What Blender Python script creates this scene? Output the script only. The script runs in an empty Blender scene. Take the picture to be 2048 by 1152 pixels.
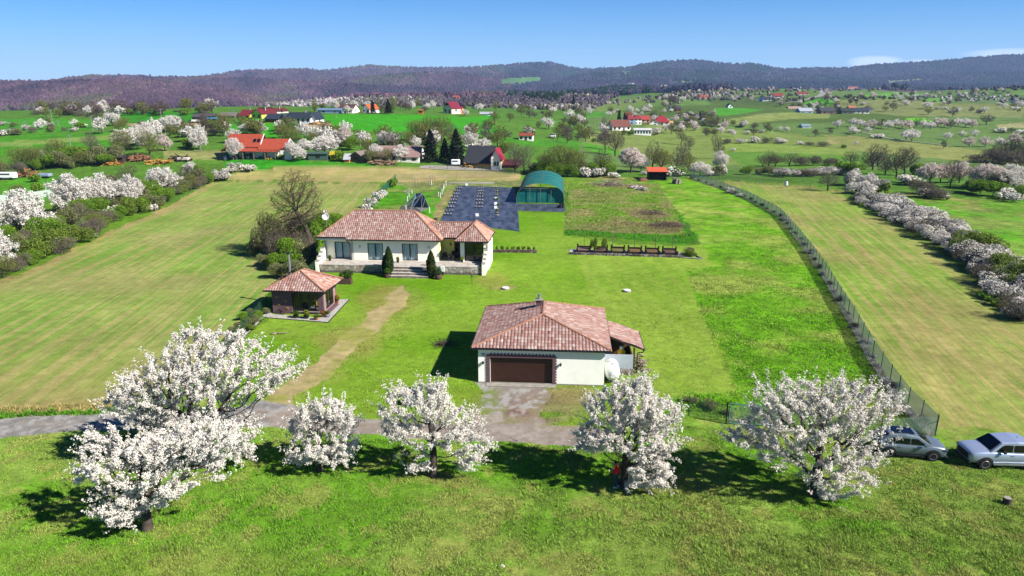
import bpy, bmesh, math, random
import numpy as np
from mathutils import Vector, Matrix, Euler
SC = bpy.context.scene
COL = SC.collection
R = math.radians
# ------------------------------------------------------------------ camera, sky, sun, exposure
CAMH, PITCH, FPX = 23.2, R(16.0), 1365.0
cd = bpy.data.cameras.new("camera"); cam = bpy.data.objects.new("camera", cd); COL.objects.link(cam)
cam.location = (0, 0, CAMH); cam.rotation_euler = (R(90) - PITCH, 0, 0)
cd.sensor_width = 36.0; cd.lens = 36.0 * FPX / 2048.0
cd.clip_start = 0.5; cd.clip_end = 30000
SC.camera = cam
SUN_EL = R(38.0)
LD = Vector((-math.cos(R(25)) * math.cos(SUN_EL), math.sin(R(25)) * math.cos(SUN_EL), -math.sin(SUN_EL)))  # way the light travels
sl = bpy.data.lights.new("sun", 'SUN'); sun = bpy.data.objects.new("sun", sl); COL.objects.link(sun)
sl.energy = 5.0; sl.angle = R(0.5); sl.color = (1.0, 0.95, 0.87)
sun.rotation_euler = LD.to_track_quat('-Z', 'Y').to_euler()
W = bpy.data.worlds.new("World"); SC.world = W; W.use_nodes = True
wt = W.node_tree; wt.nodes.clear()
def wn(t, **k):
    n = wt.nodes.new(t)
    for a, b in k.items(): setattr(n, a, b)
    return n
sky = wn('ShaderNodeTexSky', sky_type='NISHITA', sun_disc=False, sun_elevation=SUN_EL, altitude=900.0, air_density=0.9, dust_density=0.35, ozone_density=5.0)
sky.sun_rotation = math.atan2(-LD.x, -LD.y)
hs = wn('ShaderNodeHueSaturation'); hs.inputs['Saturation'].default_value = 1.45; hs.inputs['Value'].default_value = 0.9
wt.links.new(sky.outputs[0], hs.inputs['Color'])
# a low bank of white cloud far behind the right-hand hills
tc = wn('ShaderNodeTexCoord'); sx = wn('ShaderNodeSeparateXYZ'); wt.links.new(tc.outputs['Generated'], sx.inputs[0])
def wm(op, a, b=None, c=None):
    n = wn('ShaderNodeMath', operation=op)
    for i, v in enumerate((a, b, c)):
        if v is None: continue
        if isinstance(v, (int, float)): n.inputs[i].default_value = v
        else: wt.links.new(v, n.inputs[i])
    return n.outputs[0]
dx = wm('DIVIDE', sx.outputs[0], sx.outputs[1]); dz = wm('DIVIDE', sx.outputs[2], sx.outputs[1])
mp = wn('ShaderNodeMapping'); mp.inputs['Scale'].default_value = (9, 9, 40); wt.links.new(tc.outputs['Generated'], mp.inputs[0])
nz = wn('ShaderNodeTexNoise'); nz.inputs['Scale'].default_value = 2.2; nz.inputs['Detail'].default_value = 7; wt.links.new(mp.outputs[0], nz.inputs[0])
def lobe(cx, cz, rx, rz):
    a = wm('DIVIDE', wm('SUBTRACT', dx, cx), rx); b = wm('DIVIDE', wm('SUBTRACT', dz, cz), rz)
    return wm('SUBTRACT', 1.0, wm('ADD', wm('MULTIPLY', a, a), wm('MULTIPLY', b, b)))
def px2u(px, py=180):
    return ((px - 1024) / FPX) / (math.cos(PITCH) + (576 - py) / FPX * math.sin(PITCH))
def py2t(py):
    b = (576 - py) / FPX
    return (-math.sin(PITCH) + b * math.cos(PITCH)) / (math.cos(PITCH) + b * math.sin(PITCH))
cl = wm('MAXIMUM', lobe(px2u(1745), py2t(124), 0.045, 0.0095), lobe(px2u(2060), py2t(108), 0.11, 0.009))
cl = wm('MAXIMUM', cl, lobe(px2u(1835), py2t(126), 0.03, 0.006))
cm = wm('MULTIPLY', wm('MAXIMUM', wm('MULTIPLY', cl, 2.2), 0.0), wm('MULTIPLY', nz.outputs[0], 1.1))
cm = wm('MINIMUM', cm, 0.8)
# pale air low over the horizon
hz = wm('POWER', wm('MAXIMUM', wm('SUBTRACT', 1.0, wm('MULTIPLY', wm('ABSOLUTE', dz), 3.2)), 0.0), 2.0)
mh = wn('ShaderNodeMix', data_type='RGBA'); mh.inputs[7].default_value = (3.6, 5.9, 8.6, 1)
wt.links.new(wm('MULTIPLY', hz, 0.75), mh.inputs[0]); wt.links.new(hs.outputs[0], mh.inputs[6])
mc = wn('ShaderNodeMix', data_type='RGBA'); mc.inputs[7].default_value = (8.2, 8.6, 9.2, 1)
wt.links.new(cm, mc.inputs[0]); wt.links.new(mh.outputs[2], mc.inputs[6])
mt = wn('ShaderNodeMix', data_type='RGBA', blend_type='MULTIPLY'); mt.inputs[7].default_value = (.36, .80, 1.14, 1)
wt.links.new(wm('MINIMUM', wm('MAXIMUM', wm('MULTIPLY', dz, 5.2), 0.0), 1.0), mt.inputs[0]); wt.links.new(mc.outputs[2], mt.inputs[6])
bg = wn('ShaderNodeBackground'); bg.inputs['Strength'].default_value = 0.052
wo = wn('ShaderNodeOutputWorld'); wt.links.new(mt.outputs[2], bg.inputs[0]); wt.links.new(bg.outputs[0], wo.inputs[0])
SC.view_settings.view_transform = 'Standard'; SC.view_settings.look = 'None'
SC.view_settings.exposure = 1.25; SC.view_settings.gamma = 1.0; SC.view_settings.use_curve_mapping = False
SC.cycles.max_bounces = 6; SC.cycles.transparent_max_bounces = 24; SC.cycles.diffuse_bounces = 3; SC.cycles.glossy_bounces = 3
SC.cycles.transmission_bounces = 3; SC.cycles.volume_bounces = 0
try: SC.cycles.use_denoising = True
except Exception: pass

# ------------------------------------------------------------------ helpers
def P(px, py, z=0.0):
    a = (px - 1024) / FPX; b = (576 - py) / FPX
    dy = math.cos(PITCH) + b * math.sin(PITCH); dzz = -math.sin(PITCH) + b * math.cos(PITCH)
    k = (z - CAMH) / dzz
    return Vector((a * k, dy * k, z))
def srgb(h, k=1.0):
    h = h.lstrip('#'); o = []
    for i in (0, 2, 4):
        c = int(h[i:i + 2], 16) / 255
        o.append((c / 12.92 if c <= 0.04045 else ((c + 0.055) / 1.055) ** 2.4) * k)
    return tuple(o)
KA = 0.45       # how much of a colour read off the sunlit photograph is the thing's own albedo
def alb(h, k=1.0): return srgb(h, KA * k)
def tag(o, label=None, cat=None, group=None, kind=None):
    if label: o['label'] = label
    if cat: o['category'] = cat
    if group: o['group'] = group
    if kind: o['kind'] = kind
    return o
def empty(name, loc=(0, 0, 0), rz=0.0, label=None, cat=None, group=None):
    o = bpy.data.objects.new(name, None); COL.objects.link(o); o.empty_display_size = 0.3
    o.location = loc; o.rotation_euler = (0, 0, rz)
    return tag(o, label, cat, group)
def mesh_np(name, V, F, mats, parent=None, col=None, midx=None, smooth=False, corner_col=None):
    """V (n,3), F (m,k) one face size (or list of such arrays)."""
    me = bpy.data.meshes.new(name)
    V = np.asarray(V, dtype=np.float32)
    FL = F if isinstance(F, list) else [F]
    FL = [np.asarray(f, dtype=np.int32) for f in FL if len(f)]
    me.vertices.add(len(V)); me.vertices.foreach_set('co', V.ravel())
    tot = sum(f.size for f in FL); nf = sum(len(f) for f in FL)
    me.loops.add(tot); me.polygons.add(nf)
    me.loops.foreach_set('vertex_index', np.concatenate([f.ravel() for f in FL]))
    ls = []; s = 0
    for f in FL:
        ls.append(s + np.arange(len(f)) * f.shape[1]); s += f.size
    me.polygons.foreach_set('loop_start', np.concatenate(ls).astype(np.int32))
    if midx is not None: me.polygons.foreach_set('material_index', np.asarray(midx, dtype=np.int32))
    me.polygons.foreach_set('use_smooth', np.full(nf, smooth, dtype=bool))
    if not isinstance(mats, (list, tuple)): mats = [mats]
    for m in mats: me.materials.append(m)
    if col is not None:
        a = me.color_attributes.new('Col', 'FLOAT_COLOR', 'POINT')
        c = np.ones((len(V), 4), dtype=np.float32); c[:, :3] = col; a.data.foreach_set('color', c.ravel())
    if corner_col is not None:
        a = me.color_attributes.new('Col', 'FLOAT_COLOR', 'CORNER')
        c = np.ones((tot, 4), dtype=np.float32); c[:, :3] = corner_col; a.data.foreach_set('color', c.ravel())
    me.update(calc_edges=True)
    o = bpy.data.objects.new(name, me); COL.objects.link(o)
    if parent is not None: o.parent = parent
    return o
class MB:
    """collects simple shapes and links them as one mesh"""
    def __init__(s): s.v = []; s.f = []; s.m = []; s.cur = 0
    def add(s, vs, fs):
        n = len(s.v); s.v += [tuple(v) for v in vs]; s.f += [tuple(i + n for i in f) for f in fs]; s.m += [s.cur] * len(fs)
    def mat(s, i): s.cur = i; return s
    def box(s, x0, x1, y0, y1, z0, z1):
        s.add([(x0, y0, z0), (x1, y0, z0), (x1, y1, z0), (x0, y1, z0), (x0, y0, z1), (x1, y0, z1), (x1, y1, z1), (x0, y1, z1)],
              [(0, 3, 2, 1), (4, 5, 6, 7), (0, 1, 5, 4), (1, 2, 6, 5), (2, 3, 7, 6), (3, 0, 4, 7)]); return s
    def tube(s, a, b, r, r2=None, n=8, cap=True):
        a = Vector(a); b = Vector(b); r2 = r if r2 is None else r2
        d = (b - a).normalized(); q = d.orthogonal().normalized(); w = d.cross(q)
        vs = []
        for c, rr in ((a, r), (b, r2)):
            for i in range(n):
                t = 2 * math.pi * i / n; vs.append(c + q * (rr * math.cos(t)) + w * (rr * math.sin(t)))
        fs = [(i, (i + 1) % n, n + (i + 1) % n, n + i) for i in range(n)]
        if cap: fs += [tuple(range(n - 1, -1, -1)), tuple(range(n, 2 * n))]
        s.add(vs, fs); return s
    def lathe(s, prof, n=16, c=(0, 0, 0)):
        vs = []
        for r, z in prof:
            for i in range(n):
                t = 2 * math.pi * i / n; vs.append((c[0] + r * math.cos(t), c[1] + r * math.sin(t), c[2] + z))
        fs = []
        for k in range(len(prof) - 1):
            for i in range(n): fs.append((k * n + i, k * n + (i + 1) % n, (k + 1) * n + (i + 1) % n, (k + 1) * n + i))
        fs.append(tuple(range(n - 1, -1, -1))); L = (len(prof) - 1) * n; fs.append(tuple(range(L, L + n)))
        s.add(vs, fs); return s
    def poly(s, pts): s.add(pts, [tuple(range(len(pts)))]); return s
    def slab(s, pts, t):
        """closed plate under polygon pts (thickness t downwards)"""
        n = len(pts); lo = [(p[0], p[1], p[2] - t) for p in pts]
        s.add(list(pts) + lo, [tuple(range(n)), tuple(range(2 * n - 1, n - 1, -1))] + [(i, n + i, n + (i + 1) % n, (i + 1) % n) for i in range(n)]); return s
    def build(s, name, mats, parent=None, bevel=0.0, smooth=False):
        me = bpy.data.meshes.new(name); me.from_pydata(s.v, [], s.f)
        if not isinstance(mats, (list, tuple)): mats = [mats]
        for m in mats: me.materials.append(m)
        me.polygons.foreach_set('material_index', s.m)
        if smooth: me.polygons.foreach_set('use_smooth', [True] * len(s.f))
        me.update()
        o = bpy.data.objects.new(name, me); COL.objects.link(o)
        if parent is not None: o.parent = parent
        if bevel:
            b = o.modifiers.new('bevel', 'BEVEL'); b.width = bevel; b.segments = 2; b.limit_method = 'ANGLE'
        return o
def copy_tree(o, parent=None):
    c = o.copy(); COL.objects.link(c); c.parent = parent
    for ch in list(o.children): copy_tree(ch, c)
    return c

# ------------------------------------------------------------------ materials
class NT:
    def __init__(s, name):
        s.m = bpy.data.materials.new(name); s.m.use_nodes = True; s.t = s.m.node_tree; s.t.nodes.clear()
        s.out = s.n('ShaderNodeOutputMaterial'); s.b = s.n('ShaderNodeBsdfPrincipled'); s.l(s.b.outputs[0], s.out.inputs[0])
    def n(s, t, **k):
        n = s.t.nodes.new(t)
        for a, b in k.items(): setattr(n, a, b)
        return n
    def l(s, a, b): s.t.links.new(a, b)
    def set(s, i, v):
        if isinstance(v, (int, float, tuple, list)):
            i.default_value = (tuple(v) + (1,)) if isinstance(v, (tuple, list)) and len(v) == 3 and i.type == 'RGBA' else v
        else: s.l(v, i)
    def math(s, op, a, b=0.0, c=None, clamp=False):
        n = s.n('ShaderNodeMath', operation=op, use_clamp=clamp); s.set(n.inputs[0], a); s.set(n.inputs[1], b)
        if c is not None: s.set(n.inputs[2], c)
        return n.outputs[0]
    def mix(s, f, a, b, mode='MIX'):
        n = s.n('ShaderNodeMix', data_type='RGBA', blend_type=mode); s.set(n.inputs[0], f); s.set(n.inputs[6], a); s.set(n.inputs[7], b); return n.outputs[2]
    def coord(s, kind='Object', scale=(1, 1, 1), rot=(0, 0, 0)):
        c = s.n('ShaderNodeTexCoord') if kind != 'World' else s.n('ShaderNodeNewGeometry')
        m = s.n('ShaderNodeMapping'); m.inputs['Scale'].default_value = scale; m.inputs['Rotation'].default_value = rot
        s.l(c.outputs['Position' if kind == 'World' else kind], m.inputs[0]); return m.outputs[0]
    def noise(s, v, sc, det=4, rough=0.55, out=0):
        n = s.n('ShaderNodeTexNoise'); s.l(v, n.inputs[0]); n.inputs['Scale'].default_value = sc; n.inputs['Detail'].default_value = det; n.inputs['Roughness'].default_value = rough
        return n.outputs[out]
    def ramp(s, f, a, b, c0=0.0, c1=1.0):
        n = s.n('ShaderNodeMapRange', clamp=True); s.set(n.inputs[0], f); n.inputs[1].default_value = a; n.inputs[2].default_value = b; n.inputs[3].default_value = c0; n.inputs[4].default_value = c1
        return n.outputs[0]
    def attr(s): return s.n('ShaderNodeVertexColor', layer_name='Col').outputs[0]
    def bump(s, h, st=0.3, d=0.05):
        n = s.n('ShaderNodeBump'); n.inputs['Strength'].default_value = st; n.inputs['Distance'].default_value = d; s.l(h, n.inputs['Height']); s.l(n.outputs[0], s.b.inputs['Normal'])
    def fin(s, col=None, rough=0.8, spec=0.3, metal=0.0):
        if col is not None: s.set(s.b.inputs['Base Color'], col)
        s.set(s.b.inputs['Roughness'], rough); s.b.inputs['Specular IOR Level'].default_value = spec; s.b.inputs['Metallic'].default_value = metal
        return s.m
def M_plain(name, c, rough=0.7, var=0.15, sc=3.0, spec=0.3, metal=0.0, bump=0.0):
    t = NT(name); v = t.coord('Object')
    f = t.ramp(t.noise(v, sc, 5), 0.3, 0.7, 1 - var, 1 + var)
    col = t.mix(1.0, c, t.n('ShaderNodeCombineColor').outputs[0], 'MULTIPLY') if False else None
    cc = t.n('ShaderNodeVectorMath', operation='SCALE'); cc.inputs[0].default_value = c[:3]; t.l(f, cc.inputs['Scale'])
    if bump: t.bump(t.noise(v, sc * 8, 4), bump, 0.02)
    return t.fin(cc.outputs[0], rough, spec, metal)
def M_attr(name, rough=0.85, spec=0.15, var=0.25, sc=1.0, transl=0.0):
    t = NT(name); v = t.coord('Object')
    f = t.ramp(t.noise(v, sc, 3), 0.3, 0.7, 1 - var, 1 + var)
    cc = t.n('ShaderNodeVectorMath', operation='SCALE'); t.l(t.attr(), cc.inputs[0]); t.l(f, cc.inputs['Scale'])
    t.fin(cc.outputs[0], rough, spec)
    if transl:
        tr = t.n('ShaderNodeBsdfTranslucent'); t.l(cc.outputs[0], tr.inputs[0]); mx = t.n('ShaderNodeMixShader'); mx.inputs[0].default_value = transl
        t.l(t.b.outputs[0], mx.inputs[1]); t.l(tr.outputs[0], mx.inputs[2]); t.l(mx.outputs[0], t.out.inputs[0])
    return t.m
# ------------------------------------------------------------------ terrain height
# control points: (u = x/y seen along, distance y, height z)
def cp(px, py, d): return (px2u(px, py), math.log(d), CAMH / d + py2t(py))
CP = []
for d in (8, 20, 45, 90, 130, 160):
    for u in (-2.0, -1.0, -0.5, 0, 0.5, 1.0, 2.0): CP.append((u, math.log(d), 0.0))
for a in [(0,400,152),(250,372,168),(500,350,186),(0,340,190),(250,330,196),(450,320,205),(600,318,205),(0,300,222),(250,300,222),(450,300,222),(0,270,262),(250,270,262),(550,275,250),(550,246,275),
          (750,262,262),(0,240,330),(250,236,330),(480,238,300),(700,228,340),(0,222,420),(250,220,400),(600,213,420),(800,226,370),(0,262,1000),(250,262,1000),(0,255,1500),(250,255,1500),(0,262,650),(250,258,650),(450,245,800),(500,215,1300),(550,235,700),(600,205,1100),(700,200,1300),
          (800,320,206),(800,345,188),(1000,338,200),(950,330,206),(1000,310,228),(1050,282,270),(900,275,275),(900,250,325),(980,236,370),(880,224,392),(1000,225,470),(900,206,800),(1000,222,620),(1000,200,1000),(1000,195,1500),(800,200,1200),
          (1200,345,200),(1380,352,196),(1600,368,180),(1700,382,170),(1200,318,240),(1350,325,255),(1500,330,250),(1650,330,250),(1200,285,330),(1350,300,330),(1230,258,425),(1340,250,440),(1450,285,380),(1450,262,430),
          (1500,310,300),(1600,290,360),(1600,262,450),(1500,232,540),(1620,245,500),(1640,222,570),(1500,205,640),(1300,222,620),(1150,225,620),(1150,205,900),(1250,195,900),(1400,205,800),(1640,183,980),(1400,188,1150),(1250,188,1400),(1500,180,1500),
          (1800,340,240),(1800,320,260),(1800,290,350),(1800,262,430),(1800,235,520),(1800,205,720),(1850,188,1000),(2000,182,1050),(2040,200,750),(2040,225,600),(2040,260,450),(2040,300,340),(2040,330,260),(1900,340,240),(2040,375,185),
          (2040,185,1600),(1700,185,1600),(1000,190,2200),(300,215,2200),(1600,180,2300),(2100,185,2300),(1300,186,2200),(1300,190,4500),(300,200,4500),(2000,180,4500),(800,190,4500)]:
    CP.append(cp(*a))
for d in (250, 500, 1200, 4000):
    for u in (-2.2, -1.4, 1.4, 2.2): CP.append((u, math.log(d), [0.03, 0.02, 0.02, 0.01][(250, 500, 1200, 4000).index(d)] if u > 0 else [0.03, 0.02, -0.01, -0.01][(250, 500, 1200, 4000).index(d)]))
_c = np.array(CP); _n = len(_c)
def _phi(r): return r * r * np.log(r + 1e-9)
_su, _sv = 1.4, 1.0
_X = np.stack([_c[:, 0] * _su, _c[:, 1] * _sv], 1)
_r = np.linalg.norm(_X[:, None] - _X[None], axis=2)
_A = np.zeros((_n + 3, _n + 3)); _A[:_n, :_n] = _phi(_r) + np.eye(_n) * 0.02
_A[:_n, _n] = 1; _A[:_n, _n + 1:] = _X; _A[_n, :_n] = 1; _A[_n + 1:, :_n] = _X.T
_w = np.linalg.solve(_A, np.concatenate([_c[:, 2], [0, 0, 0]]))
def sm(a, b, x):
    t = np.clip((x - a) / (b - a), 0, 1); return t * t * (3 - 2 * t)
def tps(u, v):
    u = np.clip(u, -2.5, 2.5)
    q = np.stack([np.ravel(u) * _su, np.ravel(v) * _sv], 1); out = np.empty(len(q))
    for i in range(0, len(q), 20000):
        d = np.sqrt(((q[i:i + 20000, None] - _X[None]) ** 2).sum(2))
        out[i:i + 20000] = _phi(d) @ _w[:_n] + _w[_n] + q[i:i + 20000] @ _w[_n + 1:]
    return out.reshape(np.shape(u))
_rs = np.random.RandomState(5); _perm = _rs.rand(256, 256)
def vnoise(x, y):
    xi = np.floor(x).astype(int); yi = np.floor(y).astype(int); fx = x - xi; fy = y - yi
    fx = fx * fx * (3 - 2 * fx); fy = fy * fy * (3 - 2 * fy)
    g = lambda a, b: _perm[a % 256, b % 256]
    return (g(xi, yi) * (1 - fx) + g(xi + 1, yi) * fx) * (1 - fy) + (g(xi, yi + 1) * (1 - fx) + g(xi + 1, yi + 1) * fx) * fy
def fbm(x, y, o=4):
    s = 0; a = 0.5; t = 0
    for i in range(o):
        s = s + a * vnoise(x * 2 ** i + i * 17.3, y * 2 ** i + i * 9.1); t += a; a *= 0.5
    return s / t
RIDGES = [  # distance, front width, skyline (px, py)
 (1900, 900, [(-900,185),(-300,176),(0,169),(60,170),(120,168),(200,166),(325,168),(400,177),(460,184),(510,196),(545,208),(700,235),(900,260),(2900,300)]),
 (2700, 800, [(-900,190),(0,172),(100,168),(130,161),(200,154),(270,156),(330,157),(400,156),(450,158),(560,163),(680,170),(800,176),(900,181),(980,188),(1100,210),(2900,280)]),
 (3100, 500, [(-900,240),(300,200),(600,172),(650,163),(720,157),(790,151),(860,147),(910,148),(960,154),(1010,168),(1050,182),(1150,210),(2900,280)]),
 (3900, 900, [(-900,230),(0,200),(200,175),(330,160),(400,155),(440,149),(480,143),(560,141),(620,141),(660,147),(700,155),(800,160),(1000,150),(1040,142),(1100,150),(1200,170),(2900,220)]),
 (4700, 900, [(-900,240),(400,190),(600,150),(640,143),(700,135),(740,132),(800,135),(860,137),(900,136),(960,134),(1000,132),(1060,127),(1100,126),(1140,135),(1180,140),(1240,137),(1262,136),(1320,150),(2900,190)]),
 (3000, 700, [(-900,290),(900,230),(960,190),(1000,181),(1060,172),(1130,168),(1200,166),(1250,163),(1300,158),(1360,160),(1420,166),(1500,168),(1600,165),(1700,168),(1800,172),(2100,170),(2900,170)]),
 (3600, 700, [(-900,290),(1050,200),(1130,160),(1160,152),(1200,147),(1262,146),(1300,142),(1360,140),(1420,142),(1480,147),(1550,152),(1620,152),(1700,156),(1760,158),(1850,152),(1950,148),(2048,146),(2900,140)]),
 (4400, 800, [(-900,290),(1100,180),(1200,138),(1262,136),(1280,130),(1330,124),(1390,121),(1430,127),(1480,128),(1520,130),(1560,138),(1600,138),(1640,136),(1700,137),(1760,130),(1850,125),(1900,121),(1980,114),(2048,110),(2300,104),(2900,110)]),
]
_rd = []
for D, Wf, pts in RIDGES:
    uu = [px2u(p[0], p[1]) for p in pts]; zz = [CAMH + D * py2t(p[1]) for p in pts]; _rd.append((D, Wf, uu, zz))
def height(x, y):
    x = np.asarray(x, float); y = np.asarray(y, float); x, y = np.broadcast_arrays(x, y)
    yy = np.maximum(y, 8.0); u = x / yy
    s = tps(u, np.log(yy)) * sm(176, 214, y)
    z = s * yy
    z = z + (fbm(x / 55.0, y / 55.0, 3) - 0.5) * np.clip((y - 230) / 60, 0, 4) * 1.1 + (fbm(x / 130.0 + 3, y / 210.0 + 8, 2) - 0.5) * np.clip((y - 420) / 60, 0, 5) * np.clip(x / 60, 0, 1) * 3.2
    far = y > 700
    if far.any():
        for D, Wf, uu, zz in _rd:
            zt = np.interp(u, uu, zz)
            t = 1 - np.abs(y - D) / np.where(y < D, Wf, 900.0)
            rough = (fbm(x / 260.0 + D, y / 420.0, 4) - 0.5) * 38 * (1 - sm(0.55, 0.95, t)) + (fbm(x / 60.0, y / 60.0, 2) - 0.5) * 9
            zb = -60.0
            zr = zb + (zt - zb) * sm(0, 1, t) + rough * (t > 0)
            z = np.where((t > 0) & (zt > -40), np.maximum(z, zr), z)
    return z
# lookup grid for ray casts: Z[u, y]
_gu = np.linspace(-1.3, 1.3, 521)
_gy = 1 / np.linspace(1 / 26.0, 1 / 260.0, 240); _gy = np.concatenate([_gy, np.exp(np.linspace(math.log(262), math.log(5200), 520))])
_GZ = height(_gu[:, None] * _gy[None], np.broadcast_to(_gy[None], (521, len(_gy))))
_GT = (_GZ - CAMH) / _gy[None]      # slope of the sight line that meets each grid point
def G(px, py):
    """world point where the photograph's pixel meets the terrain"""
    u = px2u(px, py); t = py2t(py)
    fi = (u + 1.3) / 2.6 * 520; i = int(min(max(fi, 0), 519)); f = fi - i
    row = _GT[i] * (1 - f) + _GT[i + 1] * f
    hit = np.nonzero(row >= t)[0]
    if len(hit) == 0: return None
    k = hit[0]
    if k == 0: y = _gy[0]
    else:
        a, b = row[k - 1], row[k]; w = (t - a) / (b - a + 1e-12); y = _gy[k - 1] + (_gy[k] - _gy[k - 1]) * w
    return Vector((u * y, y, CAMH + t * y))
def GN(px, py):
    px = np.asarray(px, float); py = np.asarray(py, float)
    a = (px - 1024) / FPX; b = (576 - py) / FPX; dy = math.cos(PITCH) + b * math.sin(PITCH)
    u = a / dy; t = (-math.sin(PITCH) + b * math.cos(PITCH)) / dy
    i = np.clip(((u + 1.3) / 2.6 * 520 + 0.5).astype(int), 0, 520)
    y = np.full(len(px), np.nan)
    for s in range(0, len(px), 4000):
        rows = _GT[i[s:s + 4000]]; m = rows >= t[s:s + 4000, None]; ok = m.any(1); k = m.argmax(1)
        k0 = np.maximum(k - 1, 0); j = np.arange(len(k)); ra = rows[j, k0]; rb = rows[j, k]
        w = np.where(k > 0, (t[s:s + 4000] - ra) / (rb - ra + 1e-12), 0); yy = _gy[k0] + (_gy[k] - _gy[k0]) * np.clip(w, 0, 1)
        y[s:s + 4000] = np.where(ok, yy, np.nan)
    return np.stack([u * y, y, CAMH + t * y], 1)
def proj(x, y, z):
    """world -> photograph pixel"""
    c, s = math.cos(PITCH), math.sin(PITCH)
    zc = y * c - (z - CAMH) * s; yc = y * s + (z - CAMH) * c
    return 1024 + FPX * x / zc, 576 - FPX * yc / zc
def ground_z(x, y): return float(height(np.array([x]), np.array([y]))[0])
def inpoly(px, py, poly):
    r = np.zeros(np.shape(px), bool); n = len(poly); j = n - 1
    for i in range(n):
        xi, yi = poly[i]; xj, yj = poly[j]
        c = ((yi > py) != (yj > py)) & (px < (xj - xi) * (py - yi) / (yj - yi + 1e-12) + xi)
        r ^= c; j = i
    return r
# ------------------------------------------------------------------ what grows where (outlines as seen from above the plot)
ROAD = [(-700,905),(-300,880),(0,837),(90,829),(200,824),(300,822),(400,820),(480,815),(530,800),(560,806),(600,815),(650,829),(700,836),(760,842),(860,846),(950,850),(960,800),(962,766),(1080,766),(1100,790),(1080,830),(1110,848),(1180,851),(1215,862),(1210,880),(1180,890),(1080,886),(900,882),(760,873),(640,862),(560,856),(480,852),(380,852),(280,855),(130,859),(0,877),(-300,910),(-700,950)]
TRACK = [(505,815),(552,790),(606,744),(664,698),(708,660),(746,622),(780,590),(812,572),(826,588),(812,612),(782,645),(744,678),(704,710),(656,746),(610,784),(588,818)]
LFIELD = [(-900,1000),(-400,640),(0,572),(80,537),(170,490),(250,452),(300,432),(350,405),(400,376),(430,364),(470,362),(560,364),(660,366),(765,366),(762,385),(740,410),(725,425),(640,450),(560,500),(540,520),(560,545),(555,570),(520,600),(470,655),(400,715),(330,760),(240,808),(200,818),(100,824),(0,830),(-300,870),(-700,900)]
TANF = [(452,356),(480,344),(540,338),(640,331),(760,332),(900,338),(1000,343),(1042,350),(1038,360),(960,361),(860,362),(790,364),(765,365),(660,365),(560,363),(470,361)]
LAWN = [(600,820),(650,748),(740,680),(800,620),(828,590),(810,570),(760,555),(700,560),(690,590),(697,598),(655,643),(530,632),(500,665),(478,690),(460,720),(440,770),(430,812),(600,815),
        ]
LAWN = [(430,815),(478,690),(530,632),(600,560),(650,535),(700,470),(880,445),(1038,463),(1038,424),(1130,424),(1130,470),(1250,490),(1372,492),(1402,490),(1432,532),(1372,536),(1395,600),(1420,670),(1468,782),(1420,790),(1390,778),(1330,792),(1240,800),(1215,862),(1185,851),(1110,848),(950,850),(760,842),(650,829),(560,806)]
WEEDS = [(1128,362),(1180,358),(1260,360),(1315,366),(1340,400),(1370,440),(1400,478),(1402,490),(1370,490),(1250,478),(1130,470),(1132,424),(1140,400)]
MEADOWR = [(1310,363),(1375,356),(1440,378),(1500,402),(1560,434),(1620,508),(1680,602),(1745,715),(1815,815),(1872,868),(1900,880),(1700,905),(1452,850),(1380,840),(1340,800),(1468,782),(1420,670),(1372,536),(1432,532),(1402,490),(1370,440),(1340,400)]
RFIELD = [(1375,354),(1470,366),(1600,372),(1680,384),(1700,400),(1770,440),(1850,490),(1930,545),(2048,628),(2600,1000),(2600,1100),(2100,890),(1980,862),(1905,855),(1876,858),(1815,808),(1745,708),(1680,594),(1620,500),(1560,428),(1500,396),(1440,374)]
BACKL = [(790,365),(1040,352),(1050,360),(930,368),(910,372),(878,442),(735,420),(765,385)]
BACKM = [(1040,352),(1330,355),(1700,372),(1900,392),(2400,440),(2400,480),(1700,384),(1375,356),(1130,362),(1130,380),(1030,375)]
RMEAD = [(1700,384),(1760,378),(1900,396),(2048,402),(2900,470),(2900,800),(2048,615),(1930,545),(1850,490),(1770,440)]
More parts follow.
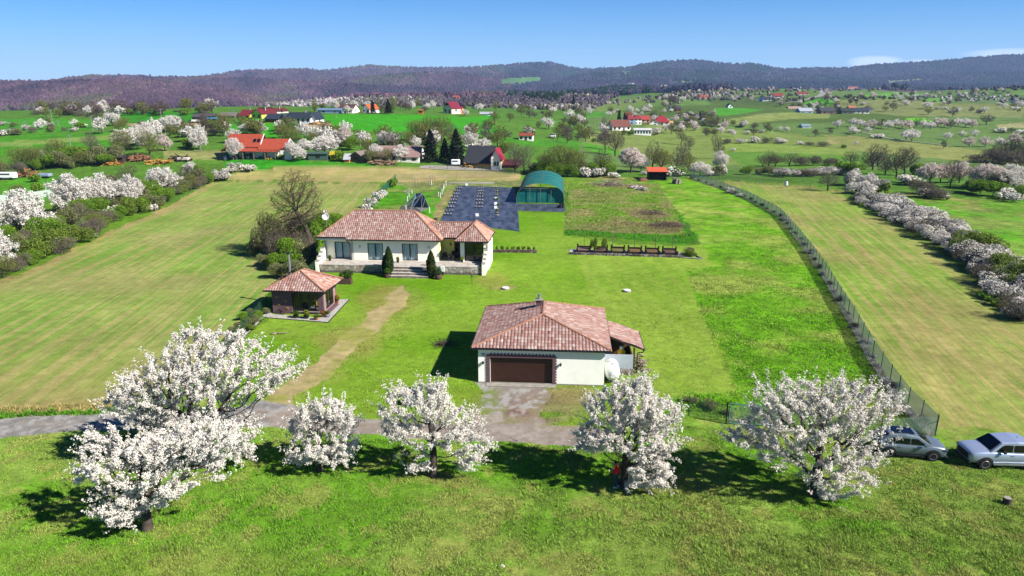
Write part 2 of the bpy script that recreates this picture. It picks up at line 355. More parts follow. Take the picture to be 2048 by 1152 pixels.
# far patches: (colour, outline)
FARP = [
 ('#5f8f2e', [(-900,190),(2900,170),(2900,420),(-900,420)]),
 ('#6f8f48', [(1160,195),(1700,180),(2900,175),(2900,340),(1160,340)]),
 ('#5f7a38', [(1280,196),(2100,190),(2100,240),(1280,250)]),
 ('#4f9e1c', [(0,274),(60,268),(226,264),(232,300),(140,308),(0,312)]), ('#8fae52', [(0,284),(110,277),(226,270),(228,279),(110,288),(0,294)]),
 ('#4fa524', [(0,238),(90,236),(188,240),(186,260),(100,264),(0,270)]), ('#3d9b1b', [(205,225),(330,223),(420,226),(420,248),(300,250),(200,243)]), ('#b79b72', [(255,247),(420,245),(420,250),(255,252)]),
 ('#58a81c', [(0,366),(60,352),(112,358),(112,392),(60,410),(0,420)]), ('#a9b06a', [(0,420),(60,410),(160,405),(250,430),(150,460),(0,490)]),
 ('#35a51a', [(450,322),(520,318),(600,320),(680,325),(760,330),(640,332),(540,337),(480,341),(452,350)]),
 ('#a5a866', [(320,298),(450,303),(450,318),(330,316)]),
 ('#41ae14', [(630,231),(690,228),(760,229),(850,230),(930,235),(1005,228),(1000,236),(975,246),(1010,256),(1010,264),(950,268),(900,270),(840,262),(770,264),(700,258),(645,250),(560,252),(560,262),(640,268),(680,275),(600,290),(560,280),(450,262),(450,240)]),
 ('#a98f63', [(600,245),(655,243),(668,252),(610,256)]),
 ('#8b9d52', [(1170,270),(1220,258),(1340,262),(1440,270),(1450,280),(1400,330),(1300,330),(1180,300)]),
 ('#8aa04e', [(1290,250),(1400,255),(1560,265),(1700,280),(1700,330),(1380,330),(1290,290)]),
 ('#5da32a', [(1165,285),(1210,292),(1245,305),(1235,312),(1170,300)]),
 ('#94b04d', [(1445,289),(1520,287),(1600,290),(1700,300),(1735,310),(1600,306),(1480,303),(1450,300)]),
 ('#6ea036', [(1450,303),(1600,307),(1740,312),(1740,325),(1560,340),(1480,330)]),
 ('#56ac2b', [(1430,216),(1480,216),(1530,219),(1480,228),(1440,232),(1420,224)]),
 ('#58b417', [(1606,206),(1630,198),(1668,197),(1680,203),(1650,212),(1616,215)]),
 ('#6fb330', [(1715,192),(1790,184),(1850,187),(1840,197),(1760,198)]), ('#71b238', [(1840,198),(2048,186),(2300,184),(2300,196),(2048,200),(1880,206)]),
 ('#6fbf24', [(1812,235),(1850,236),(1872,242),(1830,244),(1815,241)]), ('#92a95a', [(1970,220),(2048,214),(2048,222),(1980,226)]),
 ('#91a256', [(1450,240),(1530,226),(1660,222),(1660,236),(1560,240),(1480,250)]), ('#9fac62', [(1480,234),(1600,226),(1560,232),(1500,238)]),
 ('#b8a873', [(1655,278),(1700,272),(1760,278),(1720,286),(1660,288)]), ('#c0ad7b', [(1850,306),(1920,303),(1960,312),(1930,322),(1880,318)]), ('#b7b37c', [(1990,250),(2048,245),(2048,256),(2000,256)]),
 ('#8cab4a', [(1380,360),(1600,370),(1560,385),(1400,370)]), ('#9ba35a', [(1640,268),(1820,285),(2048,310),(2048,330),(1900,320),(1700,300)]),
 ('#6f9546', [(1300,200),(1420,198),(1420,210),(1300,214)]), ('#7f9a4c', [(1180,214),(1290,196),(1300,210),(1200,225)]), ('#6c9642', [(1540,176),(1640,172),(1640,180),(1540,184)]),
 ('#58a22f', [(1170,225),(1230,222),(1220,232),(1170,236)]), ('#6f8c50', [(1900,190),(2300,188),(2300,240),(1850,240)]),
 ('#8f9a5c', [(1660,200),(1780,198),(1900,206),(2048,210),(2048,235),(1800,232),(1690,220)]),
 ('#4f9a22', [(930,262),(1040,290),(1160,300),(1160,282),(1000,276)]),
]
HILLP = [('#5f9142', [(1000,157),(1030,154),(1082,153),(1084,162),(1060,168),(1010,170),(1000,166)]), ('#648e46', [(1136,162),(1162,162),(1160,166),(1138,167)]), ('#6f9350', [(1340,162),(1395,161),(1392,168),(1350,170)]),
 ('#7f8c5a', [(1770,160),(1850,156),(1850,163),(1780,168)]), ('#5f8846', [(1240,142),(1265,141),(1262,148),(1244,149)]), ('#648546',[(1735,147),(1755,148),(1748,152)])]
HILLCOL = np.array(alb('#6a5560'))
def base_colour(px, py, x, y):
    """albedo of the ground (stains, crops, bare soil), no light or shade in it"""
    jx = (fbm(x / 3.1, y / 3.1, 3) - .5) * 2; jy = (fbm(x / 3.3 + 50, y / 3.3, 3) - .5) * 2
    sc = np.clip(1200 / np.maximum(y, 10), 1.2, 22)
    qx = px + jx * sc; qy = py + jy * sc * 0.35
    C = np.empty(px.shape + (3,)); C[:] = alb('#6e9a28')
    Z = np.zeros(px.shape, int)
    def put(poly, c, z=None, hard=False):
        m = inpoly(px if hard else qx, py if hard else qy, poly); C[m] = c
        if z is not None: Z[m] = z
        return m
    far = y > 150
    for c, p in FARP:
        m = inpoly(qx, qy, p) & far; C[m] = alb(c)
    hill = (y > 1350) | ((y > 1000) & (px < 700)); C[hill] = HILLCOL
    for c, p in HILLP:
        m = inpoly(px, py, p) & hill; C[m] = alb(c)
    n1 = fbm(x / 14., y / 14., 4); n2 = fbm(x / 4. + 9, y / 4., 4); n3 = fbm(x / 1.3 + 9, y / 1.3, 3); n5 = fbm(x / .45, y / .45, 3)
    lerp = lambda a, b, t: np.array(a) * (1 - t[..., None]) + np.array(b) * t[..., None]
    near = y < 215
    # foreground meadow
    m = near & ~hill & (y < 60)
    C[m] = lerp(alb('#96b44c'), alb('#74ac28'), sm(.42, .62, n1[m] * .6 + n2[m] * .4))
    mm = m & (n3 > .6); C[mm] = C[mm] * .6 + np.array(alb('#b3ab62')) * .4
    m = put(MEADOWR, alb('#7fa526'), 4); C[m] = lerp(alb('#a4ba50'), alb('#76b41e'), sm(.38, .62, n1[m] * .5 + n2[m] * .5))
    m = put(RMEAD, alb('#70ac28'), 4); C[m] = lerp(alb('#8ea94a'), alb('#63ae1c'), sm(.35, .6, n1[m]))
    m = put(BACKM, alb('#86a23c'), 4); C[m] = lerp(alb('#a09a5a'), alb('#70a52c'), sm(.35, .6, n1[m] * .4 + n2[m] * .6))
    m = put(BACKL, alb('#66ac1c'), 4); C[m] = lerp(alb('#8b9d4c'), alb('#5caa16'), sm(.3, .5, n1[m]))
    m = put([(765,366),(1040,352),(1040,372),(930,378),(912,372),(880,376),(790,372)], alb('#8f9a5a'), 4)
    m = put([(893,378),(912,374),(880,440),(862,440),(876,410)], alb('#a39c63'), 4)
    # left and right tilled fields
    m = put(LFIELD, alb('#98a552'), 2)
    C[m] = lerp(alb('#a8b064'), alb('#8fb24c'), sm(.3, .62, n1[m]))
    t = sm(640, 800, py) * m
    C = C * (1 - t[..., None] * .5) + np.array(alb('#b5a467')) * (t[..., None] * .5)
    m = put(RFIELD, alb('#93a44b'), 3)
    C[m] = lerp(alb('#a4a85c'), alb('#8cb042'), sm(.3, .6, n1[m]))
    t = sm(560, 760, py) * m
    C = C * (1 - t[..., None] * .45) + np.array(alb('#ada063')) * (t[..., None] * .45)
    m = put(TANF, alb('#c9b67c'), 5); C[m] = lerp(alb('#cdb681'), alb('#b3b066'), sm(.35, .65, n2[m]))
    # headland strips of bare soil along the left field
    for line, w, c, k in (([(0,566),(80,536),(170,492),(250,455),(330,420),(390,388),(430,368)], 5, '#c2a673', .75), ([(1560,430),(1640,470),(1720,530),(1790,610),(1850,700),(1950,800),(2048,880)], 5, '#c4aa76', .5),
                          ([(1660,440),(1720,500),(1780,570),(1840,660),(1920,760)], 8, '#bda36c', .35), ([(1690,470),(1800,560),(1900,660),(2000,770)], 8, '#bda36c', .4), ([(0,820),(120,816),(250,800)], 14, '#bba369', .6)):
        for (ax, ay), (bx, by) in zip(line[:-1], line[1:]):
            tt = np.clip(((qx - ax) * (bx - ax) + (qy - ay) * (by - ay)) / ((bx - ax) ** 2 + (by - ay) ** 2), 0, 1)
            d = np.hypot(qx - ax - tt * (bx - ax), qy - ay - tt * (by - ay))
            k2 = (k * (1 - sm(w * .5, w, d)) * (n3 > .25))[..., None]; C = C * (1 - k2) + np.array(alb(c)) * k2
    m = put([(-200,836),(0,829),(200,817),(300,812),(420,812),(420,820),(200,826),(0,838),(-200,850)], alb('#5f9a20'), 4)
    # lawn with mowing passes
    m = put(LAWN, alb('#79ad14'), 1)
    C[m] = lerp(alb('#78ae18'), alb('#92b838'), sm(.35, .65, n1[m]))
    st = np.sin((x * math.cos(R(4)) + y * math.sin(R(4))) * 2 * math.pi / 2.6) * .5 + .5
    k2 = (m & inpoly(px, py, [(1150,490),(1440,490),(1480,790),(1300,800),(1180,600)])) * (.35 + .3 * st)
    C = C * (1 - k2[..., None]) + np.array(alb('#a6c04e')) * k2[..., None]
    m = put(WEEDS, alb('#8f9254'), 4, False)
    nw = fbm(x / 5. + 31, y / 3. + 7, 4); C[m] = lerp(alb('#80ab34'), alb('#aaa868'), sm(.42, .66, nw[m]))
    for cx, cy, rx, ry, c in ((1300,430,45,12,'#a38d6c'),(1240,455,100,14,'#9b9362'),(1330,455,40,14,'#8d7b5c'),(1250,372,80,5,'#a89868'),(1200,395,60,14,'#8e9a50')):
        e = ((qx - cx) / rx) ** 2 + ((qy - cy) / ry) ** 2; k2 = (m * (1 - sm(.5, 1.1, e)) * .75)[..., None]; C = C * (1 - k2) + np.array(alb(c)) * k2
    m = m & inpoly(qx, qy, [(1130,462),(1250,466),(1372,470),(1330,370),(1350,380),(1410,490),(1250,485),(1130,478)]); C[m] = alb('#4d9a18')
    # worn places on the grass
    for cx, cy, rx, ry, c, a in ((640,690,90,30,'#8fae3a',.4),(770,600,60,35,'#a3a04c',.75),(700,680,80,30,'#ab9f58',.5),(1060,810,130,45,'#a0966a',.85),(1140,790,70,22,'#a89a68',.8),(1250,785,80,12,'#9cae4a',.5),(1010,577,22,6,'#b3aa6a',.8),
                               (1050,800,60,22,'#8d6e62',.6),(1060,840,80,10,'#8a7f66',.6),(990,560,40,18,'#a6a34e',.6),(1100,828,40,8,'#6fa01c',.8),(560,668,60,12,'#98a848',.4),(930,800,40,30,'#8fa63a',.5),(900,960,60,16,'#a39a5a',.6),
                               (1905,915,40,6,'#a39a55',.5),(1700,1100,200,40,'#90a848',.5),(300,1130,400,40,'#90a545',.5),(540,560,60,20,'#b0a46a',.4)):
        e = ((qx - cx) / rx) ** 2 + ((qy - cy) / ry) ** 2; k2 = (near * (Z < 2) * (1 - sm(.3, 1.2, e)) * a)[..., None]; C = C * (1 - k2) + np.array(alb(c)) * k2
    for cx, cy, rx, ry in ((800,600,60,34),(760,650,62,34),(705,695,66,34),(640,742,62,30),(580,790,60,26)):
        e = ((qx - cx) / rx) ** 2 + ((qy - cy) / ry) ** 2; k2 = (near * (Z < 2) * (1 - sm(.2, 1.3, e)) * .35)[..., None]; C = C * (1 - k2) + np.array(alb('#b0a860')) * k2
    m = put(TRACK, alb('#b39f6c'), 7)
    C[m] = lerp(alb('#cdbb84'), alb('#a9aa58'), sm(.44, .66, n2[m] * .5 + n3[m] * .5))
    m = put(ROAD, alb('#9d978f'), 6)
    C[m] = lerp(alb('#c4c0ba'), alb('#96928c'), sm(.35, .65, n2[m] * .3 + n3[m] * .2 + n5[m] * .5)); r2 = m & (n1 > .56); C[r2] = C[r2] * .6 + np.array(alb('#c0a890')) * .4
    for cx, cy, rx, ry, c, a in ((1045,815,60,26,'#8f7268',1.0),(980,806,34,36,'#8fa04e',.9),(1085,812,36,30,'#a39b66',1.0),(1020,838,60,10,'#9c9468',.9),(1050,770,70,22,'#b0aba6',.6),(1060,790,80,30,'#a39080',.8),(1110,835,90,16,'#a89684',.7),(530,830,60,14,'#b59b84',.5),(1130,850,60,8,'#a8a070',.6),(760,852,50,6,'#a89c84',.5),(640,842,40,8,'#b09c88',.5),(100,845,80,8,'#a89c8c',.5)):
        e = ((qx - cx) / rx) ** 2 + ((qy - cy) / ry) ** 2; k2 = (m * (1 - sm(.3, 1.2, e)) * sm(.38, .56, n2 * .25 + n3 * .25 + n5 * .5) * a)[..., None]; C = C * (1 - k2) + np.array(alb(c)) * k2
    C = C * (0.93 + 0.14 * n3[..., None])
    return C, Z
# ------------------------------------------------------------------ ground meshes
def gmat(name, stripe=None, fine=7.0, amt=0.35, bumpd=0.05, bumpst=0.6, big=0.12):
    """grass and soil: the ground's own colour broken up by blades and clumps; stripe = (angle, period, strength)"""
    t = NT(name); v = t.coord('World')
    a = t.noise(v, fine, 3, 0.7); b = t.noise(v, fine / 6, 4, 0.65); c = t.noise(v, 0.09, 3)
    e = t.noise(v, fine / 16, 4, 0.7)
    h = t.math('ADD', t.math('ADD', t.math('MULTIPLY', a, .3), t.math('MULTIPLY', b, .4)), t.math('MULTIPLY', e, .3))
    f = t.ramp(h, 0.38, 0.62, 1 - amt * 1.25, 1 + amt * 1.25)
    f = t.math('MULTIPLY', f, t.ramp(c, .35, .65, 1 - big, 1 + big))
    col = t.attr()
    if stripe:
        ang, per, st = stripe
        rot = t.coord('World', (1, 1, 1), (0, 0, ang))
        def scl(sx_, sy_):
            q = t.n('ShaderNodeMapping'); q.inputs['Scale'].default_value = (sx_, sy_, 0); t.l(rot, q.inputs[0]); return q.outputs[0]
        s = scl(1.0 / per, .018 / per)
        sv = t.noise(s, 1.0, 5, 0.7)
        k = t.ramp(sv, .46, .58)
        col = t.mix(t.math('MULTIPLY', k, st), col, alb('#cfb67e'))
        s2 = scl(2.4 / per, .07 / per); k2 = t.ramp(t.noise(s2, 1.0, 4, 0.6), .5, .64)
        col = t.mix(t.math('MULTIPLY', k2, st * 1.0), col, alb('#74a22e'))
    cc = t.n('ShaderNodeVectorMath', operation='SCALE'); t.l(col, cc.inputs[0]); t.l(f, cc.inputs['Scale'])
    yel = t.mix(t.ramp(t.noise(v, 1.7, 4), .5, .8, 0, .35), cc.outputs[0], alb('#a8a860'), 'MIX')
    t.bump(h, bumpst, bumpd)
    return t.fin(yel if not stripe else cc.outputs[0], 0.95, 0.05)
def road_mat():
    t = NT('gravel'); v = t.coord('World'); h = t.noise(v, 16, 4, .8)
    cc = t.n('ShaderNodeVectorMath', operation='SCALE'); t.l(t.attr(), cc.inputs[0]); h2 = t.noise(v, 3.5, 5, .75); t.l(t.math('MULTIPLY', t.ramp(h, .3, .7, .68, 1.3), t.ramp(h2, .35, .65, .82, 1.15)), cc.inputs['Scale'])
    t.bump(h, .5, .03); return t.fin(cc.outputs[0], .95, .1)
GM = [gmat('ground_cover', None, 5.0, .38, .06), gmat('mown_lawn', None, 8.0, .27, .04, .5, .1), gmat('tilled_soil', (R(-5), .75, .58), 6, .22, .05, .5), gmat('tilled_soil_right', (R(13), .75, .55), 6, .25, .05, .5),
      gmat('rough_grass', None, 3.2, .5, .14, .9), gmat('dry_soil', (R(80), 2.5, .35), 5, .15, .05, .5), road_mat(), gmat('worn_soil', None, 6, .25, .04)]
ul = np.concatenate([-np.linspace(6.0, 1.06, 26)[:-1] ** 1.0, np.linspace(-1.05, 1.05, 901), np.linspace(1.06, 6.0, 26)[1:]])
yl = [-160, -100, -50, -10, 8, 16, 22]
k = 1 / 25.0
while k > 1 / 250.0: yl.append(1 / k); k -= 3.0 / (FPX * CAMH)
y = yl[-1]
while y < 5000: yl.append(y); y += np.clip(y * 0.0062, 1.6, 26)
yl += [5200, 6000, 7500]
yl = np.array(sorted(set(yl)))
YY, UU = np.meshgrid(yl, ul, indexing='ij')
XX = np.clip(UU * np.maximum(YY, 20.0), -7300 + UU, 7300 + UU)
ZZ = height(XX, YY)
PX, PY = proj(XX, np.maximum(YY, 1), ZZ)
CC, ZN = base_colour(PX, PY, XX, YY)
ZN[YY > 1250] = 0
nr, nc = YY.shape
idx = np.arange(nr * nc).reshape(nr, nc)
Fq = np.stack([idx[:-1, :-1], idx[:-1, 1:], idx[1:, 1:], idx[1:, :-1]], -1).reshape(-1, 4)
zf = ZN[:-1, :-1].reshape(-1)
hillf = (YY[:-1, :-1].reshape(-1) > 1250)
Vall = np.stack([XX, YY, ZZ], -1).reshape(-1, 3); Call = CC.reshape(-1, 3)
def part_ground(sel, name, mat):
    f = Fq[sel]; used, inv = np.unique(f, return_inverse=True)
    o = mesh_np(name, Vall[used], inv.reshape(f.shape), mat, col=Call[used], smooth=True)
    tag(o, kind='structure'); return o
for zi, nm in ((0, 'ground'), (1, 'lawn'), (2, 'tilled_field'), (3, 'tilled_field'), (4, 'meadow'), (5, 'dry_field'), (6, 'gravel_road'), (7, 'dirt_track')):
    part_ground((zf == zi) & ~hillf, nm, GM[zi])
part_ground(hillf, 'hills', GM[0])

# ------------------------------------------------------------------ vegetation builders
def unit(v): return v / (np.linalg.norm(v, axis=-1, keepdims=True) + 1e-9)
def leaf_quads(C, size, rs, aspect=1.0, up=None, jit=0.35):
    """irregular four-sided leaves or petals at centres C; up = preferred facing (n,3) mixed in"""
    n = len(C); N = unit(rs.normal(size=(n, 3)))
    if up is not None: N = unit(N + up)
    A = unit(np.cross(N, unit(rs.normal(size=(n, 3))))); B = np.cross(N, A)
    s = (np.ones(n) * size) * rs.uniform(1 - jit, 1 + jit, n)
    a = A * (s * .5)[:, None] * aspect; b = B * (s * .5)[:, None]
    w = rs.uniform(.55, 1.0, (n, 4))
    V = np.stack([C - a * w[:, :1] - b * .3, C + b * w[:, 1:2] - a * .3, C + a * w[:, 2:3] + b * .3, C - b * w[:, 3:4] + a * .3], 1).reshape(-1, 3)
    F = np.arange(n * 4).reshape(-1, 4); return V, F
def tubes(A, B, ra, rb, sides=5):
    n = len(A); d = unit(B - A); ref = np.where(np.abs(d[:, 2:3]) > .9, np.array([[1., 0, 0]]), np.array([[0, 0, 1.]]))
    q = unit(np.cross(d, ref)); w = np.cross(d, q); t = np.arange(sides) * 2 * math.pi / sides
    ring = q[:, None] * np.cos(t)[None, :, None] + w[:, None] * np.sin(t)[None, :, None]
    V = np.concatenate([A[:, None] + ring * ra[:, None, None], B[:, None] + ring * rb[:, None, None]], 1).reshape(-1, 3)
    i = np.arange(sides); j = (i + 1) % sides
    F = (np.stack([i, j, j + sides, i + sides], -1)[None] + (np.arange(n) * 2 * sides)[:, None, None]).reshape(-1, 4)
    return V, F
def in_blobs(blobs, n, rs, shell=0.5):
    """points spread in a union of ellipsoids (centre, radii), more of them near the outside"""
    vol = np.array([b[3] * b[4] * b[5] for b in blobs]) ** 0.8; k = rs.choice(len(blobs), n, p=vol / vol.sum())
    Bm = np.array(blobs, float)[k]
    d = unit(rs.normal(size=(n, 3))); r = rs.uniform(0, 1, n) ** (1 / (3 + 5 * shell))
    return Bm[:, :3] + d * Bm[:, 3:6] * r[:, None], d
def grow(trunk, att, step, infl, kill, rs, maxn=9000, droop=0.0):
    """branches that grow towards free space (space colonisation)"""
    nodes = [np.array(p, float) for p in trunk]; par = [-1] + list(range(len(trunk) - 1))
    att = att.copy(); N = np.zeros((maxn + 10, 3)); N[:len(nodes)] = nodes; n = len(nodes)
    par = np.concatenate([np.array(par), np.zeros(maxn + 10 - n, int)])
    near = np.zeros(len(att), int); dist = np.full(len(att), 1e9); new0 = 0
    kids = np.zeros(maxn + 10, int)
    for it in range(140):
        for i in range(new0, n, 400):
            D = np.linalg.norm(att[:, None] - N[None, i:min(i + 400, n)], axis=2); k = D.argmin(1); dm = D[np.arange(len(att)), k]
            b = dm < dist; dist[b] = dm[b]; near[b] = k[b] + i
        keep = dist > kill; att = att[keep]; near = near[keep]; dist = dist[keep]
        if len(att) == 0 or n >= maxn: break
        new0 = n
        m = dist < infl
        if not m.any(): m = dist <= np.sort(dist)[:max(1, len(dist) // 50)][-1]
        v = unit(att[m] - N[near[m]]); ids, inv = np.unique(near[m], return_inverse=True)
        S = np.zeros((len(ids), 3)); np.add.at(S, inv, v)
        S = unit(unit(S) + rs.normal(size=S.shape) * .22 + np.array([0, 0, -droop]))
        ok = kids[ids] < 4; ids = ids[ok]; S = S[ok]
        if len(ids) == 0: break
        c = min(len(ids), maxn - n); N[n:n + c] = N[ids[:c]] + S[:c] * step; par[n:n + c] = ids[:c]; kids[ids[:c]] += 1; n += c
    return N[:n], par[:n]
def radii(par, r0, r_trunk, p=2.3):
    n = len(par); q = np.zeros(n); haskid = np.zeros(n, bool); haskid[par[1:]] = True
    q[~haskid] = r0 ** p
    for i in range(n - 1, 0, -1):
        q[par[i]] += q[i]
    r = q ** (1 / p); return np.maximum(r * (r_trunk / max(r[0], 1e-6)) ** (np.log(r / r0 + 1) / math.log(r[0] / r0 + 1)), r0)
M_bark = M_plain('bark', alb('#5d544c', 1.1), .9, .35, 4, .1, bump=.5)
M_petal = M_attr('blossom', .8, .1, .06, 2.0, transl=.3)
M_leaf = M_attr('leaves', .6, .2, .25, .7, transl=.3)
M_twig = M_attr('twigs', .9, .05, .2, .5)
def petal_cols(n, rs, base='#f2eeec', pink=0.1, k=1.0):
    b = np.array(srgb(base, .8 * k)); c = np.tile(b, (n, 1)) * rs.uniform(.82, 1.05, (n, 1))
    p = rs.rand(n) < pink; c[p] *= np.array([1.0, .86, .84]); p = rs.rand(n) < .05; c[p] *= np.array([1.0, .93, .7]); return np.repeat(np.clip(c, 0, .88), 4, 0)
def hero_tree(name, base, blobs, label, rs, r_trunk=.22, natt=1500, ncl=5000, kill=.42, lean=(0, 0), fork=1.6, whips=60, cl=.1, group=None, drop=None, droop=0.0, clear=None):
    """flowering cherry: trunk and limbs grown into its crown, flower clusters along the twigs (local coordinates, base at 0)"""
    whips = int(whips * 1.7); natt = int(natt * 1.5); ncl = int(ncl * 5.6); kill *= .88
    blobs = [(b[0], b[1], b[2], b[3] * 1.14, b[4] * 1.1, b[5] * 1.14) for b in blobs]
    att, _ = in_blobs(blobs, natt, rs, .3)
    if drop is not None: att = att[~drop(att)]
    att = att[att[:, 2] > .35]
    tr = [(lean[0] * t, lean[1] * t, fork * t) for t in np.linspace(0, 1, 7)]
    N, par = grow(tr, att, .24, 2.6, kill, rs, droop=droop)
    r = radii(par, .009, r_trunk)
    r[0] *= 1.35; r[1] *= 1.1
    kid = np.arange(1, len(N)); A = N[par[kid]]; B = N[kid]; B2 = B + (B - A) * .06; ra = np.minimum(r[par[kid]], r[kid] * 1.3); ra[:6] = r[par[kid[:6]]]; rb = r[kid]
    root = empty(name, base, 0, label, 'tree', group)
    big = rb > .035
    V1, F1 = tubes(A[big], B2[big], ra[big], rb[big], 7)
    V2, F2 = tubes(A[~big], B2[~big], ra[~big], rb[~big], 3)
    # whips: long young shoots standing out of the crown
    haskid = np.zeros(len(N), bool); haskid[par[1:]] = True; tips = np.nonzero(~haskid)[0]
    ctr = att.mean(0); out = unit(N[tips] - ctr); far = np.linalg.norm((N[tips] - ctr), axis=1); pick = tips[np.argsort(-far * rs.uniform(.6, 1, len(tips)))[:whips]]
    wd = unit(unit(N[pick] - ctr) * .9 + np.array([0, 0, .6]) + rs.normal(size=(len(pick), 3)) * .25); wl = rs.uniform(.3, .95, len(pick))
    V3, F3 = tubes(N[pick], N[pick] + wd * wl[:, None], np.full(len(pick), .012), np.full(len(pick), .005), 3)
    mesh_np('trunk', np.concatenate([V1, V2, V3]), np.concatenate([F1, F2 + len(V1), F3 + len(V1) + len(V2)]), M_bark, root, smooth=True)
    thin = np.nonzero((r < .03) & (np.arange(len(N)) > 8))[0]
    w = np.ones(len(thin)); w[~haskid[thin]] = 2.2; k = rs.choice(thin, ncl, p=w / w.sum())
    # flowering is patchy: some limbs carry more
    dens = fbm(N[k][:, 0] / 1.3 + 7, N[k][:, 1] / 1.3 + N[k][:, 2] / 1.5, 2); k = k[rs.rand(len(k)) < np.clip(.3 + (dens - .42) * 5, .06, 1)]
    tt = rs.rand(len(k))[:, None]; pk = N[k] * tt + N[np.maximum(par[k], 0)] * (1 - tt)
    wk = rs.choice(len(pick), whips * 13); pw = N[pick][wk] + wd[wk] * (wl[wk] * rs.rand(len(wk)))[:, None]
    CL = np.concatenate([pk, pw]); CL = CL + rs.normal(size=CL.shape) * .075
    if clear is not None: CL = CL[~clear(CL)]
    per = 6; nrm = unit(rs.normal(size=(len(CL), per, 3))); cs = rs.uniform(.7, 1.35, len(CL)) * cl
    PC = (CL[:, None] + nrm * (cs * .55)[:, None, None] * rs.uniform(.3, 1.3, (len(CL), per, 1))).reshape(-1, 3)
    V, F = leaf_quads(PC, np.repeat(cs * .62, per), rs, 1.0, nrm.reshape(-1, 3) * .8 + np.array([.35, -.3, .7]))
    tint = np.repeat(rs.uniform(.76, 1.14, len(CL)), per)
    mesh_np('crown', V, F, M_petal, root, col=petal_cols(len(PC), rs, '#f6f1e8', .07) * np.repeat(tint, 4)[:, None])
    return root

# ---- trees and shrubs in the hedges and beyond: one of each kind is built, the rest are copies
PROTO = {}
def proto_join(parts):
    """parts: list of (V, F, mat index, colours) -> merged arrays"""
    Vs, Fs, Ms, Cs = [], [], [], []; n = 0
    for V, F, m, c in parts:
        Vs.append(V); Fs.append(F + n); Ms.append(np.full(len(F), m)); Cs.append(np.broadcast_to(c, (len(V), 3))); n += len(V)
    return np.concatenate(Vs), np.concatenate(Fs), np.concatenate(Ms), np.concatenate(Cs)
def cols(n, rs, palette, var=.15, per=4):
    p = np.array([alb(h) for h in palette]); k = rs.choice(len(p), n); return np.repeat(p[k] * rs.uniform(1 - var, 1 + var, (n, 1)), per, 0)
def skel(rs, h, blobs, step, kill, r0, rt, fork, natt=260, sides=4, maxn=900):
    att, _ = in_blobs(blobs, natt, rs, .2); att = att[att[:, 2] > fork * .8]
    N, par = grow([(0, 0, fork * t) for t in np.linspace(0, 1, 4)], att, step, step * 9, kill, rs, maxn)
    r = radii(par, r0, rt); kid = np.arange(1, len(N)); V, F = tubes(N[par[kid]], N[kid], np.minimum(r[par[kid]], r[kid] * 1.3), r[kid], sides)
    return N, par, r, V, F
def lump(rs, h, w, z0=.35, n=7, top=.72):
    """uneven crown outline made of n lobes, width w and height h"""
    b = []
    for i in range(n):
        a = 2 * math.pi * (i + rs.rand()) / n; q = rs.uniform(.35, .62) * w / 2
        b.append((math.cos(a) * q, math.sin(a) * q, h * rs.uniform(z0 + .08, top), w * rs.uniform(.2, .3), w * rs.uniform(.2, .3), h * rs.uniform(.16, .26)))
    b.append((0, 0, h * .74, w * .26, w * .26, h * .24)); b.append((rs.normal() * .1 * w, rs.normal() * .1 * w, h * .5, w * .36, w * .36, h * .22)); return b
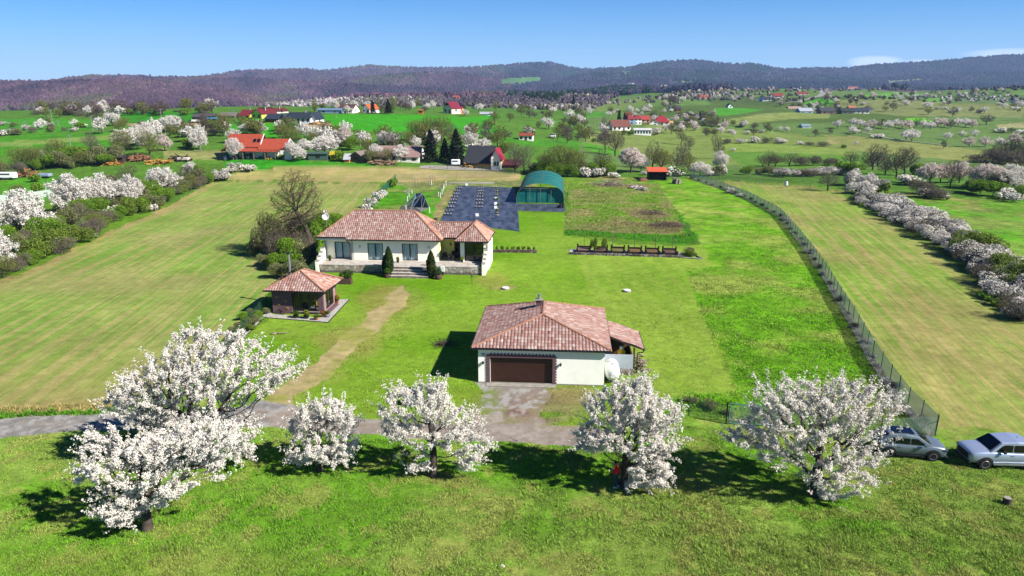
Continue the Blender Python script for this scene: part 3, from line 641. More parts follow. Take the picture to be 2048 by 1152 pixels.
def make_proto(key, seed):
    rs = np.random.RandomState(seed); kind = key.split('/')[0]; lod = key.split('/')[1]
    hi = lod == 'near'
    if kind in ('blossom', 'pinkblossom'):
        h, w = 6.0, 6.6; blobs = lump(rs, h, w, .3); N, par, r, Vt, Ft = skel(rs, h, blobs, .4 if hi else .6, .5 if hi else .9, .018 if hi else .04, .2, 1.2, 900 if hi else 220, 4 if hi else 3, 2600 if hi else 600)
        thin = np.nonzero(r < (.05 if hi else .1))[0]; n = 10500 if hi else 900; k = rs.choice(thin, n); C = N[k] + rs.normal(size=(n, 3)) * (.15 if hi else .28)
        V, F = leaf_quads(C, .19 if hi else .5, rs, 1.0, np.array([.3, -.3, .7]))
        pc = petal_cols(n, rs, '#f2ede6' if kind == 'blossom' else '#e6d8d0', .1, .98)
        m = M_petal; trunk = (Vt, Ft); extra = None
    elif kind == 'thorn':      # blackthorn: low and dense, white over dark twigs
        h, w = 3.0, 3.6; blobs = [(rs.normal() * .8, rs.normal() * .8, h * rs.uniform(.3, .66), w * rs.uniform(.18, .32), w * rs.uniform(.18, .32), h * rs.uniform(.2, .32)) for _ in range(9)]
        n = 4200 if hi else 520; C, d = in_blobs(blobs, n, rs, .8); C[:, 2] = np.maximum(C[:, 2], .15)
        V, F = leaf_quads(C, .15 if hi else .42, rs, 1.0, d * .5 + np.array([.4, -.35, .8]))
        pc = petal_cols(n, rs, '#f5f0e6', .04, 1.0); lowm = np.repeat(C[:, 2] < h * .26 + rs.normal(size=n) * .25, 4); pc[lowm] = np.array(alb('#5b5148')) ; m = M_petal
        nt = 1300 if hi else 140; Cb, db = in_blobs(blobs, nt, rs, .35); Cb[:, 2] = np.maximum(Cb[:, 2], .1); Vb, Fb = leaf_quads(Cb, .7 if hi else 1.0, rs, .07 if hi else .14)
        extra = (Vb, Fb, cols(nt, rs, ['#4b4039', '#5f5249', '#3f372f']))
        N, par, r, Vt, Ft = skel(rs, h, blobs, .35, .6, .02, .07, .3, 90, 3, 260); trunk = (Vt, Ft)
    elif kind in ('green', 'olive', 'lime'):
        h, w = 3.6, 4.2; blobs = [(rs.normal() * .8, rs.normal() * .8, h * rs.uniform(.3, .68), w * rs.uniform(.2, .32), w * rs.uniform(.2, .32), h * rs.uniform(.2, .3)) for _ in range(9)]
        n = 7000 if hi else 750; C, d = in_blobs(blobs, n, rs, .7); C[:, 2] = np.maximum(C[:, 2], .12)
        V, F = leaf_quads(C, .17 if hi else .5, rs, 1.0, d * .5)
        pal = {'green': ['#93c426', '#7fb020', '#a6d42c', '#6a9c1c', '#8cb238'], 'olive': ['#9aa45a', '#aab272', '#84904e', '#b4b684'], 'lime': ['#86a82a', '#97b83c', '#7a9a28', '#a8b850']}[kind]
        pc = cols(n, rs, pal, .2); m = M_leaf
        nt = 500 if hi else 90; Cb, db = in_blobs(blobs, nt, rs, .3); Cb[:, 2] = np.maximum(Cb[:, 2], .1); Vb, Fb = leaf_quads(Cb, .8 if hi else 1.0, rs, .06 if hi else .12); extra = (Vb, Fb, cols(nt, rs, ['#57503a', '#6e6654']))
        N, par, r, Vt, Ft = skel(rs, h, blobs, .4, .7, .02, .09, .4, 90, 3, 260); trunk = (Vt, Ft)
    elif kind in ('bare', 'greybare', 'budding'):
        h, w = 8.0, 7.0; blobs = lump(rs, h, w, .25, 8, .78)
        N, par, r, Vt, Ft = skel(rs, h, blobs, .35 if hi else .55, .42 if hi else .75, .016 if hi else .045, .24, 1.5, 1500 if hi else 340, 4 if hi else 3, 4200 if hi else 900)
        haskid = np.zeros(len(N), bool); haskid[par[1:]] = True; thin = np.nonzero(r < (.05 if hi else .1))[0]
        n = 5200 if hi else 1100; k = rs.choice(thin, n); ctr = np.array([0, 0, h * .35]); C = N[k] + rs.normal(size=(n, 3)) * (.14 if hi else .25); V, F = leaf_quads(C, .5 if hi else 1.1, rs, .05 if hi else .09, None)
        pal = {'bare': ['#77695e', '#877a70', '#63564c'], 'greybare': ['#8a8078', '#9a9086', '#7a7068'], 'budding': ['#8a8a4a', '#9a965a', '#76704a', '#a4ae50']}[kind]
        pc = cols(n, rs, pal); m = M_twig; trunk = (Vt, Ft); extra = None
        if kind == 'budding':
            nb = 4200 if hi else 500; kb = rs.choice(thin, nb); Cb = N[kb] + rs.normal(size=(nb, 3)) * .18; Vb, Fb = leaf_quads(Cb, .13 if hi else .34, rs); extra = (Vb, Fb, cols(nb, rs, ['#9aaa40', '#acb84a', '#8a9644']))
    elif kind == 'scrub':      # leafless tangle
        h, w = 3.2, 4.0; blobs = [(rs.normal() * .8, rs.normal() * .8, h * rs.uniform(.3, .6), w * .28, w * .28, h * .3) for _ in range(8)]
        n = 4200 if hi else 700; C, d = in_blobs(blobs, n, rs, .4); C[:, 2] = np.maximum(C[:, 2], .1); V, F = leaf_quads(C, .6 if hi else 1.0, rs, .05 if hi else .1, None)
        pc = cols(n, rs, ['#857a70', '#74685e', '#968c80', '#82825a']); m = M_twig; extra = None
        N, par, r, Vt, Ft = skel(rs, h, blobs, .4, .7, .02, .07, .3, 90, 3, 260); trunk = (Vt, Ft)
    elif kind == 'conifer':
        h, w = 9.0, 4.6; n = 5200 if hi else 900; t = rs.uniform(.03, 1, n) ** .8; a = rs.uniform(0, 2 * math.pi, n)
        lay = .86 + .14 * np.cos(t * 60) ; rr = (1 - t) ** .75 * w / 2 * lay * rs.uniform(.55, 1.05, n) * (1 + .16 * np.sin(a * 3 + t * 9)); C = np.stack([np.cos(a) * rr, np.sin(a) * rr, h * t - rr * .12 + .3], 1)
        V, F = leaf_quads(C, .34 if hi else .75, rs, 1.3, np.stack([np.cos(a) * .5, np.sin(a) * .5, np.full(n, .5)], 1)); pc = cols(n, rs, ['#2b3f22', '#24361e', '#35492a', '#1f2f1c'], .25); m = M_leaf; extra = None
        Vt, Ft = tubes(np.array([[0, 0, 0.]]), np.array([[0, 0, h * .9]]), np.array([.16]), np.array([.03]), 6); trunk = (Vt, Ft)
    elif kind == 'poplar':
        h, w = 9.0, 4.2; blobs = [(rs.normal() * .4, rs.normal() * .4, h * z, w * q, w * q, h * .14) for z, q in ((.25, .3), (.4, .38), (.55, .36), (.7, .3), (.84, .2))]
        N, par, r, Vt, Ft = skel(rs, h, blobs, .6, .8, .03, .18, 1.2, 260, 3, 700); n = 4000 if hi else 700; C, d = in_blobs(blobs, n, rs, .5)
        V, F = leaf_quads(C, .2 if hi else .45, rs, 1.0, d * .3); pc = cols(n, rs, ['#9aac4e', '#aab95c', '#8a9a44', '#b5b860'], .15); m = M_leaf; trunk = (Vt, Ft); extra = None
    Vt, Ft = trunk
    parts = [(Vt, Ft, 0, np.array(alb('#4a423c'))), (V, F, 1, pc)]
    if extra is not None: parts.append((extra[0], extra[1], 2, extra[2]))
    mats = [M_bark, m, M_twig if kind != 'budding' else M_leaf]
    if hi:
        me_t = mesh_np('trunk', Vt, Ft, M_bark, smooth=True)
        if extra is not None: a, b, mi, c = proto_join([(V, F, 0, pc), (extra[0], extra[1], 1, extra[2])]); me_c = mesh_np('crown', a, b, [m, mats[2]], col=c, midx=mi)
        else: me_c = mesh_np('crown', V, F, m, col=pc)
        d = (me_t.data, me_c.data)
        for o in (me_t, me_c): bpy.data.objects.remove(o)
    else:
        a, b, mi, c = proto_join(parts); o = mesh_np('tree', a, b, mats, col=c, midx=mi); d = (o.data,); bpy.data.objects.remove(o)
    PROTO[key] = PROTO.get(key, []) + [(d, h, w)]
NAMES = {'blossom': ('blossom_tree', 'tree'), 'pinkblossom': ('blossom_tree', 'tree'), 'thorn': ('blackthorn_bush', 'bush'), 'green': ('green_bush', 'bush'), 'olive': ('olive_bush', 'bush'), 'lime': ('lime_green_bush', 'bush'),
         'bare': ('bare_tree', 'tree'), 'greybare': ('bare_tree', 'tree'), 'budding': ('budding_tree', 'tree'), 'scrub': ('leafless_bush', 'bush'), 'conifer': ('conifer_tree', 'tree'), 'poplar': ('poplar_tree', 'tree')}
DESC = {'blossom': 'white flowering tree', 'pinkblossom': 'pinkish flowering tree', 'thorn': 'white flowering blackthorn bush', 'green': 'dense green bush', 'olive': 'dull olive bush', 'lime': 'lime green bush', 'bare': 'leafless brown tree',
        'greybare': 'leafless pale grey tree', 'budding': 'tree just coming into leaf', 'scrub': 'leafless tangled bush', 'conifer': 'dark green conifer', 'poplar': 'upright yellow-green tree'}
_prs = random.Random(11)
PLANTS = []      # (object, kind, where, px) for the labels written at the end
def plant(kind, px, py, hpx, wpx=None, where='', group=None, lod=None, dy=0.0, own=None):
    """a tree or bush whose foot is seen at (px, py) and which stands hpx photograph pixels tall"""
    g = G(px, py)
    if g is None: return None
    zc = g.y * math.cos(PITCH) + (CAMH - g.z) * math.sin(PITCH)
    H_ = hpx * zc / FPX
    near = lod == 'near' or (lod is None and hpx > 26)
    return plant_at(kind, g.x, g.y, g.z, H_, None if wpx is None else wpx * zc / FPX, near, where, group, own, px)
def plant_at(kind, x, y, z, H_, W_, near, where, group, own=None, px=0):
    key = kind + ('/near' if near else '/far')
    if key not in PROTO:
        for i in range(3): make_proto(key, hash_(key) + i * 7)
    d, h, w = _prs.choice(PROTO[key]); nm, cat = NAMES[kind]
    s = H_ / h; sw = s * _prs.uniform(.9, 1.1) if W_ is None else W_ / w
    if near:
        o = empty(nm, (x, y, z)); 
        for part, me in zip(('trunk', 'crown'), d):
            c = bpy.data.objects.new(part, me); COL.objects.link(c); c.parent = o
    else:
        o = bpy.data.objects.new(nm, d[0]); COL.objects.link(o); o.location = (x, y, z)
    o.location.z -= .05 * s
    o.rotation_euler = (0, 0, _prs.uniform(0, 6.283)); o.scale = (sw, sw, s)
    tag(o, own, cat, group); 
    PLANTS.append((o, kind, where, px, own)); return o
def hash_(s):
    v = 7
    for ch in s: v = (v * 31 + ord(ch)) % 99991
    return v
# ------------------------------------------------------------------ the six flowering trees in front
def blob_px(base, lst):
    """crown lobes given as seen: (px, py, rx, ry, depth offset, depth radius) -> ellipsoids in the tree's own space"""
    out = []
    for px, py, rx, ry, dy, rd in lst:
        Y = base.y + dy; zz = CAMH + Y * py2t(py); zc = Y * math.cos(PITCH) + (CAMH - zz) * math.sin(PITCH)
        out.append((px2u(px, py) * Y - base.x, dy, zz - base.z, rx * zc / FPX, rd, ry * zc / FPX)); 
    return out
GH = 'flowering cherry trees along the foreground meadow'
b = P(295, 1058); hero_tree('cherry_tree', b, blob_px(b, [(320,905,90,34,0.2,2.0),(165,935,26,10,0,.6),(185,890,26,8,.2,.5),(260,925,75,35,-.3,1.8),(400,880,70,32,.3,1.6),(200,905,45,16,.2,1.0),(180,945,35,14,-.2,.9),(240,1005,48,38,-.6,1.3),(310,990,38,22,-.6,1.0),(345,945,70,34,0,1.9),(210,870,40,12,.2,.8),(420,935,45,16,.2,1.0)]),
  'leaning white cherry tree with bare lower trunk, in front of the widest one', np.random.RandomState(3), .26, 1500, 5200, .42, (0.15, 0), 2.0, 70, group=GH)
b = P(405, 930); hero_tree('cherry_tree', b, blob_px(b, [(400,730,90,45,0,2.6),(330,770,90,40,0,2.4),(270,800,55,26,0,1.8),(450,700,60,35,.5,2.0),(395,680,55,22,.4,1.5),(545,735,58,26,.2,1.5),(500,760,60,24,0,1.6),(580,745,26,12,.2,.9),(400,810,95,36,-.2,2.4),(380,860,80,34,-.5,2.0),(470,850,42,40,-.6,1.5),(480,900,24,22,-.8,1.0),(320,830,50,30,0,1.8),(290,715,20,8,.3,.6)]),
  'widest and tallest white cherry tree, reaching over the gravel road', np.random.RandomState(8), .42, 2600, 9800, .42, (-.3, .2), 2.3, 110, group=GH)
b = P(640, 942); hero_tree('cherry_tree', b, blob_px(b, [(645,830,45,28,.2,1.3),(620,855,42,20,.1,1.2),(680,845,38,24,.1,1.2),(645,885,62,22,-.1,1.5),(610,905,35,16,-.2,1.0),(665,910,38,14,-.2,1.1),(650,808,22,14,.1,.7)]),
  'smallest white cherry tree, round crown on a short stem', np.random.RandomState(12), .2, 900, 3500, .36, (0, 0), 1.0, 45, group=GH)
b = P(868, 952); hero_tree('cherry_tree', b, blob_px(b, [(830,800,55,24,0,1.5),(800,825,42,22,.1,1.3),(865,800,38,30,.1,1.4),(880,780,18,22,.1,.7),(890,845,60,26,0,1.7),(925,850,38,26,0,1.3),(850,860,60,22,-.1,1.6),(800,860,36,12,-.1,1.0),(955,895,30,22,-.3,1.0),(925,920,18,24,-.4,.8),(835,905,26,10,-.3,.8),(900,880,30,18,-.1,1.0),(822,935,16,7,-.4,.5)]),
  'open white cherry tree with a tall bare trunk and a gap in its crown', np.random.RandomState(21), .24, 1150, 3500, .42, (0, .1), 2.1, 70, group=GH)
b = P(1250, 972); hero_tree('cherry_tree', b, blob_px(b, [(1265,800,55,34,.2,1.8),(1215,815,45,26,.2,1.5),(1320,830,42,30,.2,1.5),(1285,770,18,20,.2,.8),(1270,865,75,34,0,2.1),(1205,868,44,22,.2,1.5),(1325,880,36,26,0,1.3),(1280,915,55,26,-.3,1.6),(1300,945,38,24,-.5,1.2),(1185,885,36,14,.3,1.1),(1270,965,22,10,-.6,.7),(1345,830,22,12,.1,.7)]),
  'dense upright white cherry tree beside the person in the red jacket', np.random.RandomState(30), .3, 1700, 7800, .38, (0, .1), 1.9, 80, group=GH, clear=lambda c: (c[:, 0] < -.12) & (c[:, 0] > -1.2) & (c[:, 2] < 2.35 + np.clip(-c[:, 1], -1, 2) * .55))
b = P(1630, 990); hero_tree('cherry_tree', b, blob_px(b, [(1590,795,75,26,.2,1.9),(1680,792,75,28,.2,1.9),(1745,808,50,28,.3,1.5),(1480,880,30,14,.1,.9),(1550,830,50,24,.2,1.7),(1640,840,100,34,0,2.5),(1510,870,46,22,0,1.6),(1728,860,48,28,0,1.6),(1560,890,66,26,-.1,1.9),(1660,895,70,30,-.2,1.9),(1725,905,36,22,-.2,1.3),(1640,940,46,30,-.6,1.4),(1700,950,42,22,-.6,1.3),(1660,985,26,18,-.9,.8),(1560,915,40,14,-.3,1.1)]),
  'broad flat-topped white cherry tree beside the parked cars', np.random.RandomState(44), .34, 2300, 7600, .44, (0, .1), 1.7, 120, group=GH)
# ------------------------------------------------------------------ building materials
def M_stucco(name, c):
    t = NT(name); v = t.coord('Object'); f = t.ramp(t.noise(v, 1.2, 5), .3, .7, .93, 1.04); cc = t.n('ShaderNodeVectorMath', operation='SCALE'); cc.inputs[0].default_value = c; t.l(f, cc.inputs['Scale'])
    t.bump(t.noise(v, 40, 3), .25, .01); return t.fin(cc.outputs[0], .9, .1)
def M_stone(name, sc=2.2, pal=('#8f877c', '#d8cfc2', '#a8937f'), gap='#4a443e', thr=.05, soot=None):
    t = NT(name); v = t.coord('Object'); a = t.n('ShaderNodeTexVoronoi', feature='DISTANCE_TO_EDGE'); b = t.n('ShaderNodeTexVoronoi')
    for n in (a, b): t.l(v, n.inputs[0]); n.inputs['Scale'].default_value = sc
    sp = t.n('ShaderNodeSeparateColor'); t.l(b.outputs['Color'], sp.inputs[0])
    col = t.mix(t.ramp(sp.outputs[0], .3, .7), alb(pal[0]), alb(pal[1])); col = t.mix(t.ramp(sp.outputs[1], .6, .9), col, alb(pal[2]))
    col = t.mix(t.ramp(t.noise(v, 6, 4), .5, .8, 0, .5), col, alb('#4d4a46'))
    if soot is not None:
        sz = t.n('ShaderNodeSeparateXYZ'); t.l(v, sz.inputs[0]); w = t.math('ADD', sz.outputs[2], t.math('MULTIPLY', t.noise(v, 1.6, 4), .5)); col = t.mix(t.ramp(w, soot, soot + .12, .85, 0), col, alb('#7d7873'))
    col = t.mix(t.ramp(a.outputs[0], thr * .5, thr), alb(gap), col); t.bump(t.ramp(a.outputs[0], 0, .12), .7, .03); return t.fin(col, .9, .1)
def M_brick(name, c1, c2, cm, sc=4.0, w=.5, h=.22):
    t = NT(name); v = t.coord('Object'); s = t.n('ShaderNodeSeparateXYZ'); t.l(v, s.inputs[0]); c = t.n('ShaderNodeCombineXYZ'); t.l(t.math('ADD', s.outputs[0], s.outputs[1]), c.inputs[0]); t.l(s.outputs[2], c.inputs[1])
    b = t.n('ShaderNodeTexBrick'); t.l(c.outputs[0], b.inputs[0]); b.inputs['Color1'].default_value = tuple(c1) + (1,); b.inputs['Color2'].default_value = tuple(c2) + (1,); b.inputs['Mortar'].default_value = tuple(cm) + (1,)
    b.inputs['Scale'].default_value = sc; b.inputs['Mortar Size'].default_value = .02; b.inputs['Brick Width'].default_value = w; b.inputs['Row Height'].default_value = h
    cc = t.mix(t.ramp(t.noise(v, 3, 4), .35, .7, 0, .3), b.outputs[0], c2); return t.fin(cc, .85, .15)
def M_glass(name='glass', tint=(.93, .97, .97), mixf=.25):
    t = NT(name); tr = t.n('ShaderNodeBsdfTransparent'); tr.inputs[0].default_value = tint + (1,); gl = t.n('ShaderNodeBsdfGlossy'); gl.inputs['Roughness'].default_value = .03
    fr = t.n('ShaderNodeFresnel'); fr.inputs[0].default_value = 1.5; f = t.math('ADD', t.math('MULTIPLY', fr.outputs[0], .45), .01)
    mx = t.n('ShaderNodeMixShader'); t.l(f, mx.inputs[0]); t.l(tr.outputs[0], mx.inputs[1]); t.l(gl.outputs[0], mx.inputs[2]); t.l(mx.outputs[0], t.out.inputs[0]); t.t.nodes.remove(t.b); return t.m
m_white = M_stucco('cream_render', srgb('#f8f5e2', .9)); m_mint = M_stucco('pale_mint_render', srgb('#f5f5ec', .88)); m_yellow = M_stucco('yellow_render', srgb('#efeb8a', .85))
m_dark = M_plain('dark_brown_trim', alb('#33241e'), .5, .15); m_black = M_plain('black_metal', alb('#1d1d20'), .4, .1, spec=.5); m_glass = M_glass()
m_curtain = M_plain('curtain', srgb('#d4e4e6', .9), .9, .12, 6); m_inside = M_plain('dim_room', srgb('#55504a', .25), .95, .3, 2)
m_tile = M_attr('roof_tiles', .8, .2, .12, 3.0); m_soffit = M_plain('soffit', alb('#5a4a40'), .8); m_metal = M_plain('galvanised_metal', srgb('#c5c8cb', .6), .35, .1, metal=.7)
m_wood = M_plain('weathered_timber', alb('#6b5140'), .85, .3, 5); m_woodd = M_plain('dark_timber', alb('#3c2c25'), .85, .3, 5); m_con = M_plain('concrete', alb('#b9b3a8'), .9, .2, 2); m_wht = M_plain('white_paint', srgb('#f4f4f2', .62), .5, .05)
m_purple = M_brick('violet_brick', alb('#8d6a72'), alb('#735664'), alb('#a58f90'), 4.2); m_pot = M_plain('terracotta', alb('#b0623f'), .8, .15)
TILEPAL = ['#c6a096', '#bf978c', '#b68b80', '#cbaaa0', '#d6bfb6', '#c1998e', '#b18378', '#cdb0a6', '#c39c92', '#bb9086']
def roof_face(poly, eave_dir, pal=TILEPAL, w=.28, cr=.36, amp=.075, rs=None, name='tiles', parent=None, th=.07):
    """a slope of barrel tiles: poly = 3-D points (coplanar), eave_dir = along the eave"""
    rs = rs or np.random.RandomState(1); Pn = np.array(poly, float); e = np.array(eave_dir, float); e /= np.linalg.norm(e)
    nrm = np.cross(Pn[1] - Pn[0], Pn[2] - Pn[0]); nrm /= np.linalg.norm(nrm); nrm = nrm if nrm[2] > 0 else -nrm
    up = np.cross(nrm, e); up = up if up[2] > 0 else -up; O = Pn[0]
    S = (Pn - O) @ e; T = (Pn - O) @ up; n = len(Pn); per = 6
    s0, s1 = S.min(), S.max(); ns = int((s1 - s0) / w * per) + 2; ss = np.linspace(s0 + 1e-4, s1 - 1e-4, ns)
    lo = np.full(ns, 1e9); hi = np.full(ns, -1e9)
    for i in range(n):
        j = (i + 1) % n
        if abs(S[i] - S[j]) < 1e-9: continue
        m = (ss >= min(S[i], S[j])) & (ss <= max(S[i], S[j])); t = T[i] + (T[j] - T[i]) * (ss[m] - S[i]) / (S[j] - S[i]); lo[m] = np.minimum(lo[m], t); hi[m] = np.maximum(hi[m], t)
    tl = []; t = T.min()
    while t < T.max() + cr: tl += [t, t + cr * .97]; t += cr
    tl = np.array(tl); SS, TT = np.meshgrid(ss, tl); TC = np.clip(TT, lo[None], hi[None])
    ph = (ss - s0) / w; prof = np.abs(np.sin(ph * math.pi)) ** .7 * amp; step = np.where(np.arange(len(tl)) % 2 == 0, .03, 0.0)
    Hh = prof[None] + step[:, None] + .01 + rs.normal(size=SS.shape) * .003
    V = O + SS[..., None] * e + TC[..., None] * up + Hh[..., None] * nrm
    nr_, nc_ = SS.shape; ix = np.arange(nr_ * nc_).reshape(nr_, nc_); F = np.stack([ix[:-1, :-1], ix[:-1, 1:], ix[1:, 1:], ix[1:, :-1]], -1)
    A_ = (TC[1:, :-1] - TC[:-1, :-1]) + (TC[1:, 1:] - TC[:-1, 1:]); keep = (A_ > 1e-5)
    ci = np.floor(.5 * (ph[:-1] + ph[1:])).astype(int); ri = np.arange(nr_ - 1) // 2; tid = rs.randint(0, len(pal), (ri.max() + 2, ci.max() + 2)); br = rs.uniform(.8, 1.15, tid.shape)
    pc = np.array([alb(h) for h in pal]); c = pc[tid[ri][:, ci]] * br[ri][:, ci][..., None]
    Fk = F[keep]; ck = np.repeat(c[keep], 4, 0)
    o = mesh_np(name, V.reshape(-1, 3), Fk, m_tile, parent, corner_col=ck)
    return o
def ridge(a, b, parent, r=.1, pal='#c08468', name='ridge_cap'):
    a = Vector(a); b = Vector(b); m = MB(); n = max(1, int((b - a).length / .4)); 
    for i in range(n):
        p = a.lerp(b, i / n); q = a.lerp(b, (i + 1.06) / n); m.tube(p, q, r * 1.08, r * .92, 8)
    return m.build(name, RIDM, parent)
RIDM = M_plain('ridge_tiles', alb('#c08a6e'), .8, .25, 5)
def wall(name, x0, x1, z0, z1, holes, mat, parent, at, ang=0.0, t=.3):
    """straight wall in the x direction from x0 to x1 with real openings (hx0, hx1, hz0, hz1); outside face looks to -y"""
    xs = sorted({x0, x1} | {h[0] for h in holes} | {h[1] for h in holes}); zs = sorted({z0, z1} | {h[2] for h in holes} | {h[3] for h in holes}); m = MB(); nx, nz_ = len(xs) - 1, len(zs) - 1
    solid = lambda i, k: 0 <= i < nx and 0 <= k < nz_ and not any(h[0] <= (xs[i] + xs[i + 1]) / 2 <= h[1] and h[2] <= (zs[k] + zs[k + 1]) / 2 <= h[3] for h in holes)
    for i in range(nx):
        for k in range(nz_):
            if not solid(i, k): continue
            a, b, c, d = xs[i], xs[i + 1], zs[k], zs[k + 1]
            m.add([(a, 0, c), (b, 0, c), (b, 0, d), (a, 0, d)], [(0, 1, 2, 3)]); m.add([(a, t, c), (b, t, c), (b, t, d), (a, t, d)], [(3, 2, 1, 0)])
            if not solid(i - 1, k): m.add([(a, 0, c), (a, t, c), (a, t, d), (a, 0, d)], [(3, 2, 1, 0)])
            if not solid(i + 1, k): m.add([(b, 0, c), (b, t, c), (b, t, d), (b, 0, d)], [(0, 1, 2, 3)])
            if not solid(i, k - 1): m.add([(a, 0, c), (b, 0, c), (b, t, c), (a, t, c)], [(3, 2, 1, 0)])
            if not solid(i, k + 1): m.add([(a, 0, d), (b, 0, d), (b, t, d), (a, t, d)], [(0, 1, 2, 3)])
    o = m.build(name, mat, parent); o.location = at; o.rotation_euler = (0, 0, ang); return o
def window(parent, x0, x1, z0, z1, at, ang=0.0, leaves=2, fr=.09, mat=None, curtain=True, name='window', deep=.12, mullions=()):
    """frame with real depth, glass pane and a folded curtain behind it"""
    mat = mat or m_dark; m = MB(); y0, y1 = deep - .06, deep + .02
    m.box(x0, x1, y0, y1, z1 - fr, z1); m.box(x0, x1, y0, y1, z0, z0 + fr); m.box(x0, x0 + fr, y0, y1, z0 + fr, z1 - fr); m.box(x1 - fr, x1, y0, y1, z0 + fr, z1 - fr)
    for i in range(1, leaves):
        c = x0 + (x1 - x0) * i / leaves; m.box(c - fr * .8, c + fr * .8, y0 - .004, y1, z0 + fr, z1 - fr)
    f = m.build(name, mat, parent); f.location = at; f.rotation_euler = (0, 0, ang)
    g = MB(); g.box(x0 + fr, x1 - fr, deep - .02, deep - .012, z0 + fr, z1 - fr); g.build('pane', m_glass, f)
    if curtain:
        n = 60; V = []; F = []
        for i in range(n + 1):
            x = x0 + (x1 - x0) * i / n; yy = deep + .16 + .04 * math.sin(i * 1.15) + .02 * math.sin(i * .4); V += [(x, yy, z0), (x, yy, z1)]
            if i: F.append((2 * i - 2, 2 * i, 2 * i + 1, 2 * i - 1))
        c = MB(); c.add(V, F); c.build('curtain', m_curtain, f)
    return f
def rail(m, pts, r=.06, n=6):
    for a, b in zip(pts[:-1], pts[1:]): m.tube(a, b, r, n=n)
YAW = R(-4)
# ------------------------------------------------------------------ garage
GO = P(957, 765)
gar = empty('garage_building', GO, YAW, 'cream garage with wide brown door and tiled hip roof beside the gravel forecourt', 'garage')
wall('wall', 0, 10.35, 0, 3.0, [(.98, 6.12, 0, 2.3)], m_mint, gar, (0, 0, 0))
wall('wall', 0, 10.4, 0, 3.0, [(6.2, 7.3, 1.2, 2.2)], m_mint, gar, (10.35, .3, 0), R(90)); wall('wall', 0, 10.4, 0, 3.0, [], m_mint, gar, (10.35, 10.7, 0), R(180)); wall('wall', 0, 10.1, 0, 3.0, [], m_mint, gar, (0, 10.4, 0), R(-90))
m = MB(); m.box(-.03, 10.38, -.035, .02, -.05, .1); m.build('plinth', m_con, gar)
# up-and-over door of horizontal boards
m = MB()
for i in range(9): z = .02 + i * .25; m.box(1.0, 6.1, .2 + (.004 if i % 2 else 0), .26, z, z + .242)
m.build('door', M_plain('brown_door_boards', alb('#4a2a20'), .45, .25, 2.5, .4), gar)
m = MB(); m.box(.7, 6.4, -.7, .0, .005, .05); m.build('doorstep', m_con, gar)
# toothed brick surround
m = MB(); rs_ = random.Random(4)
m.box(.72, .98, -.05, .02, 0, 2.56); m.box(6.12, 6.38, -.05, .02, 0, 2.56); m.box(.98, 6.12, -.05, .02, 2.3, 2.56)
z = .12
while z < 2.35: m.box(.62, .72, -.045, .015, z, z + .12); m.box(6.38, 6.48, -.045, .015, z, z + .12); z += .24
x = 1.0
while x < 6.15: m.box(x, x + .14, -.045, .015, 2.56, 2.67); x += .285
m.build('door_surround', m_purple, gar)
for x in (.42, 6.78):
    m = MB(); m.box(x - .03, x + .03, -.06, 0, 1.72, 1.9); m.lathe([(.03, 0), (.06, .03), (.09, .2), (.11, .22), (.02, .3)], 8, (x, -.12, 1.68)); m.build('wall_lamp', m_black, gar)
# enamel house number plate
m = MB(); m.box(.27, .59, -.03, 0, 2.42, 2.62); pl = m.build('number_plate', M_plain('blue_enamel', srgb('#3a68b8', .7), .4, .05), gar)
m = MB(); m.box(.295, .565, -.034, -.031, 2.44, 2.6); m.build('plate_face', m_wht, pl)
m = MB()
def seg_digit(m, ox, segs, w=.075, h=.13, t=.02, y=-.037):
    S = {'a': (0, w, h - t, h), 'g': (0, w, h / 2 - t / 2, h / 2 + t / 2), 'd': (0, w, 0, t), 'f': (0, t, h / 2, h), 'b': (w - t, w, h / 2, h), 'e': (0, t, 0, h / 2), 'c': (w - t, w, 0, h / 2)}
    for q in segs: x0, x1, z0, z1 = S[q]; m.box(ox + x0, ox + x1, y, y + .003, 2.455 + z0, 2.455 + z1)
seg_digit(m, .34, 'agdfbc'); seg_digit(m, .445, 'agdfbec'); m.build('digits', M_plain('blue_digits', srgb('#2a58b0', .7), .5, .02), pl)
# roof: front hip, two long slopes, the right one running on over the lean-to
E = 3.12; Zr = 4.85
FL, FR_, BL, BR_ = (-.5, -.25, E), (10.85, -.25, E), (-.42, 10.95, E), (10.95, 10.95, E); A1, A2 = (5.17, 3.6, Zr), (5.2, 7.3, Zr)
rf = MB(); rf.slab([FL, FR_, BR_, BL], .1); roof = rf.build('roof', m_soffit, gar)
roof_face([FL, FR_, A1], (1, 0, 0), parent=roof, name='front_slope'); roof_face([FL, A1, A2, BL], (0, 1, 0), parent=roof, name='left_slope', rs=np.random.RandomState(2))
# right slope continues down to the lean-to
gk = (Zr - E) / (10.9 - 5.17); ze = E - gk * 2.85
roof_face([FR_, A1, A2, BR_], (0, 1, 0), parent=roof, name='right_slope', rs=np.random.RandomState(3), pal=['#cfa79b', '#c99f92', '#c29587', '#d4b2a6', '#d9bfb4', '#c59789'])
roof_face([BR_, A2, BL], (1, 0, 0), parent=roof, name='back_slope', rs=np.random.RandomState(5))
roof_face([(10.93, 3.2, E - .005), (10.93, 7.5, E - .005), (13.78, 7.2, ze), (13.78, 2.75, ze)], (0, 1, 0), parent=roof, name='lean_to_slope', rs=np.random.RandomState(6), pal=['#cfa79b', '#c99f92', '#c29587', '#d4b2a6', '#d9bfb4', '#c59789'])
m = MB(); m.slab([(10.93, 3.2, E - .03), (13.78, 2.75, ze - .02), (13.78, 7.2, ze - .02), (10.93, 7.5, E - .03)], .08); m.build('lean_to_deck', m_soffit, roof)
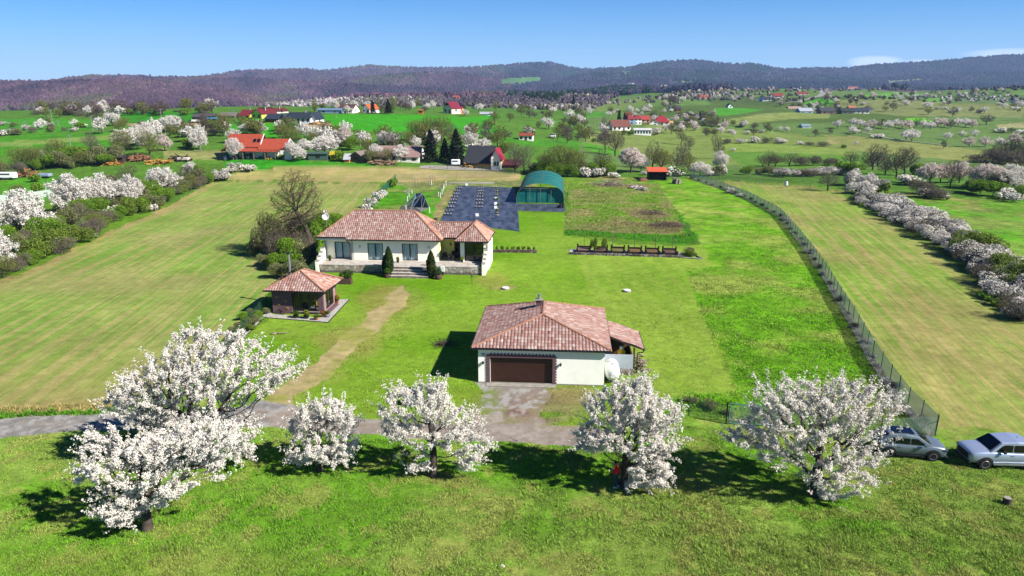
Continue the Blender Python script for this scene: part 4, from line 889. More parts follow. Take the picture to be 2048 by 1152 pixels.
for a, b in ((FL, A1), (FR_, A1), (A1, A2), (BL, A2), (BR_, A2)): ridge((a[0], a[1], a[2] + .06), (b[0], b[1], b[2] + .06), roof)
m = MB(); rail(m, [(-.56, -.3, E - .03), (10.9, -.3, E - .03)], .07, 8); rail(m, [(-.56, -.3, E - .03), (-.5, 11.0, E - .03)], .07, 8); rail(m, [(13.85, 2.7, ze - .03), (13.85, 7.3, ze - .03)], .06, 8)
rail(m, [(13.85, 2.9, ze - .05), (13.75, 2.9, ze - .35), (13.3, 2.9, ze - .4), (13.3, 2.9, 0.05)], .045, 6); m.build('gutter', m_black, gar)
m = MB(); m.box(4.5, 5.05, 6.1, 6.55, 4.3, 5.35); ch = m.build('chimney', m_purple, gar); m = MB(); m.box(4.42, 5.13, 6.02, 6.63, 5.35, 5.46); m.build('chimney_cap', m_con, ch)
m = MB(); m.tube((4.78, 6.33, 5.46), (4.78, 6.33, 5.8), .12, n=10); m.tube((4.78, 6.33, 5.9), (4.78, 6.33, 5.95), .19, .05, 10); m.build('flue', m_metal, ch)
m = MB(); m.box(12.95, 13.1, 2.9, 3.05, 0, ze); m.box(12.95, 13.1, 6.9, 7.05, 0, ze); m.box(10.45, 13.1, 6.9, 6.98, 0, 2.0); m.box(13.0, 13.08, 3.1, 6.9, 0, 1.1); m.build('lean_to_post', m_wood, gar)
m = MB(); m.box(10.4, 12.95, 2.72, 2.8, .45, 1.72); m.build('lean_to_screen', M_plain('pale_grey_board', srgb('#c2ccd8', .6), .6, .05), gar); m = MB(); m.box(10.4, 13.1, 2.45, 2.95, 0, .42); m.build('lean_to_footing', M_stone('pale_rubble', 4), gar)
m = MB(); m.box(-.02, .0, -.02, 0, 0, 0.01)
# propane tank on saddles
tank = empty('propane_tank', GO + Matrix.Rotation(YAW, 3, 'Z') @ Vector((11.08, 1.55, 0)), YAW, 'white propane tank lying beside the cream garage wall', 'gas tank')
bm = bmesh.new(); bmesh.ops.create_uvsphere(bm, u_segments=28, v_segments=18, radius=.64)
for v in bm.verts: v.co.z += (.72 if v.co.z > 0 else -.72 if v.co.z < 0 else 0); 
me = bpy.data.meshes.new('vessel'); bm.to_mesh(me); bm.free(); me.polygons.foreach_set('use_smooth', [True] * len(me.polygons)); me.materials.append(M_plain('white_enamel', srgb('#eef2ee', .56), .35, .03, spec=.5))
o = bpy.data.objects.new('vessel', me); COL.objects.link(o); o.parent = tank; o.rotation_euler = (R(90), 0, 0); o.location = (0, 0, .86)
m = MB(); m.tube((0, .25, 1.45), (0, .25, 1.62), .26, .24, 16); m.build('valve_dome', m_wht, tank); m = MB(); m.tube((-.02, -.42, 1.48), (-.02, -.42, 1.56), .05, n=8); m.build('valve', m_black, tank)
m = MB(); m.box(-.35, .35, -.75, -.6, 0, .5); m.build('saddle', m_con, tank); m = MB(); m.box(-.35, .35, .6, .75, 0, .5); m.build('saddle', m_con, tank); m = MB(); m.tube((0, -1.33, .8), (0, -1.38, .8), .2, .19, 18); m.build('end_plate', m_wht, tank)
yb = empty('yellow_canister', GO + Matrix.Rotation(YAW, 3, 'Z') @ Vector((12.05, 3.9, 0)), YAW, 'bright yellow canister standing under the lean-to roof behind the white screen', 'canister')
m = MB(); m.lathe([(.3, 0), (.33, .1), (.33, 1.55), (.2, 1.75), (.14, 1.8)], 16); m.build('body', M_plain('yellow_plastic', srgb('#f5c400', .8), .5, .05), yb); m = MB(); m.lathe([(.14, 1.8), (.14, 1.95), (.18, 1.96), (.18, 2.05)], 12); m.build('cap', m_wht, yb)
m = MB(); m.box(-.16, .02, -.335, -.325, 1.3, 1.5); m.build('sticker', m_wht, yb)

# ------------------------------------------------------------------ bungalow
HO = P(700, 540); HM = Matrix.Rotation(YAW, 3, 'Z')
def hl(x, y, z=0): return HO + HM @ Vector((x, y, z))
hs_ = empty('bungalow', HO, YAW, 'long white bungalow with mottled tile roofs on a stone-faced terrace', 'house')
Fz = 1.12; Wt = 3.95
wall('wall', 0, 12.0, Fz, Wt, [(2.25, 4.4, Fz + .02, 3.5), (7.0, 9.15, Fz + .02, 3.5)], m_white, hs_, (0, 1.2, 0))
wall('wall', -3.95, 0, Fz, Wt + .2, [(-2.55, -.4, Fz + .02, 3.5)], m_white, hs_, (0, 1.9, 0)); wall('wall', 0, .7, Fz, Wt, [], m_white, hs_, (0, 1.9, 0), R(-90))
wall('wall', 0, 6.5, 0, Wt, [], m_white, hs_, (-3.95, 8.4, 0), R(-90)); wall('wall', 0, 16.2, 0, Wt, [], m_white, hs_, (12.25, 8.4, 0), R(180)); wall('wall', 0, 6.6, 0, Wt, [], m_white, hs_, (18.75, 7.0, 0), R(180))
window(hs_, 2.25, 4.4, Fz + .02, 3.5, (0, 1.2, 0)); window(hs_, 7.0, 9.15, Fz + .02, 3.5, (0, 1.2, 0)); window(hs_, -2.55, -.4, Fz + .02, 3.5, (0, 1.9, 0))
# recess, yellow inside, with a dark glazed door
wall('recess_wall', 0, 2.9, Fz, Wt, [], m_yellow, hs_, (12.0, 1.5, 0), R(90), .2)
wall('recess_wall', 12.0, 15.2, Fz, Wt, [(13.7, 14.9, Fz + .02, 3.75)], m_yellow, hs_, (0, 4.2, 0)); window(hs_, 13.7, 14.9, Fz + .02, 3.75, (0, 4.2, 0), leaves=1, curtain=False, fr=.16, name='door')
m = MB(); m.box(14.95, 15.5, 1.35, 1.85, Fz, Wt); m.build('pillar', m_white, hs_)
window(hs_, 15.5, 18.1, Fz, 3.75, (0, 1.7, 0), leaves=2, curtain=False, fr=.14, name='glazed_door'); m = MB(); m.box(15.5, 18.1, 1.7, 1.9, 3.75, Wt); m.build('lintel', m_yellow, hs_)
wall('wall', 0, 5.5, 0, Wt, [], m_white, hs_, (18.78, 1.5, 0), R(90)); m = MB(); m.box(18.1, 18.75, 1.5, 1.8, Fz, Wt); m.build('pillar', m_white, hs_)
m = MB(); m.box(15.3, 18.4, 4.6, 4.7, Fz, Wt); m.box(12.3, 15.2, 4.9, 5.0, Fz, Wt); m.build('inner_wall', m_inside, hs_)
m = MB(); m.box(13.75, 13.95, 4.02, 4.1, 2.5, 3.1) if False else m.box(13.05, 13.35, 4.12, 4.19, 2.7, 3.1); m.build('notice_board', m_con, hs_)
for x in (1.2, 10.7): m = MB(); m.lathe([(.08, 0), (.12, .12), (.12, .3), (.05, .4)], 10, (x, 1.1, 2.75)); m.build('wall_lamp', m_wht, hs_)
# roofs
Ez = 4.1; Rz = 6.8; pal = TILEPAL
a0, a1, a2 = (-4.45, 1.55, Ez), (-.4, 1.5, Ez), (12.55, .45, Ez); r1, r2 = (-.3, 4.6, 7.37), (8.1, 4.6, 7.37); b0, b1 = (-4.45, 8.75, Ez), (12.55, 8.75, Ez); Rz = 7.37
ro = MB(); ro.slab([(-4.4, .8, Ez), (-.4, .8, Ez), (-.4, .5, Ez), (12.5, .5, Ez), b1, b0], .12); roof = ro.build('roof', m_soffit, hs_)
F0 = (-4.9, .45, Ez)
gk2 = (Rz - Ez) / (4.6 - .45); zl = Ez + gk2 * .3
roof_face([(-4.45, .75, zl), (-.4, .75, zl), (-.4, .45, Ez), a2, r2, r1], (1, 0, 0), parent=roof, name='front_slope', rs=np.random.RandomState(11))
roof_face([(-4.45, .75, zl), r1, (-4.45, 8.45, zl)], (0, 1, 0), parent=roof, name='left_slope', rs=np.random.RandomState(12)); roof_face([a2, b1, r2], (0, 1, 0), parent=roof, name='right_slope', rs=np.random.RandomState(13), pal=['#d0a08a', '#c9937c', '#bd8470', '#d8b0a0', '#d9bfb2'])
roof_face([(-4.45, 8.75, Ez), b1, r2, r1], (1, 0, 0), parent=roof, name='back_slope', rs=np.random.RandomState(14))
m = MB(); m.box(-4.45, -.35, .72, .8, Ez - .12, zl - .02); m.build('fascia', m_wht, roof)
for a, b in (((-4.45, .75, zl), r1), (a2, r2), (r1, r2), (b1, r2)): ridge((a[0], a[1], a[2] + .06), (b[0], b[1], b[2] + .06), roof, .12)
m = MB(); rail(m, [(-4.5, .66, zl - .06), (-.45, .66, zl - .06)], .07, 8); rail(m, [(-.45, .38, Ez - .04), (12.6, .38, Ez - .04)], .07, 8); rail(m, [(-.3, .4, Ez - .1), (-.2, 1.1, Ez - .6), (-.05, 1.15, Ez - .7), (-.05, 1.15, Fz)], .05)
rail(m, [(12.6, 2.2, Ez - .04), (14.6, 2.2, Ez - .04)], .07, 8); rail(m, [(14.4, .2, Ez - .04), (18.9, .2, Ez - .04), (19.1, 7.6, Ez - .04)], .07, 8); rail(m, [(18.6, .25, Ez - .1), (18.45, 1.2, Ez - .5), (18.5, 1.42, 3.1), (18.5, 1.42, Fz)], .05); rail(m, [(18.95, 3.5, Ez - .1), (18.85, 3.4, .4)], .05)
m.build('gutter', m_black, hs_)
# rear wing and the hipped corner pavilion
wz = 5.82
roof_face([(12.2, 2.4, Ez + .02), (14.5, 2.4, Ez + .02), (16.5, 4.65, wz), (9.9, 4.65, wz)], (1, 0, 0), parent=roof, name='wing_front_slope', rs=np.random.RandomState(15)); roof_face([(12.2, 6.9, Ez), (14.5, 6.9, Ez), (16.5, 4.65, wz), (9.9, 4.65, wz)], (1, 0, 0), parent=roof, name='wing_back_slope', rs=np.random.RandomState(16))
ridge((10.2, 4.65, wz + .06), (16.3, 4.65, wz + .06), roof, .11)
pf0, pf1, pa, pb, pc_, pd_ = (14.4, .25, Ez), (18.85, .25, Ez), (16.65, 2.35, 6.05), (16.75, 5.2, 6.05), (19.05, 7.2, Ez), (14.4, 7.2, Ez)
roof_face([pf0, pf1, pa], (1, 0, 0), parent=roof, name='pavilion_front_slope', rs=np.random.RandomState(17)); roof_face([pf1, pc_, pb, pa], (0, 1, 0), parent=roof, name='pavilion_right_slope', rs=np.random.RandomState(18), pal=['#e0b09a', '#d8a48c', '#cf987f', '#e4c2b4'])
roof_face([pf0, pa, pb, pd_], (0, 1, 0), parent=roof, name='pavilion_left_slope', rs=np.random.RandomState(19)); roof_face([pc_, pb, pd_], (1, 0, 0), parent=roof, name='pavilion_back_slope', rs=np.random.RandomState(20))
for a, b in ((pf0, pa), (pf1, pa), (pa, pb), (pc_, pb)): ridge((a[0], a[1], a[2] + .06), (b[0], b[1], b[2] + .06), roof, .1)
m = MB(); m.slab([(14.4, .25, Ez - .01), (18.85, .25, Ez - .01), (19.05, 7.2, Ez - .01), (12.6, 7.2, Ez - .01), (12.6, 2.4, Ez - .01), (14.4, 2.4, Ez - .01)], .12); m.build('wing_soffit', m_soffit, roof)
for i in range(8): x = .0 + i * 1.15 - .9; m = MB(); m.box(x, x + .14, 4.0, 4.12, Rz - .5, Rz - .27); m.build('roof_vent', m_dark, roof)
for i in range(5): x = 10.4 + i * 1.1; m = MB(); m.box(x, x + .14, 4.2, 4.3, wz - .4, wz - .17); m.build('roof_vent', m_dark, roof)
hp_ = empty('house_plant', hl(17.4, 2.9, Fz), 0, 'big yellow-green leafy plant inside the right-hand glazed door', 'house plant'); rs_q = np.random.RandomState(9); Cq, dq = in_blobs([(0, 0, 1.2, .6, .5, .9), (.2, 0, .7, .4, .4, .5)], 260, rs_q, .6); Vq, Fq_ = leaf_quads(Cq, .3, rs_q, 1.2, dq); mesh_np('foliage', Vq, Fq_, M_leaf, hp_, col=cols(260, rs_q, ['#c8c86a', '#8fa83a', '#dcd890', '#5f7a2a'])); m = MB(); m.lathe([(.2, 0), (.26, .35), (.2, .35)], 12); m.build('pot', m_con, hp_)
# terrace
ter = empty('terrace', HO, YAW, 'pale paved terrace with rough stone facing in front of the white bungalow', 'terrace')
m_pave = M_stone('pale_paving', 1.5, ('#e9e0d4', '#f3ece2', '#dccfc2'), '#b5aa9c', .02)
m = MB(); m.box(-3.75, 18.5, -1.52, 4.6, Fz - .1, Fz); m.build('paving', m_pave, ter)
m = MB(); m.box(-3.6, 18.36, -1.5, 1.2, -.25, Fz - .1); m.build('stone_facing', M_stone('rubble_stone', 2.3, ('#c8beb2', '#f3ebe0', '#d8b8a6'), '#6d665e', .05, soot=.5), ter)
for sx_, sgn in ((-3.95, 1), (18.4, 1)):
    m = MB(); c = MB()
    for i in range(4):
        y = -1.7 + i * .8; z = Fz + .35 + i * .42; m.box(sx_ - .2, sx_ + .22, y, y + .8, -.2 if i == 0 else 0, z); c.box(sx_ - .26, sx_ + .28, y - .02 + .1, y + .7, z, z + .14)
    pr = m.build('parapet', m_white, ter); c.build('coping', m_con, pr)
st = empty('stone_steps', hl(6.5, -3.7), YAW, 'four pale stone steps leading up to the terrace between the dark cypresses', 'steps')
m = MB()
for i in range(4): m.box(.05 * i, 4.9 - .05 * i, i * .5, 2.2, i * .28 - .05, (i + 1) * .28 - .03)
m.build('riser', M_stone('step_stone', 3.4, ('#bdb0a6', '#cfc2b6', '#a88f82'), '#6b625a', .04), st); m = MB()
for i in range(4): m.box(.05 * i - .04, 4.94 - .05 * i, i * .5 - .04, i * .5 + .46, (i + 1) * .28 - .03, (i + 1) * .28 + .03)
m.build('tread', m_pave, st)
# dishes on a mast behind the bungalow
sd = empty('satellite_dish', hl(-4.9, 6.0), YAW, 'white satellite dish with a smaller one above it on a mast behind the roof corner', 'satellite dish')
m = MB(); m.tube((0, 0, 0), (0, 0, 7.2), .05, n=8); m.build('mast', m_metal, sd)
for z, r_ in ((6.2, .47), (6.95, .2)):
    m = MB(); prof = [(0.02, .0), (r_ * .5, .04), (r_ * .85, .13), (r_, .19), (r_ + .02, .17), (r_ * .5, .02), (.02, -.03)]; m.lathe(prof, 24)
    d = m.build('dish', m_wht, sd, smooth=True); d.location = (0, -.1, z); d.rotation_euler = (R(72), 0, R(8)); a = MB(); a.tube((0, 0, 0), (0, -.1, r_ * .7), .02); a.box(-.05, .05, -.15, -.05, r_ * .7, r_ * .7 + .1); a.build('receiver', m_metal, d)
# ------------------------------------------------------------------ garden pavilion of violet brick and glass
ZO = P(547, 627); ga = empty('garden_room', ZO, YAW, 'small violet brick garden room with large windows and a tiled hip roof', 'garden room')
W_, D_ = 5.65, 4.4
wall('wall', 0, W_, 0, 2.75, [(2.2, 5.05, .35, 2.55)], m_purple, ga, (0, 0, 0)); wall('wall', 0, D_ - .6, 0, 2.75, [(.5, D_ - 1.3, .3, 2.55)], M_brick('pink_brick', alb('#c9a49c'), alb('#b58f8a'), alb('#d0bab0'), 4.2), ga, (W_, .3, 0), R(90))
wall('wall', 0, D_ - .6, 0, 2.75, [], m_purple, ga, (0, D_ - .3, 0), R(-90)); wall('wall', 0, W_, 0, 2.75, [], m_purple, ga, (W_, D_, 0), R(180))
m = MB(); m.box(.05, W_ - .05, .35, D_ - .35, .02, .1); m.build('floor', m_con, ga)
window(ga, 2.2, 5.05, .35, 2.55, (0, 0, 0), leaves=3, curtain=False, fr=.07); window(ga, .5, D_ - 1.3, .3, 2.55, (W_, .3, 0), R(90), leaves=3, curtain=False, fr=.07)
m = MB(); m.box(2.1, 5.15, -.08, .03, .25, .34); m.build('sill', m_con, ga); m = MB(); m.box(W_ + .02, W_ + .5, .4, D_ - .9, .02, .22); m.build('ledge', m_purple, ga)
g0, g1, g2, g3 = (-.6, -.65, 2.78), (6.15, -.75, 2.78), (6.5, 4.65, 2.78), (-.5, 4.7, 2.78); ap, ap2 = (2.7, 1.75, 4.4), (2.95, 2.4, 4.4)
m = MB(); m.slab([g0, g1, g2, g3], .12); rfz = m.build('roof', m_soffit, ga)
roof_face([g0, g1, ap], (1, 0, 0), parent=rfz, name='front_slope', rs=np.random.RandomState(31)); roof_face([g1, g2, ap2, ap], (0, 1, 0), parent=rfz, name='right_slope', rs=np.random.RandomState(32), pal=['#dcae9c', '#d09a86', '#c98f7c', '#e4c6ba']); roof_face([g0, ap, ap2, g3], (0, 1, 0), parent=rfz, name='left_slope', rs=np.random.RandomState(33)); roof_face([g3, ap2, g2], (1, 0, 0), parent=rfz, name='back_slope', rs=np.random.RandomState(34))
for a, b in ((g0, ap), (g1, ap), (ap, ap2), (g2, ap2), (g3, ap2)): ridge((a[0], a[1], a[2] + .05), (b[0], b[1], b[2] + .05), rfz, .09)
m = MB(); rail(m, [(-.65, -.72, 2.72), (6.2, -.8, 2.72), (6.56, 4.7, 2.72)], .06, 8); m.build('gutter', m_black, ga)
m = MB(); m.tube((1.1, 2.9, 3.2), (1.1, 2.9, 6.0), .13, n=12); fl = m.build('flue', m_metal, ga); m = MB(); m.lathe([(.2, 0), (.24, .05), (.22, .14), (.05, .22)], 12, (1.1, 2.9, 6.0)); m.build('cowl', m_black, fl); m = MB(); m.box(.8, 1.4, 2.65, 3.1, 3.3, 3.6); m.build('flashing', M_plain('blue_sheet', srgb('#4a7fc8', .7), .5), fl)
sb = [(.55, 1.9), (1.5, 1.45), (.7, 1.05), (1.65, .65)]
for x, z in sb: m = MB(); m.lathe([(.02, 0), (.1, .03), (.17, .02), (.02, .045)], 10, (0, 0, 0)); o = m.build('butterfly_ornament', M_plain('ochre_ceramic', srgb('#b9912c', .6), .7), ga); o.location = (x, -.02, z); o.rotation_euler = (R(90), 0, 0); o.scale = (1, .6, 1)
ft = empty('garden_table', ZO + HM @ Vector((3.6, 2.6, .1)), YAW, 'small pale table inside the violet garden room', 'table'); m = MB(); m.box(-.7, .7, -.45, .45, .7, .75); m.build('table_top', m_con, ft)
for x in (-.6, .6):
    for y in (-.35, .35): m = MB(); m.box(x - .03, x + .03, y - .03, y + .03, 0, .7); m.build('leg', m_wood, ft)
yc = empty('yellow_chair', ZO + HM @ Vector((4.55, 1.2, .1)), YAW + .5, 'yellow chair just inside the front window of the garden room', 'chair'); my = M_plain('yellow_weave', srgb('#e0b83a', .7), .7)
m = MB(); m.box(-.27, .27, -.27, .27, .42, .5); m.build('seat', my, yc); m = MB(); m.box(-.27, .27, .2, .27, .5, 1.15); m.build('backrest', my, yc)
for x in (-.24, .24):
    for y in (-.24, .24): m = MB(); m.box(x - .03, x + .03, y - .03, y + .03, 0, .42); m.build('leg', my, yc)
# ------------------------------------------------------------------ smaller things on the plot
def rock(name, loc, s, label, cat, mat=None, seed=0, squash=.5, group=None, parent=None):
    bm = bmesh.new(); bmesh.ops.create_icosphere(bm, subdivisions=2, radius=1); r = random.Random(seed)
    for v in bm.verts: v.co *= r.uniform(.8, 1.12)
    me = bpy.data.meshes.new(name); bm.to_mesh(me); bm.free(); me.materials.append(mat or m_con); o = bpy.data.objects.new(name, me); COL.objects.link(o)
    o.location = loc; o.scale = (s[0], s[1], s[2]); o.rotation_euler = (0, 0, r.uniform(0, 6)); 
    if parent: o.parent = parent
    else: tag(o, label, cat, group)
    return o
m_white_gravel = M_stone('white_gravel', 9, ('#e6e2da', '#f4f1ea', '#cfc8bc'), '#b3aca0', .03); m_soil = M_plain('dark_soil', alb('#5d4438'), .95, .35, 3, bump=.6); m_cy = M_attr('cypress_leaves', .8, .1, .2, 2)
def leafy(name, blobs, n, size, pal, rs, parent, nb=.5, m=None):
    C, d = in_blobs(blobs, n, rs, .75); C[:, 2] = np.maximum(C[:, 2], .02); V, F = leaf_quads(C, size, rs, 1.0, d * nb); return mesh_np(name, V, F, m or M_leaf, parent, col=cols(n, rs, pal, .2))
def cypress(px, py, h, w, label, seed):
    b = P(px, py); o = empty('cypress_tree', b, 0, label, 'tree', 'slim cypresses by the terrace steps'); rs = np.random.RandomState(seed)
    n = 5200; t = rs.rand(n) ** .85; a = rs.uniform(0, 6.283, n); r = w / 2 * (np.sin(np.clip(t * .86 + .14, 0, 1) * math.pi) ** .75) * rs.uniform(.75, 1.06, n); C = np.stack([np.cos(a) * r, np.sin(a) * r, .1 + t * h], 1)
    V, F = leaf_quads(C, .14, rs, 1.3, np.stack([np.cos(a) * .8, np.sin(a) * .8, a * 0 + .35], 1)); mesh_np('crown', V, F, m_cy, o, col=cols(n, rs, ['#2f4a1c', '#3b5a20', '#27401a', '#4a6a26', '#6a4a26' if seed == 3 else '#33501c'], .25))
    m = MB(); m.tube((0, 0, 0), (0, 0, h * .45), .08, .03, 7); m.build('trunk', M_bark, o)
cypress(779, 552, 3.9, 1.15, 'taller dark cypress left of the terrace steps', 1); cypress(771, 548, 2.5, .8, 'shorter dark cypress tucked against the taller one', 2); cypress(863, 556, 3.55, 1.15, 'dark cypress right of the terrace steps', 3)
def potted(px, py, hp, rp, hs, ws, label, pal, pot='barrel', z=0, name='potted_shrub', at=None, seed=1, cat='potted plant', pm=None, group=None):
    b = P(px, py) if at is None else at; o = empty(name, b, 0, label, cat, group); m = MB()
    if pot == 'barrel': m.lathe([(rp * .85, 0), (rp, hp * .5), (rp * .88, hp), (rp * .75, hp), (rp * .7, hp - .05)], 14)
    else: m.lathe([(rp * .7, 0), (rp, hp), (rp * 1.08, hp), (rp * 1.08, hp - .04), (rp * .85, hp - .05)], 14)
    m.build('pot', pm or (m_wood if pot == 'barrel' else m_pot), o); rs = np.random.RandomState(seed)
    leafy('foliage', [(0, 0, hp + hs * .5, ws * .5, ws * .5, hs * .5), (ws * .2, 0, hp + hs * .4, ws * .35, ws * .35, hs * .4)], 420, .12, pal, rs, o); m = MB(); m.tube((0, 0, hp * .8), (0, 0, hp + hs * .5), .03, n=5); m.build('stem', M_bark, o)
G1 = ['#5f8a1e', '#7aa030', '#4c7418']; G2 = ['#9aaa2a', '#b0b838', '#8a9a20']
potted(775, 555, .5, .42, .75, .8, 'shrub in a dark half barrel left of the steps', G1, seed=2); potted(877, 558, .62, .5, .95, .9, 'shrub in a large half barrel right of the steps', ['#5a7a38', '#6d8a4a', '#4c6a30'], seed=3)
b = empty('planter_box', P(693, 567), YAW, 'square wooden planter with a broad leafy shrub near the garden room', 'planter'); m = MB()
for x0, x1, y0, y1 in ((-.7, .7, -.45, -.38), (-.7, .7, .38, .45), (-.7, -.63, -.38, .38), (.63, .7, -.38, .38)): m.box(x0, x1, y0, y1, 0, .72)
m.build('box', m_wood, b); m = MB(); m.box(-.63, .63, -.38, .38, .1, .64); m.build('soil', m_soil, b); leafy('foliage', [(-.2, 0, 1.1, .7, .6, .45), (.3, 0, 1.3, .6, .5, .5)], 900, .16, ['#57751f', '#6d8a2c', '#48641a'], np.random.RandomState(5), b)
for i, (x, y, l, pal) in enumerate(((-2.9, .6, 'small black pot with a bright sprig left of the first window', G1), (6.6, .2, 'small potted plant on the terrace edge beside the taller cypress', G2), (10.9, -1.2, 'round potted herb at the top right corner of the steps', G1), (15.2, .9, 'yellow-green pot plant in front of the white pillar', ['#a8c020', '#c0d030']))):
    potted(0, 0, .28, .2, .5, .4, l, pal, 'pot', at=hl(x, y, 1.12), seed=20 + i, pm=m_black if i != 2 else m_con, name='potted_plant', group='small pots on the terrace')
ub = empty('utility_box', hl(13.0, -1.75, 0), YAW, 'white utility cabinet on a post against the terrace stonework', 'cabinet'); m = MB(); m.box(-.28, .28, -.12, .12, .45, 1.2); m.build('cabinet', m_wht, ub, .02); m = MB(); m.box(-.1, .1, -.06, .06, -.1, .45); m.build('post', m_black, ub)
m = MB(); m.box(-.22, .22, -.13, -.12, .5, 1.15); m.build('door', M_plain('pale_panel', srgb('#dfe8ea', .8), .5), ub)
def patio_chair(x, y, rz, label):
    o = empty('patio_chair', hl(x, y, 1.12), rz, label, 'chair', 'dark chairs in the yellow recess'); mm = M_plain('dark_wicker', alb('#33353d'), .8, .2, 20)
    m = MB(); m.box(-.3, .3, -.28, .28, .38, .46); m.build('seat', mm, o); m = MB(); m.box(-.3, .3, .24, .31, .46, .98); m.build('backrest', mm, o)
    for s in (-1, 1): m = MB(); m.box(s * .3 - .03, s * .3 + .03, -.28, .26, .6, .65); m.build('armrest', mm, o)
    for sx2 in (-.27, .27):
        for sy in (-.25, .25): m = MB(); m.box(sx2 - .025, sx2 + .025, sy - .025, sy + .025, 0, .6); m.build('leg', mm, o)
patio_chair(12.75, 2.3, .35, 'dark patio chair nearest the cypress in the yellow recess'); patio_chair(13.75, 3.1, -.1, 'dark patio chair against the back wall of the yellow recess'); patio_chair(14.4, 2.2, -.5, 'dark patio chair beside the white pillar')
o = empty('patio_table', hl(13.55, 2.0, 1.12), YAW, 'small square metal table between the dark patio chairs', 'table'); m = MB(); m.box(-.35, .35, -.35, .35, .68, .72); m.build('table_top', M_plain('grey_top', alb('#77767c'), .5), o)
for sx2 in (-.3, .3):
    for sy in (-.3, .3): m = MB(); m.tube((sx2, sy, 0), (sx2, sy, .68), .02, n=6); m.build('leg', m_metal, o)
o = empty('garden_lantern', P(944, 568), 0, 'small dark lantern on a thin stake in the lawn before the terrace', 'garden light'); m = MB(); m.tube((0, 0, 0), (0, 0, .9), .025, n=6); m.build('stake', m_black, o); m = MB(); m.lathe([(.05, .9), (.1, .95), (.1, 1.1), (.02, 1.2)], 8); m.build('lantern_head', m_black, o)
for px, py, l in ((1011, 578, 'pale round well cover on the lawn right of the bungalow'), (1254, 583, 'white round well cover on the open lawn behind the garage')):
    o = empty('well_cover', P(px, py), 0, l, 'cover', 'concrete covers in the lawn'); m = MB(); m.lathe([(.5, -.05), (.5, .14), (.46, .17)], 24); m.build('ring', m_con, o); m = MB(); m.lathe([(.44, .17), (.44, .22), (.1, .25)], 24); m.build('lid', m_wht, o)
def branchy(name, loc, label, cat, n, L, rs, mat, spread=(1.2, .8, .3), r=.03, group=None):
    A = rs.normal(size=(n, 3)) * np.array(spread) * .5; A[:, 2] = np.abs(A[:, 2]) + .03; d = unit(rs.normal(size=(n, 3)) * np.array([1, 1, .35])); Lk = rs.uniform(.4, 1, n)[:, None] * L; B = A + d * Lk; B[:, 2] = np.maximum(B[:, 2], .03)
    V, F = tubes(A, B, rs.uniform(.5, 1.3, n) * r, rs.uniform(.3, .7, n) * r, 4); o = mesh_np(name, V, F, mat); o.location = loc; tag(o, label, cat, group); return o
m_twig = M_plain('dead_branches', alb('#7d6b60'), .9, .35, 3); m_pale = M_plain('bleached_wood', alb('#b5a494'), .9, .3, 3)
branchy('brush_pile', P(888, 690), 'small heap of dark branches in the garage shadow', 'brush pile', 90, .9, np.random.RandomState(3), M_plain('dark_branches', alb('#4d423b'), .9, .3))
branchy('brush_pile', P(1220, 371), 'heap of pale branches on the rough ground left of the white rubble', 'brush pile', 160, 2.4, np.random.RandomState(4), m_pale, (4, 2.5, 1.5), .07)
branchy('brush_pile', P(1302, 428), 'low heap of brown branches in the weedy patch', 'brush pile', 120, 1.6, np.random.RandomState(6), m_twig, (2.4, 1.6, .6), .04)
branchy('brush_pile', P(1335, 452), 'flat scatter of dark twigs at the edge of the weedy patch', 'brush pile', 160, 2.0, np.random.RandomState(7), m_twig, (3.5, 2.0, .5), .04)
branchy('firewood_pile', GO + HM @ Vector((13.75, 4.2, 0)), 'stack of split branches against the lean-to post', 'firewood', 120, .7, np.random.RandomState(8), m_pale, (.5, 1.6, .9), .045)
o = rock('rubble_heap', P(1272, 376), (2.6, 1.6, .9), 'heap of white rubble at the back of the weedy patch', 'rubble', M_stone('rubble', 1.1, ('#b5a99c', '#ece6df', '#8d7f74'), '#5a5048', .06), 3); o = rock('rubble_heap', P(1284, 380), (2.0, 1.4, .7), 'smaller rubble lump right of the white heap', 'rubble', M_stone('rubble2', 1.3, ('#b5a99c', '#e2dcd5', '#8d7f74'), '#5a5048', .06), 5)
m = MB(); b0 = P(541, 669); pts = [(0, 0, .07), (.6, .1, .1), (1.1, .05, .09), (1.7, .3, .14)]
for i in range(3): m.tube(pts[i], pts[i + 1], .09 - .02 * i, .07 - .02 * i, 7)
m.tube((.9, .05, .08), (1.4, -.15, .2), .04, .02, 6); o = m.build('fallen_branch', m_pale, None, smooth=True); o.location = b0; tag(o, 'short pale fallen branch on the lawn left of the worn track', 'branch')
o = rock('stone', P(1005, 1131), (.16, .1, .05), 'flat white stone in the foreground grass', 'stone', m_wht, 8); o = rock('paper_scrap', P(1899, 981), (.12, .06, .02), 'scrap of white litter in the grass below the parked cars', 'litter', m_wht, 9)
o = empty('tree_stump', P(2013, 1008), 0, 'grey sawn tree stump in the grass at the lower right corner', 'stump'); m = MB(); m.lathe([(.27, -.05), (.23, .12), (.21, .42)], 14); m.build('trunk', M_bark, o); m = MB(); m.lathe([(.2, .42), (.2, .424)], 14); m.build('cut_face', m_con, o)
o = empty('meter_cabinet', P(825, 812), YAW, 'white electricity meter cabinet with dark cap behind the open cherry tree', 'cabinet'); m = MB(); m.box(-.42, .42, -.2, .2, 0, 1.35); m.build('cabinet', m_wht, o, .02); m = MB(); m.box(-.5, .5, -.28, .28, 1.35, 1.43); m.build('cap', m_black, o); m = MB(); m.box(-.36, .36, -.215, -.2, .3, 1.28); m.build('door', M_plain('pale_panel2', srgb('#e8ecec', .8), .5), o)
